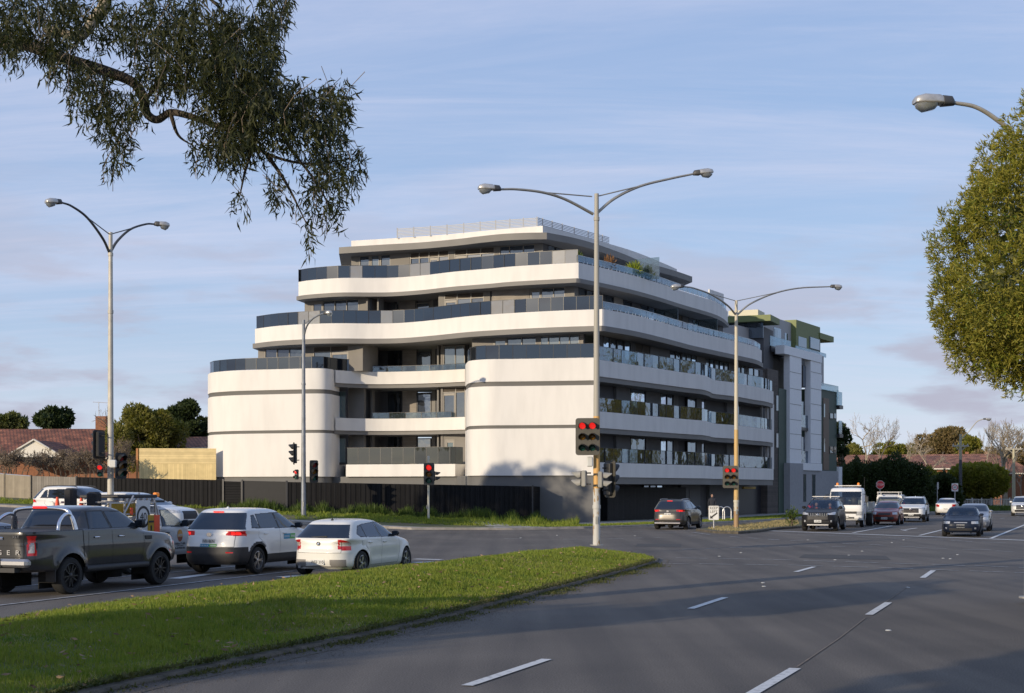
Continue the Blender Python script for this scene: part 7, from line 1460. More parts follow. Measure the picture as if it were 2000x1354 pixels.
# company mark and wording on the door
ys = -float(b.y_at(3.05, 0.9)) - 0.004; A3 = lambda x_, z_, y_=0: frame3((x_ - xm, ys + y_, z_), (1, 0, 0), (0, 0, 1))
m_lo = mat('logo_orange', (0.62, 0.30, 0.06), 0.5); m_lb = mat('logo_brown', (0.25, 0.06, 0.03), 0.5)
lg = MB().prism([(0.125 * math.cos(t), 0.165 * math.sin(t)) for t in np.linspace(0, 2 * math.pi, 28)[:-1]], 0, 0.003, A3(3.22, 0.93)).build('logo', m_lo, e)
MB().prism([(0.12 * math.cos(t), 0.155 * math.sin(t)) for t in np.linspace(math.pi * 1.08, math.pi * 1.92, 14)], 0.003, 0.005, A3(3.22, 0.93)).build('logo_base', m_lb, lg); text('lettering', 'utm', 0.13, M_plate, lg, A3(3.22, 0.95, -0.006))
text('lettering', 'UtilitiesTraffic', 0.095, M_signk, e, A3(3.22, 0.715, -0.002)); text('lettering', 'M A N A G E M E N T', 0.035, M_signk, e, A3(3.22, 0.655, -0.002)); text('lettering', 'Ph: 03 9730 4201', 0.07, M_signk, e, A3(3.22, 0.59, -0.002))
# cones, standing on the tray tail
cz = 1.27; prot = None
for k, (px, top_y, dd) in enumerate(((112, 971, 36.4), (135, 971, 36.8), (159, 970, 37.3), (181, 972, 37.8))):
    X = (px - 1000) / F * dd; zt_ = zat(px, top_y, dd)
    if prot is None:
        prot = empty('traffic_cone', (X, dd, zt_ - 0.72), 0)
        MB().lathe([(0.14, 0.03), (0.06, 0.5), (0.028, 0.72)], 18).build('cone_body', mat('cone_orange', (0.75, 0.09, 0.035), 0.55), prot, 40); MB().box((0, 0, 0.015), (0.38, 0.38, 0.03), bev=0.01).build('cone_base', M_plastic, prot); MB().lathe([(0.122, 0.14), (0.085, 0.36)], 18).build('reflective_band', mat('cone_white', (0.62, 0.60, 0.58), 0.4), prot, 40)
        o = prot
    else:
        o = prot.copy(); C.objects.link(o); o.location = (X, dd, zt_ - 0.72)
        for ch in prot.children: c2 = ch.copy(); C.objects.link(c2); c2.parent = o
    tag(o, ('first orange cone from the left, nearest the white SUV tail light', 'second orange cone from the left, seen over the pickup rear window', 'third and brightest cone, beside the black bundle', 'rightmost orange cone between the two black bundles')[k], 'traffic cone', 'cones over the tray')
trl = MB().box((0, 0, 0), (2.2, 1.5, 0.1)); o = trl.build('trailer', M_silv); o.location = ((147 - 1000) / F * 37.1, 37.1, zat(150, 971, 37.1) - 0.78); o.rotation_euler = (0, 0, HU); tag(o, 'flat grey trailer deck carrying the four orange cones behind the utility truck', 'trailer')
f = MB(); f.box((0, 0, -0.2), (2.0, 0.9, 0.3)); f.build('chassis', M_plastic, o)
for s_ in (-1, 1): wheel(o, 0, s_ * 0.62, 0.31, 0.18, M_utew, 'steel').location[2] = 0.31 - o.location[2] + 0.0
MB().tube([(1.1, 0, -0.1), (1.7, 0, -0.2)], 0.05, 6).build('drawbar', M_silv, o)
e, b, xm, md = ute('white utility with ladder rack, roof just visible above the red hatchback', False, pnt=P_white); place_front(e, 1729, 98.0, 5.1); q = MB()
for x_ in (1.2, 2.5, 3.0): q.box((x_ - xm, 0, 2.0), (0.05, 1.5, 0.05))
for s_ in (-1, 1):
    q.box((2.0 - xm, s_ * 0.7, 1.97), (2.6, 0.05, 0.05))
    for x_ in (1.0, 3.0): q.box((x_ - xm, s_ * 0.7, 1.82), (0.05, 0.05, 0.3))
q.build('ladder_rack', M_silv, e); MB().box((1.2 - xm, 0, 1.35), (2.2, 1.7, 0.95), bev=0.06).build('canopy', P_white, e, 40)
# ---------------------------------------------------------------- people
M_skin = mat('skin', (0.50, 0.30, 0.22), 0.6); M_hair = mat('hair_dark', (0.03, 0.022, 0.018), 0.8)
def skinned(name, verts, edges, radii, m, parent, root=0, sub_=2):
    me = bpy.data.meshes.new(name); me.from_pydata(verts, edges, []); o = bpy.data.objects.new(name, me); C.objects.link(o); o.parent = None
    sk = o.modifiers.new('s', 'SKIN'); ss = o.modifiers.new('u', 'SUBSURF'); ss.levels = sub_; ss.render_levels = sub_
    for i, r in enumerate(radii): me.skin_vertices[0].data[i].radius = (r if isinstance(r, tuple) else (r, r))
    for i in range(len(verts)): me.skin_vertices[0].data[i].use_root = (i == root)
    dg = bpy.context.evaluated_depsgraph_get(); me2 = bpy.data.meshes.new_from_object(o.evaluated_get(dg)); bpy.data.objects.remove(o)
    me2.name = name; me2.materials.clear(); me2.polygons.foreach_set('use_smooth', np.ones(len(me2.polygons), bool)); o = link(name, me2, m, parent); return o
def head(parent, at, yaw, m=M_skin, hair=True, hat=None, glasses=False):
    M = Matrix.Translation(at) @ Matrix.Rotation(yaw, 4, 'Z'); n = 18; vs = []; fs = []
    prof = [(0.02, -0.115), (0.048, -0.105), (0.062, -0.07), (0.072, -0.03), (0.078, 0.02), (0.077, 0.06), (0.062, 0.095), (0.03, 0.115)]
    for r, h in prof:
        for k in range(n):
            a = 2 * math.pi * k / n; x = math.cos(a) * r * 1.2; y = math.sin(a) * r
            if math.cos(a) > 0.9 and -0.05 < h < 0.03: x += 0.018 - abs(h + 0.015) * 0.3        # nose
            vs.append(M @ Vector((x + (0.012 if h < -0.05 else 0), y, h)))
    for i in range(len(prof) - 1):
        for k in range(n): j = (k + 1) % n; fs.append((i * n + k, i * n + j, (i + 1) * n + j, (i + 1) * n + k))
    fs += [tuple(reversed(range(n))), tuple((len(prof) - 1) * n + k for k in range(n))]
    o = MB().add(vs, fs).build('head', m, parent, 80)
    for s_ in (-1, 1):
        MB().lathe([(0.011, 0), (0.008, 0.004)], 8, M @ frame3((0.082, s_ * 0.03, 0.012), (0, 1, 0), (0, 0, 1))).build('eye', M_signk if not glasses else M_signk, o); MB().lathe([(0.022, 0), (0.02, 0.012)], 8, M @ frame3((0.0, s_ * 0.08, 0.0), (1, 0, 0), (0, 0, 1))).build('ear', m, o)
    MB().box((0, 0, 0), (0.006, 0.04, 0.008), mtx=M @ Matrix.Translation((0.088, 0, -0.06))).build('mouth', mat('lips', (0.3, 0.1, 0.09), 0.6), o)
    if glasses: MB().box((0, 0, 0), (0.012, 0.13, 0.032), mtx=M @ Matrix.Translation((0.090, 0, 0.014)), bev=0.005).build('sunglasses', M_signk, o)
    if hair:
        hp_ = [(0.080, 0.03), (0.086, 0.06), (0.074, 0.10), (0.045, 0.125), (0.01, 0.132)]; MB().lathe(hp_, 16, M @ Matrix.Translation((-0.012, 0, 0)) @ Matrix.Diagonal((1.2, 1, 1, 1))).build('hair', m if hair == 1 and 0 else M_hair, o, 80)
    return o
PX, PD = 1391, 97.0; pz = 0.13; px_, py_ = fp(PX, PD)
per = empty('person', (px_, py_, pz), 0, 'person in dark jacket with sunglasses standing behind the KEEP LEFT sign', 'person'); yaw = R(-100)
def W3(f, s, z): return (math.cos(yaw) * f - math.sin(yaw) * s, math.sin(yaw) * f + math.cos(yaw) * s, z)
m_nv = mat('navy_jacket', (0.015, 0.018, 0.03), 0.8); m_tr = mat('dark_trousers', (0.02, 0.02, 0.024), 0.85)
vs = [W3(0, 0, 0.93), W3(0, 0, 1.15), W3(0, 0, 1.38), W3(0, 0, 1.47), W3(0.01, 0, 1.56)]; ed = [(0, 1), (1, 2), (2, 3), (3, 4)]; rd = [(0.16, 0.12), (0.15, 0.11), (0.17, 0.11), (0.07, 0.07), (0.055, 0.055)]
for s_ in (-1, 1):
    b0 = len(vs); vs += [W3(0, s_ * 0.20, 1.40), W3(-0.02, s_ * 0.26, 1.13), W3(0.08, s_ * 0.24, 0.90), W3(0.10, s_ * 0.235, 0.82)]; ed += [(2, b0), (b0, b0 + 1), (b0 + 1, b0 + 2), (b0 + 2, b0 + 3)]; rd += [0.065, 0.052, 0.036, 0.03]
    b0 = len(vs); vs += [W3(0, s_ * 0.10, 0.85), W3(0.02, s_ * 0.11, 0.48), W3(-0.01, s_ * 0.115, 0.09), W3(0.14, s_ * 0.12, 0.04)]; ed += [(0, b0), (b0, b0 + 1), (b0 + 1, b0 + 2), (b0 + 2, b0 + 3)]; rd += [0.095, 0.065, 0.045, 0.035]
skinned('body', vs, ed, rd, m_nv, per); head(per, W3(0.02, 0, 1.64), yaw, glasses=True)
for s_ in (-1, 1):
    vs = [W3(0.10, s_ * 0.235, 0.83), W3(0.12, s_ * 0.235, 0.77)]; ed = [(0, 1)]; rd = [0.028, 0.03]
    for k, dy in enumerate((-0.025, -0.008, 0.009, 0.025)): b0 = len(vs); vs += [W3(0.135, s_ * 0.235 + dy, 0.72 + abs(k - 1.5) * 0.008), W3(0.13, s_ * 0.235 + dy, 0.685 + abs(k - 1.5) * 0.012)]; ed += [(1, b0), (b0, b0 + 1)]; rd += [0.010, 0.008]
    b0 = len(vs); vs += [W3(0.15, s_ * 0.20, 0.775), W3(0.165, s_ * 0.19, 0.74)]; ed += [(0, b0), (b0, b0 + 1)]; rd += [0.011, 0.009]; skinned('hand', vs, ed, rd, M_skin, per, 0, 1)
# people in the black SUV
nl = nis.location; nr = nis.rotation_euler[2]; m_vest = mat('orange_vest', (0.85, 0.16, 0.05), 0.7)
for k, (yy, lab) in enumerate(((0.36, 'person in orange vest behind the windscreen of the black SUV, the lower head'), (-0.36, 'person in orange vest behind the windscreen of the black SUV, the higher head'))):
    c, s_ = math.cos(nr), math.sin(nr); lx = 2.68 - 2.395; p = (nl[0] + c * lx - s_ * yy, nl[1] + s_ * lx + c * yy, nl[2] + 0.62); pe = empty('person', p, nr, lab[:90], 'person')
    vs = [(0, 0, 0), (-0.02, 0, 0.25), (-0.03, 0, 0.45), (-0.02, 0, 0.55), (-0.01, 0, 0.62)]; ed = [(0, 1), (1, 2), (2, 3), (3, 4)]; rd = [0.17, 0.16, 0.17, 0.06, 0.055]
    for q in (-1, 1): b0 = len(vs); vs += [(0, q * 0.2, 0.46), (0.12, q * 0.25, 0.25), (0.36, q * 0.16, 0.33)]; ed += [(2, b0), (b0, b0 + 1), (b0 + 1, b0 + 2)]; rd += [0.06, 0.05, 0.035]
    for q in (-1, 1): b0 = len(vs); vs += [(0.42, q * 0.12, 0.02), (0.50, q * 0.12, -0.30)]; ed += [(0, b0), (b0, b0 + 1)]; rd += [0.08, 0.05]
    skinned('body', vs, ed, rd, m_vest, pe, 0, 1); head(pe, (0.0, 0, 0.74 + 0.03 * k), 0)
nis_label = 'ok'
# ---------------------------------------------------------------- vegetation
def leaf_mat(name, c1, c2, c3=None, trans=0.35, scale=1.2):
    m, N, L, b = node_mat(name); b.inputs['Roughness'].default_value = 0.55; b.inputs['Specular IOR Level'].default_value = 0.3; out = N['Material Output']
    g = N.new('ShaderNodeTexCoord'); nz = N.new('ShaderNodeTexNoise'); nz.inputs['Scale'].default_value = scale; nz.inputs['Detail'].default_value = 3; L.new(g.outputs['Object'], nz.inputs['Vector'])
    n2 = N.new('ShaderNodeTexNoise'); n2.inputs['Scale'].default_value = scale * 11; L.new(g.outputs['Object'], n2.inputs['Vector'])
    ad = N.new('ShaderNodeMath'); ad.operation = 'ADD'; L.new(nz.outputs['Fac'], ad.inputs[0]); L.new(n2.outputs['Fac'], ad.inputs[1])
    r = N.new('ShaderNodeValToRGB'); e = r.color_ramp.elements; e[0].position = 0.78; e[0].color = c1 + (1,); e[1].position = 1.22; e[1].color = c2 + (1,)
    if c3: q = e.new(1.0); q.color = c3 + (1,)
    mr = N.new('ShaderNodeMath'); mr.operation = 'MULTIPLY'; mr.inputs[1].default_value = 1.0; L.new(ad.outputs[0], mr.inputs[0])
    sc_ = N.new('ShaderNodeMapRange'); sc_.inputs[1].default_value = 0.7; sc_.inputs[2].default_value = 1.3; L.new(ad.outputs[0], sc_.inputs[0])
    e[0].position = 0.0; e[-1].position = 1.0
    if c3: e[1].position = 0.5
    L.new(sc_.outputs[0], r.inputs[0]); L.new(r.outputs[0], b.inputs['Base Color'])
    tr = N.new('ShaderNodeBsdfTranslucent'); vs = N.new('ShaderNodeVectorMath'); vs.operation = 'MULTIPLY'; vs.inputs[1].default_value = (1.2, 1.3, 0.5); L.new(r.outputs[0], vs.inputs[0]); L.new(vs.outputs[0], tr.inputs[0])
    mx = N.new('ShaderNodeMixShader'); mx.inputs[0].default_value = trans; L.new(b.outputs[0], mx.inputs[1]); L.new(tr.outputs[0], mx.inputs[2]); L.new(mx.outputs[0], out.inputs[0]); return m
def unit(v): return v / (np.linalg.norm(v, axis=-1, keepdims=True) + 1e-9)
def leaf_quads(o, d, ln, w, bend=0.15):
    """diamond leaves: origin o, direction d, length ln, width w"""
    n = len(o); d = unit(d); r = rng.normal(size=(n, 3)); s = unit(np.cross(d, r)); u = np.cross(s, d)
    ln = np.broadcast_to(np.asarray(ln, float), (n,))[:, None]; w = np.broadcast_to(np.asarray(w, float), (n,))[:, None]
    mid = o + d * ln * 0.45 + u * ln * bend * 0.4; tip = o + d * ln
    V_ = np.stack([o, mid + s * w / 2, tip, mid - s * w / 2], 1).reshape(-1, 3); F_ = np.arange(4 * n).reshape(-1, 4); return V_, F_
def leaf_obj(name, parts, m, parent=None):
    V_ = []; F_ = []; k = 0
    for v, f in parts: V_.append(v); F_.append(f + k); k += len(v)
    return np_mesh(name, np.vstack(V_), np.vstack(F_), m, parent)
def ball(n): return unit(rng.normal(size=(n, 3)))
def crown_leaves(c, rad, lumps, n, ln, w, lump_r=0.45, up=0.2, flat_bottom=None, shell=0.75):
    c = np.array(c, float); rad = np.array(rad, float); L_ = ball(lumps) * rad * (rng.uniform(0.40, 1.0, (lumps, 1))) ; 
    lr = rng.uniform(0.7, 1.2, lumps) * lump_r * rad.mean()
    k = rng.integers(0, lumps, n); dirs = ball(n); rr = rng.uniform(shell, 1.0, (n, 1)) ** 0.6
    p = L_[k] + dirs * lr[k][:, None] * rr * np.array([1, 1, 0.8]); d = dirs + rng.normal(size=(n, 3)) * 0.6 + np.array([0, 0, up])
    if flat_bottom is not None: keep = p[:, 2] > -rad[2] * flat_bottom; p, d = p[keep], d[keep]
    return leaf_quads(p + c, d, ln * rng.uniform(0.7, 1.3, len(p)), w * rng.uniform(0.7, 1.3, len(p)))
M_bark = mat('bark', (0.16, 0.12, 0.085), 0.9, var=0.4, scale=6, bump=0.6, bscale=20); M_barkp = mat('bark_pale', (0.36, 0.30, 0.21), 0.85, var=0.35, scale=4, bump=0.3); M_twig = mat('bare_twigs', (0.22, 0.17, 0.12), 0.9, var=0.3, scale=2)
def limbs(mb, base, h, r, spread, n=7):
    mb.tube([(0, 0, -0.2), (0.02 * h, 0, h * 0.25), (0, 0.03 * h, h * 0.5)], [r, r * 0.8, r * 0.6], 9)
    for i in range(n):
        a = 2 * math.pi * i / n + random.random(); z0 = h * random.uniform(0.25, 0.5); e_ = (math.cos(a) * spread * 0.7, math.sin(a) * spread * 0.7, h * random.uniform(0.6, 0.9))
        mb.tube([(0.01, 0.02 * h, z0), (e_[0] * 0.45, e_[1] * 0.45, z0 + (e_[2] - z0) * 0.6), e_], [r * 0.45, r * 0.3, r * 0.08], 6)
def tree(px, d, ytop, ybot, wpx, m, label, n=6000, ln=0.35, w=0.2, name='tree', lumps=26, cat='tree', group=None, z0=0.1, depth=None, trunk=True, bark=None, lump_r=0.33, squash=1.0, XY=None, ztop=None, zbot=None, wid=None):
    x, y = XY or fp(px, d); zt_ = ztop if ztop is not None else zat(px, ytop, d); zb_ = zbot if zbot is not None else zat(px, ybot, d); hw_ = (wid or wpx / F * d) / 2
    e = empty(name, (x, y, z0), random.uniform(0, 6), label, cat, group); zc_ = (zt_ + zb_) / 2 - z0; rz_ = (zt_ - zb_) / 2
    leaf_obj('crown', [crown_leaves((0, 0, zc_), (hw_ * 0.86, (depth or hw_) * 0.86, rz_ * 0.86), lumps, n, ln, w, lump_r)], m, e)
    if trunk:
        mb = MB(); limbs(mb, (0, 0, 0), max(zt_ - z0, 1), max(0.08, 0.035 * (zt_ - z0)), hw_); mb.build('trunk', bark or M_bark, e, 60)
    return e
LM_olive = leaf_mat('leaf_olive', (0.10, 0.11, 0.03), (0.26, 0.23, 0.06)); LM_dark = leaf_mat('leaf_dark', (0.02, 0.035, 0.013), (0.06, 0.08, 0.028), trans=0.2); LM_gum = leaf_mat('leaf_gum', (0.08, 0.10, 0.04), (0.19, 0.19, 0.08))
LM_hedge = leaf_mat('leaf_hedge', (0.10, 0.12, 0.02), (0.30, 0.27, 0.05)); LM_sunlit_gold = leaf_mat('leaf_sunlit_gold', (0.16, 0.15, 0.02), (0.38, 0.29, 0.04)); LM_brown = leaf_mat('leaf_brown', (0.16, 0.12, 0.055), (0.28, 0.21, 0.10))
# --- left background
tree(22, 165, 808, 842, 70, LM_gum, 'rounded grey-green tree behind the tiled roof at the far left edge', 5000, 0.5, 0.25)
tree(110, 160, 797, 842, 78, LM_dark, 'dark pointed green tree rising behind the middle of the long tiled roof', 6000, 0.5, 0.28)
tree(285, 112, 776, 925, 158, LM_olive, 'large olive tree behind the pine hoarding', 22000, 0.32, 0.14, lumps=60, lump_r=0.30)
tree(362, 120, 783, 880, 88, LM_dark, 'dark leafy tree between the olive tree and the white rounded wall', 9000, 0.36, 0.2, lumps=30)
tree(445, 140, 815, 880, 60, LM_dark, 'dark tree almost hidden behind the white rounded wall', 2000, 0.5, 0.3)
# --- bare wintry shrubs and trees
def twiggy(px, d, ytop, ybase, wpx, label, n=5, depth_=6, r0=0.12, name='bare_tree', cat='tree', m=None, spread=0.75, seed=0, z0=None, group=None, upb=0.5, thin=0.012, multi=1):
    rs = random.Random(seed); x, y = fp(px, d); zb_ = zat(px, ybase, d) if z0 is None else z0; H_ = zat(px, ytop, d) - zb_; mb = MB(); W_ = wpx / F * d / 2; tw = MB()
    def grow_(p, dr, L_, r, k):
        q = p + dr * L_ * 0.5 + Vector((rs.uniform(-1, 1), rs.uniform(-1, 1), rs.uniform(-.5, 1))) * L_ * 0.06; e_ = p + dr * L_
        (mb if r > 0.03 else tw).tube([p, q, e_], [r, r * 0.85, r * 0.68], 6 if r > 0.05 else 3, cap=False)
        if k == 0: return
        for i in range(rs.choice((2, 3, 3) if k > 1 else (2, 3))):
            nd = (dr + Vector((rs.gauss(0, spread), rs.gauss(0, spread), rs.gauss(0, spread * 0.5) + upb * 0.3))).normalized()
            grow_(e_ if i else q, nd, L_ * rs.uniform(0.62, 0.82), max(thin, r * 0.62), k - 1)
    for j in range(multi):
        off = Vector((rs.uniform(-1, 1) * W_ * 0.8, rs.uniform(-1, 1) * W_ * 0.3, 0)) if multi > 1 else Vector((0, 0, 0))
        grow_(off, Vector((rs.uniform(-.25, .25) * (2 if multi > 1 else 1), rs.uniform(-.2, .2), 1)).normalized(), H_ * (0.30 if multi == 1 else 0.26) * rs.uniform(0.85, 1.1), r0, depth_)
    V_ = np.array(mb.v + tw.v); mx_ = np.abs(V_[:, 0]).max(); sx = W_ / mx_; sz = H_ / V_[:, 2].max()
    for M_ in (mb, tw): M_.v = [(a * min(1.4, sx) , b * min(1.4, sx), max(-0.2, c * sz)) for a, b, c in M_.v]
    e = empty(name, (x, y, zb_), 0, label, cat, group)
    if mb.v: mb.build('trunk' if cat == 'tree' else 'stems', m or M_twig, e, 60)
    tw.build('twigs', m or M_twig, e); return e
twiggy(40, 97, 868, 935, 130, 'tangle of bare brown twigs before the white gable, above the beige fence', depth_=6, r0=0.035, name='bare_shrub', cat='shrub', seed=1, multi=13, spread=0.7)
twiggy(110, 98, 872, 935, 110, 'bare twiggy shrub above the grey-brown fence, right of the white gable', depth_=6, r0=0.035, name='bare_shrub', cat='shrub', seed=2, multi=13, spread=0.7)
twiggy(175, 96, 868, 938, 100, 'bare twiggy shrub behind the left lamp post signals', depth_=6, r0=0.035, name='bare_shrub', cat='shrub', seed=3, multi=12, spread=0.7)
twiggy(235, 99, 850, 938, 70, 'bare twiggy shrub beside the orange post of the hoarding', depth_=6, r0=0.035, name='bare_shrub', cat='shrub', seed=4, multi=9, spread=0.7)
twiggy(215, 112, 790, 900, 70, 'thin bare tree sticking up left of the olive tree', depth_=5, r0=0.10, seed=5)
M_twp = mat('pale_twigs', (0.36, 0.30, 0.22), 0.9, var=0.3, scale=2)
twiggy(1692, 175, 806, 935, 95, 'tall bare tree with forked pale trunk, nearest the green-clad building', depth_=6, r0=0.17, m=M_twp, seed=11, thin=0.02, upb=0.8)
twiggy(1722, 178, 808, 935, 80, 'bare pale tree just right of the forked one, above the dark hedge', depth_=6, r0=0.16, m=M_twp, seed=12, thin=0.02, upb=0.8)
twiggy(1815, 190, 868, 940, 80, 'fan-shaped bare tree in front of the terracotta roofs', depth_=5, r0=0.13, m=M_twp, seed=13, thin=0.02, upb=0.5)
twiggy(1800, 215, 835, 905, 60, 'faint bare tree left of the big rounded gum crown', depth_=5, r0=0.12, m=M_twp, seed=14, thin=0.018)
twiggy(1922, 185, 815, 945, 60, 'bare tree with upright branches right of the street lamp arm', depth_=6, r0=0.15, m=M_twp, seed=15, thin=0.02, upb=1.2, spread=0.5)
twiggy(1965, 165, 812, 985, 110, 'largest bare tree, thick trunk by the white mesh fence at the far right', depth_=7, r0=0.26, m=M_twp, seed=16, thin=0.016, upb=0.9, spread=0.6)
twiggy(1995, 175, 850, 975, 60, 'brown bushy bare tree cut by the right edge', depth_=6, r0=0.14, m=M_twig, seed=17, thin=0.016, upb=0.4)
# --- right background
tree(1850, 232, 838, 893, 118, LM_brown, 'big rounded bronze-green gum crown above the terracotta roofs', 9000, 0.55, 0.28, lumps=34)
tree(1893, 225, 845, 910, 54, LM_hedge, 'dark green dense tree behind the street lamp pole', 5000, 0.5, 0.28)
tree(1660, 225, 865, 920, 60, LM_olive, 'olive-brown rounded tree just right of the green-clad building', 4500, 0.5, 0.28)
tree(1738, 228, 866, 915, 84, LM_hedge, 'yellow-green rounded tree behind the two bare pale trees', 6000, 0.5, 0.28)
tree(1643, 152, 815, 915, 26, LM_dark, 'dark leafy tree squeezed against the end of the green-clad building', 3500, 0.32, 0.2)
tree(1935, 215, 875, 935, 80, LM_brown, 'low brownish thicket behind the rounded olive hedge', 5000, 0.5, 0.26)
tree(1990, 212, 860, 950, 90, LM_brown, 'brownish thicket at the right edge behind the pale power pole', 5000, 0.5, 0.26)
tree(1795, 236, 868, 925, 90, LM_olive, 'low olive thicket behind the fan-shaped bare tree', 5000, 0.5, 0.26)
twiggy(1955, 190, 825, 950, 80, 'dense brown bare tree behind the largest one', depth_=7, r0=0.14, m=M_twig, seed=21, thin=0.016, upb=0.6)
twiggy(1765, 200, 840, 930, 55, 'small faint bare tree right of the two pale ones', depth_=6, r0=0.10, m=M_twp, seed=22, thin=0.016, upb=0.6)
def hedge(px, d, ytop, wpx, m, label, n=9000, ybot=1003, dep=2.6, ln=0.22, w=0.14, group='clipped hedges', trunk=False, name='hedge'):
    x, y = fp(px, d); zt_ = zat(px, ytop, d); zb_ = max(0.1, zat(px, ybot, d)); W_ = wpx / F * d / 2; e = empty(name, (x, y, 0.1), 0, label, 'hedge', group)
    u = rng.uniform(-1, 1, n); a = rng.uniform(0, math.pi * 2, n); prof = np.sqrt(np.clip(1 - np.abs(u) ** 2.6, 0, 1)); lump = 1 + 0.05 * np.sin(u * 9 + 1) + 0.05 * np.sin(a * 5 + u * 7) + 0.04 * rng.normal(size=n)
    hz = (zt_ - zb_); zz = zb_ + hz * prof * (0.5 + 0.5 * np.sin(a)) * lump if not trunk else (zt_ + zb_) / 2 + hz / 2 * prof * np.sin(a) * lump
    yy = np.cos(a) * dep * np.maximum(prof, 0.3) * lump; xx = u * W_ * lump
    dr = np.stack([u, np.cos(a), np.sin(a) * 0.8 + 0.3], 1) + rng.normal(size=(n, 3)) * 0.5
    leaf_obj('foliage', [leaf_quads(np.stack([xx, yy, zz - 0.1], 1), dr, ln * rng.uniform(0.7, 1.4, n), w * rng.uniform(0.7, 1.3, n))], m, e)
    k = 4000; u = rng.uniform(-0.94, 0.94, k); a = rng.uniform(0, math.pi * 2, k); prof = np.sqrt(1 - np.abs(u) ** 2.6) * 0.88      # inner leaves and stems
    zz = zb_ + hz * prof * (0.5 + 0.5 * np.sin(a)) if not trunk else (zt_ + zb_) / 2 + hz / 2 * prof * np.sin(a)
    leaf_obj('inner_foliage', [leaf_quads(np.stack([u * W_, np.cos(a) * dep * 0.85 * prof, zz - 0.1], 1), ball(k), 0.9, 0.6)], m, e)
    if trunk:
        mb = MB()
        for q in (-0.5, -0.2, 0.1, 0.45): mb.tube([(q * W_, 0, 0), (q * W_ * 1.1, 0, zb_ - 0.1), (q * W_ * 1.3, 0, zb_ + 1)], [0.12, 0.09, 0.05], 6)
        mb.build('trunk', M_bark, e, 60)
    return e
hedge(1672, 146, 905, 60, LM_dark, 'dark hedge mound nearest the green-clad building'); hedge(1745, 146, 899, 150, LM_dark, 'largest dark rounded hedge behind the stop sign', 16000)
hedge(1812, 152, 922, 75, LM_hedge, 'olive hedge, lower and left of the big rounded one'); hedge(1842, 149, 930, 56, LM_dark, 'small dark rounded shrub between the two olive hedges', 6000, dep=1.6)
hedge(1908, 153, 911, 108, LM_hedge, 'big olive-green rounded hedge clipped into a dome above trunks', 15000, ybot=968, trunk=True); 
# --- grass
LM_grass = leaf_mat('grass_blades', (0.085, 0.155, 0.016), (0.23, 0.26, 0.04), (0.14, 0.215, 0.024), trans=0.3, scale=0.5); LM_dry = leaf_mat('dry_blades', (0.26, 0.21, 0.10), (0.40, 0.33, 0.17), trans=0.2); LM_weed = leaf_mat('weeds', (0.045, 0.085, 0.015), (0.11, 0.15, 0.03), trans=0.3)
def blades(x, y, z, h, w, lean=0.45):
    n = len(x); a = rng.uniform(0, 2 * math.pi, n); b = rng.uniform(0, 2 * math.pi, n); dx, dy = np.cos(a) * w / 2, np.sin(a) * w / 2; l = rng.uniform(0.1, 1, n) * lean * h
    o = np.stack([x, y, z], 1); s = np.stack([dx, dy, np.zeros(n)], 1); t = o + np.stack([np.cos(b) * l, np.sin(b) * l, h], 1); m_ = o + np.stack([np.cos(b) * l * 0.3, np.sin(b) * l * 0.3, h * 0.6], 1)
    V_ = np.stack([o - s, o + s, m_ + s * 0.7, t, m_ - s * 0.7], 1).reshape(-1, 3); k = np.arange(n) * 5
    tri = np.stack([k, k + 1, k + 2, k + 4], 1); tip = np.stack([k + 4, k + 2, k + 3, k + 3], 1); return V_, tri, tip
def grass_obj(name, x, y, z, h, w, m, label=None, lean=0.45):
    n = len(x); a = rng.uniform(0, 2 * math.pi, n); b = rng.uniform(0, 2 * math.pi, n); s = np.stack([np.cos(a) * w / 2, np.sin(a) * w / 2, np.zeros(n)], 1); l = rng.uniform(0.1, 1, n) * lean * h
    o = np.stack([x, y, z], 1); t = o + np.stack([np.cos(b) * l, np.sin(b) * l, h], 1); V_ = np.stack([o - s, o + s, t + s * 0.15, t - s * 0.15], 1).reshape(-1, 3)
    ob = np_mesh(name, V_, np.arange(4 * n).reshape(-1, 4), m); return tag(ob, label, 'grass', None, 'stuff')
def sample(poly, n, dens=None):
    a = np.array(poly); lo, hi = a.min(0), a.max(0); xs = []; ys = []
    while sum(len(q) for q in xs) < n:
        x = rng.uniform(lo[0], hi[0], n * 2); y = rng.uniform(lo[1], hi[1], n * 2); k = inside(x, y, poly)
        if dens is not None: k &= rng.uniform(0, 1, len(x)) < dens(x, y)
        xs.append(x[k]); ys.append(y[k])
    return np.concatenate(xs)[:n], np.concatenate(ys)[:n]
inview = lambda x, y: (y > 13) & (x / np.maximum(y, 1) > -0.375)
x, y = sample(MED, 300000, lambda x, y: np.where(inview(x, y), np.clip((26 / np.maximum(y, 8)) ** 1.2, 0.25, 1), 0.0)); dd = edge_dist(x, y, MED)
patch = 0.5 + 0.5 * np.sin(x * 2.1 + np.sin(y * 1.3) * 2) * np.sin(y * 1.7 + np.sin(x * 0.9) * 2)
keep = rng.uniform(0, 1, len(x)) < np.clip(0.35 + dd * 1.2, 0, 1) * (0.55 + 0.45 * patch); x, y, dd, patch = x[keep], y[keep], dd[keep], patch[keep]
h = (0.045 + 0.055 * rng.uniform(0, 1, len(x)) ** 2) * (0.6 + 0.7 * patch) * np.where(dd < 0.3, 0.7, 1); z = medz(x, y)
dry = rng.uniform(0, 1, len(x)) < np.where(dd < 0.8, 0.18, 0.03) + 0.16 * (np.sin(x * 0.8 + 1.1) * np.sin(y * 0.55 + x * 0.4) > 0.62)
grass_obj('grass', x[~dry], y[~dry], z[~dry] - 0.005, h[~dry], 0.006 + 0.00045 * y[~dry], LM_grass, 'short bright green grass covering the foreground median')
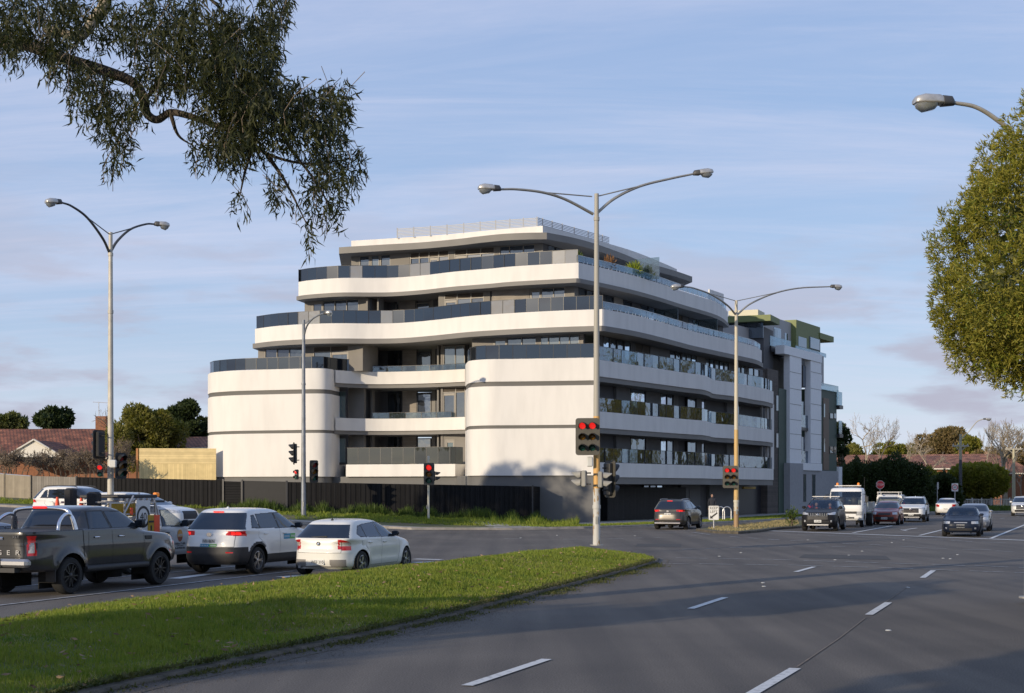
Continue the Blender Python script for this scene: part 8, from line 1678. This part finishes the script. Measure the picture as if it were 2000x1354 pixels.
grass_obj('dry_grass', x[dry], y[dry], z[dry] - 0.005, h[dry] * 0.8, 0.006 + 0.0004 * y[dry], LM_dry, 'dry straw blades and litter scattered through the median grass', 1.5)
lx, ly = sample(MED, 700, lambda x, y: inview(x, y)); lo_ = leaf_obj('leaf_litter', [leaf_quads(np.c_[lx, ly, medz(lx, ly) + rng.uniform(0.03, 0.09, 700)], rng.normal(size=(700, 3)) * [1, 1, 0.25], 0.10 * rng.uniform(0.5, 1.4, 700), 0.035)], mat('fallen_leaf', (0.36, 0.24, 0.14), 0.8, var=0.6, scale=3)); tag(lo_, 'fallen brown gum leaves scattered over the median grass', 'leaf litter', None, 'stuff')
# low weeds creeping over the near kerb
mr_ = np.array([tuple(p)[:2] for p in med_r]); seg = resamp(mr_, 0.02); k = rng.integers(0, len(seg), 34000); nrm = np.array([V.x, V.y]); off = rng.normal(0.08, 0.20, len(k)) + 0.16 * np.sin(seg[k][:, 1] * 1.9) + 0.10 * np.sin(seg[k][:, 1] * 5.3)
pp = seg[k] + nrm * off[:, None] * np.clip(seg[k][:, 1:2] / 30, 0.4, 1.0); kk = pp[:, 1] > 13; pp = pp[kk]; off = off[kk]; inm = inside(pp[:, 0], pp[:, 1], MED)
zz = np.where(inm, medz(pp[:, 0], pp[:, 1]), np.where(off < 0.16, 0.11, 0.01)); dirs = rng.normal(size=(len(pp), 3)) + [0, 0, 0.6]
o = leaf_obj('weeds', [leaf_quads(np.c_[pp, zz], dirs, 0.045 * rng.uniform(0.6, 1.5, len(pp)), 0.028)], leaf_mat('creeping_weed', (0.05, 0.07, 0.02), (0.13, 0.12, 0.05))); tag(o, 'low creeping weeds spilling over the kerb of the median', 'weeds', None, 'stuff')
# grit along the kerb
k = rng.integers(0, len(seg), 22000); off = 0.15 + np.abs(rng.normal(0.0, 0.35, len(k))); pp = seg[k] + nrm * off[:, None]; kk = pp[:, 1] > 12; pp = pp[kk]; n = len(pp); r_ = rng.uniform(0.004, 0.014, n)
base = np.array([[1, 0, 0], [-0.5, 0.87, 0], [-0.5, -0.87, 0], [0, 0, 1.0]]); V_ = (base[None] * r_[:, None, None] + np.c_[pp, np.full(n, 0.009)][:, None, :]).reshape(-1, 3); q = np.arange(n)[:, None] * 4
F_ = np.concatenate([q + np.array([[0, 1, 3, 3]]), q + np.array([[1, 2, 3, 3]]), q + np.array([[2, 0, 3, 3]])]); me = bpy.data.meshes.new('gravel')
F3 = np.concatenate([q + np.array([[0, 1, 3]]), q + np.array([[1, 2, 3]]), q + np.array([[2, 0, 3]])]); o = np_mesh('gravel', V_, F3, mat('grit', (0.17, 0.15, 0.13), 0.9, var=0.5, scale=90)); tag(o, 'loose grit lying in the gutter beside the median kerb', 'gravel', None, 'stuff')
# verge grass and weeds along the black fence
def verge_line(x0, x1, n, y0, y1, h, w, m, name, label, bunch=0.0):
    px = rng.uniform(x0, x1, n); t = rng.uniform(0, 1, n); d = y0(px) + t * (y1(px) - y0(px)); X = (px - 1000) / F * d
    c = np.clip(0.45 + 0.28 * np.sin(px * 0.09 + 2 * np.sin(px * 0.031)) + 0.22 * np.sin(px * 0.33 + d * 3) + 0.16 * np.sin(px * 0.71 + 1.3 * d), 0, 1) ** 1.5; keep = rng.uniform(0, 1, n) < 1 - bunch + bunch * c; X, d, c = X[keep], d[keep], c[keep]
    return grass_obj(name, X, d, blkz(X, d) - 0.01, h * rng.uniform(0.15, 1.0, len(X)) ** 1.4 * (0.35 + 1.0 * c), w, m, label)
verge_line(430, 1075, 42000, lambda p: 85.6 + 0 * p, lambda p: 87.2 + 0 * p, 0.62, 0.05, LM_weed, 'tall_weeds', 'tall green weeds growing against the foot of the long black fence', 0.8)
verge_line(540, 1125, 26000, lambda p: 80.5 + 0 * p, lambda p: 86.0 + 0 * p, 0.20, 0.05, LM_grass, 'verge_grass', 'rough grass on the verge between the footpath and the black fence')
verge_line(960, 1130, 14000, lambda p: 81.5 + 0 * p, lambda p: 87.8 + 0 * p, 0.50, 0.05, LM_grass, 'long_grass', 'long bright grass tufts at the right end of the black fence', 0.6)
verge_line(-20, 440, 16000, lambda p: 87.0 + 0 * p, lambda p: 90.5 + 0 * p, 0.22, 0.06, LM_grass, 'verge_grass', 'thin grass strip below the left-hand fences')
X, Y = sample([(1, 79), (4, 80.3), (7.8, 84.6), (12, 91), (16.5, 97.6), (21, 107), (24, 116), (22.6, 117), (18, 107), (14, 98.5), (9.5, 91), (5.5, 85), (1, 82)], 20000); grass_obj('verge_grass', X, Y, blkz(X, Y), 0.10 * rng.uniform(0.4, 1, len(X)), 0.05, LM_grass, 'low grass strip along the slip lane in front of the ground floor wall')
X, Y = sample([(36, 131.5), (41, 135.5), (53, 142), (82, 152), (82, 160), (48, 152), (38, 146), (33, 138)], 16000); grass_obj('verge_grass', X, Y, blkz(X, Y), 0.5 * rng.uniform(0.3, 1, len(X)), 0.10, LM_weed, 'long grass on the far verge beside the white mesh fence')
X, Y = sample([tuple(p)[:2] for p in ISL], 5000); kk = edge_dist(X, Y, [tuple(p)[:2] for p in ISL]) > 0.3; X, Y = X[kk], Y[kk]; grass_obj('dry_grass', X, Y, np.full(len(X), 0.11), 0.12 * rng.uniform(0.3, 1, len(X)), 0.035, LM_dry, 'dry sparse grass on the small traffic island')
def small_plant(loc, h, w, n, m, label, ln, wd, name='shrub', cat='shrub', droop=False, pot=False, group=None):
    e = empty(name, loc, 0, label, cat, group); p = ball(n) * np.array([w, w, h * 0.5]) * rng.uniform(0.3, 1, (n, 1)) + [0, 0, h * 0.55]; d = p - [0, 0, h * 0.2] + rng.normal(size=(n, 3)) * 0.1
    leaf_obj('foliage', [leaf_quads(p, d, ln * rng.uniform(0.6, 1.3, n), wd, 0.4)], m, e); mb = MB()
    for k in range(6): a = k * 1.05; mb.tube([(0, 0, 0), (math.cos(a) * w * 0.4, math.sin(a) * w * 0.4, h * 0.6)], 0.015, 5)
    mb.build('stems', M_bark, e)
    if pot: MB().lathe([(0.16, 0), (0.22, 0.35), (0.24, 0.36)], 14).build('pot', M_dframe, e)
    return e
q = G(1547, 1028, 0.12); small_plant((q.x, q.y, 0.1), 1.05, 0.35, 260, LM_weed, 'straggly green shrub on the traffic island, left of the black SUV', 0.16, 0.06)
q = P(1190, 515, 95.9); small_plant((q.x, q.y, z5), 0.95, 0.4, 160, leaf_mat('leaf_orange', (0.20, 0.10, 0.05), (0.30, 0.16, 0.08)), 'orange-brown potted plant on the top right-hand balcony', 0.30, 0.07, 'potted_plant', 'plant', pot=True)
q = P(1240, 530, 98.9); small_plant((q.x, q.y, z5), 0.95, 0.45, 260, leaf_mat('leaf_lime', (0.16, 0.22, 0.02), (0.32, 0.34, 0.05)), 'bright lime palm-like potted plant beside the frosted balcony screen', 0.42, 0.06, 'potted_plant', 'plant', pot=True)
q = P(1128, 492, 93.6); small_plant((q.x, q.y, z5), 0.95, 0.3, 120, LM_weed, 'small green plant at the front corner of the top balcony', 0.25, 0.06, 'potted_plant', 'plant', pot=True)
# --- big gum branch over the upper left
GX, GY = -9.4, 18.0; gum = empty('gum_tree', (GX, GY, 0.2), 0, 'large gum tree whose dark hanging branches fill the upper left sky', 'tree')
gl = lambda px, py, d: tuple(P(px, py, d) - Vector((GX, GY, 0.2)))
t_ = MB(); t_.tube(crom([(0, 0, -0.2), (0.1, 0.1, 3.0), (-0.2, 0.2, 6.0), (0.1, 0, 8.6), (0.6, -0.1, 11.5)], 5), [0.42 - 0.012 * k for k in range(21)], 14); t_.build('trunk', M_barkp, gum, 60)
def limb(pts, r0, r1, m, nm='limb'): 
    c = crom([p if len(p) == 3 and isinstance(p, tuple) and p[2] < 30 and abs(p[0]) < 20 and False else p for p in pts], 6); n = len(c); MB().tube([tuple(q) for q in c], [r0 + (r1 - r0) * i / (n - 1) for i in range(n)], 9).build(nm, m, gum, 60)
M_barkd = mat('bark_dark', (0.075, 0.06, 0.045), 0.9, var=0.4, scale=5, bump=0.5)
limb([(0, 0.1, 7.2), gl(-120, 20, 18), gl(-40, 62, 18), gl(55, 89, 17.9), gl(130, 115, 17.8), gl(207, 139, 17.6), gl(259, 161, 17.5), gl(281, 192, 17.4), gl(286, 221, 17.4), gl(307, 234, 17.3), gl(333, 220, 17.2), gl(370, 227, 17.1), gl(410, 241, 17), gl(470, 262, 16.9)], 0.088, 0.03, M_barkd)
limb([(0.3, 0, 9.4), gl(60, -160, 18.3), gl(170, -60, 18.2), gl(205, 0, 18.1), gl(181, 42, 18), gl(155, 72, 17.9), gl(122, 64, 17.9), gl(88, 58, 17.9)], 0.11, 0.045, M_barkp)
for a in ([(283, 196, 17.4), (305, 172, 17.3), (333, 166, 17.2), (380, 172, 17.0), (430, 150, 16.9)], [(333, 222, 17.2), (348, 264, 17.2), (377, 285, 17.2)], [(470, 262, 16.9), (500, 252, 16.8), (529, 222, 16.7), (577, 207, 16.6), (640, 215, 16.5)], [(207, 139, 17.6), (200, 190, 17.5), (190, 230, 17.5)], [(470, 262, 16.9), (520, 300, 16.8), (600, 320, 16.7), (690, 310, 16.6)], [(520, 300, 16.8), (560, 360, 16.8), (600, 440, 16.7)], [(529, 222, 16.7), (560, 280, 16.7), (620, 360, 16.6), (650, 420, 16.6)], [(410, 60, 17), (430, 150, 16.9), (440, 240, 16.9)], [(300, -60, 17.5), (400, -10, 17.2), (470, 60, 17), (520, 110, 16.9)], [(500, 270, 16.8), (480, 330, 16.8), (468, 385, 16.8)]):
    limb([gl(*q) for q in a], 0.028, 0.006, M_barkd, 'branch')
clumps = [(60, 30, 105, 55, 1.3), (10, 60, 60, 50, .7), (180, 35, 90, 50, .9), (290, 55, 75, 60, 1.4), (385, 80, 75, 80, 2.2), (470, 110, 70, 90, 2.6), (440, 210, 70, 65, 1.9), (500, 190, 60, 70, 1.6), (520, 70, 38, 55, .6), (560, 215, 55, 60, 1.1), (620, 225, 60, 50, .8), (655, 190, 40, 32, .35), (180, 180, 42, 50, .7), (225, 225, 42, 45, .55), (238, 285, 20, 28, .18), (150, 130, 45, 35, .35), (330, 140, 70, 50, 1.0), (620, 285, 62, 40, .6), (655, 335, 42, 40, .45), (600, 380, 34, 34, .22), (540, 365, 20, 24, .14), (470, 385, 9, 18, .05), (650, 415, 22, 20, .12), (604, 452, 8, 16, .05), (702, 310, 14, 12, .08), (215, 318, 8, 14, .05), (395, 292, 26, 18, .14), (450, 285, 50, 28, .5), (20, 105, 22, 18, .08), (540, 5, 30, 22, .25), (100, 130, 12, 28, .10), (265, 200, 30, 40, .25), (480, 270, 60, 35, .6), (110, 85, 50, 30, .3),
    (260, -110, 200, 60, 1.2), (-150, 0, 110, 90, 0.9), (450, -60, 90, 40, 0.6)]
O_ = []; D_ = []
for cx, cy, rx, ry, wt in clumps:
    ns = int(wt * 100); a = rng.uniform(0, 2 * math.pi, ns); r = rng.uniform(0, 1, ns) ** 0.55; px = cx + np.cos(a) * r * rx; py = cy + np.sin(a) * r * ry; d = 17.2 + rng.normal(0, 0.8, ns) - 0.0012 * cx
    base = np.stack([(px - 1000) / F * d, d, H - (py - YH) / F * d], 1) - np.array([GX, GY, 0.2])
    tl_ = rng.uniform(0.10, 0.42, ns)
    for k in range(11):
        t = (rng.uniform(0, 1, ns) * tl_)[:, None]; dr = rng.normal(size=(ns, 3)) * 0.6 + [0.05, 0, -0.85]; O_.append(base + np.c_[rng.normal(0, 0.03, ns), rng.normal(0, 0.03, ns), -t[:, 0] + 0.1]); D_.append(dr)
O_ = np.vstack(O_); D_ = np.vstack(D_); V_, F_ = leaf_quads(O_, D_, 0.135 * rng.uniform(0.55, 1.3, len(O_)), 0.019 * rng.uniform(0.7, 1.4, len(O_)), 0.5)
leaf_obj('foliage', [(V_, F_)], leaf_mat('leaf_gum_hanging', (0.010, 0.015, 0.005), (0.055, 0.060, 0.014), trans=0.25, scale=2.0), gum)
tw = MB()
for cx, cy, rx, ry, wt in clumps[:34]:
    for k in range(int(2 + wt * 3)):
        px, py = cx + random.uniform(-.8, .8) * rx, cy + random.uniform(-.9, .5) * ry; d = 17.1 + random.gauss(0, 0.6) - 0.0012 * cx; p = Vector(gl(px, py, d)); j = random.uniform(-0.2, 0.2)
        tw.tube([p + Vector((-j * 1.2, 0, 0.18)), p, p + Vector((j * 0.6, 0.05, -0.16)), p + Vector((j * 0.5, 0.05, -0.30))], 0.0045, 3, cap=False)
for k in range(60):
    p = Vector(gl(80 + random.uniform(-18, 28), 30 + random.uniform(-20, 50), 17.9)); tw.tube([p, p + Vector((random.uniform(-.12, .12), 0, -0.12)), p + Vector((random.uniform(-.25, .25), 0.1, -0.35))], 0.005, 3, cap=False)
tw.build('twigs', M_twig, gum)
# --- near tree on the right
RX, RY, RZ = 10.85, 24.0, 5.55; rt = empty('bottlebrush_tree', (RX, RY, 0.1), 0, 'dense sunlit olive-green tree cut by the right edge of the photo', 'tree')
nl_ = 170; Ld = ball(nl_); Lr = rng.uniform(0.50, 0.85, nl_); Lc = Ld * np.array([3.2, 3.2, 1.0]) * rng.uniform(0.90, 1.03, (nl_, 1)); Lc[:, 2] *= np.where(Ld[:, 2] > 0, 3.3, 1.55); Lc[:, :2] *= 1 - 0.16 * np.clip(Ld[:, 2:3], 0, 1)
n = 24000; k = rng.integers(0, nl_, n); dr = ball(n); bad = (dr * Ld[k]).sum(1) < -0.1; dr[bad] *= -1; c = Lc[k] + dr * Lr[k][:, None] * rng.uniform(0.75, 1.08, (n, 1)); O_ = []; D_ = []
for j in range(9): O_.append(c + rng.normal(0, 0.02, (n, 3))); D_.append(dr * 0.8 + rng.normal(size=(n, 3)) * 0.75 + [0, 0, 0.35])
O_ = np.vstack(O_); D_ = np.vstack(D_); v1 = leaf_quads(O_ + [0, 0, RZ], D_, 0.10 * rng.uniform(0.6, 1.3, len(O_)), 0.021, 0.2)
leaf_obj('crown', [v1], leaf_mat('leaf_bottlebrush', (0.06, 0.115, 0.014), (0.29, 0.25, 0.04), (0.13, 0.19, 0.022), trans=0.25, scale=1.8), rt)
n = 9000; v2 = leaf_quads((lambda q: q * np.array([2.9, 2.9, 1]) * np.where(q[:, 2:3] > 0, [[1, 1, 3.2]], [[1, 1, 1.5]]))(ball(n)) * rng.uniform(0.55, 0.98, (n, 1)) + [0, 0, RZ], ball(n), 0.26, 0.12); leaf_obj('inner_foliage', [v2], LM_gum, rt)
mb = MB(); limbs(mb, None, 8.5, 0.22, 2.6, 9); mb.build('trunk', M_bark, rt, 60)
# --- trees beside and behind the viewer, and across the road: they shade the road and show in the glass
def off_tree(x, y, zt_, zb_, wd, m, label, n=5000, ln=0.5, w=0.28, lumps=24): return tree(0, 1, 0, 0, 0, m, label, n, ln, w, XY=(x, y), ztop=zt_, zbot=zb_, wid=wd, lumps=lumps, group='roadside trees')
off_tree(-33, 11.3, 10.2, 3.2, 7, LM_gum, 'tall gum tree on the far-left roadside shading the pickup', 5000)
off_tree(-23.5, -0.5, 9.0, 3.4, 7.5, LM_gum, 'gum tree behind the left shoulder of the viewer shading the lawn', 4000)
off_tree(-10.4, -2.7, 9.0, 4.6, 4.5, LM_gum, 'gum tree on the median behind the viewer', 3000)
off_tree(-15.8, 6.1, 9.4, 5.4, 4.0, LM_gum, 'small gum tree on the median left of the viewer', 1600)
off_tree(-35, 52, 17.2, 6, 11, LM_gum, 'tall gum tree left of the crossing casting its shadow on the white wall', 5000)
for k, (x_, y_) in enumerate(((58, 118), (66, 128), (75, 139), (84, 128), (62, 106), (92, 150))): off_tree(x_, y_, 18 + k % 3, 0.8, 13, LM_sunlit_gold, ('unseen tree with sunlit gold leaf colour across the main road, %s in the row' % ('first', 'second', 'third', 'fourth', 'fifth', 'sixth')[k]), 4500, 0.5, 0.3)  # gold leaf colour stands in for low sun; row heightened for glass reflections
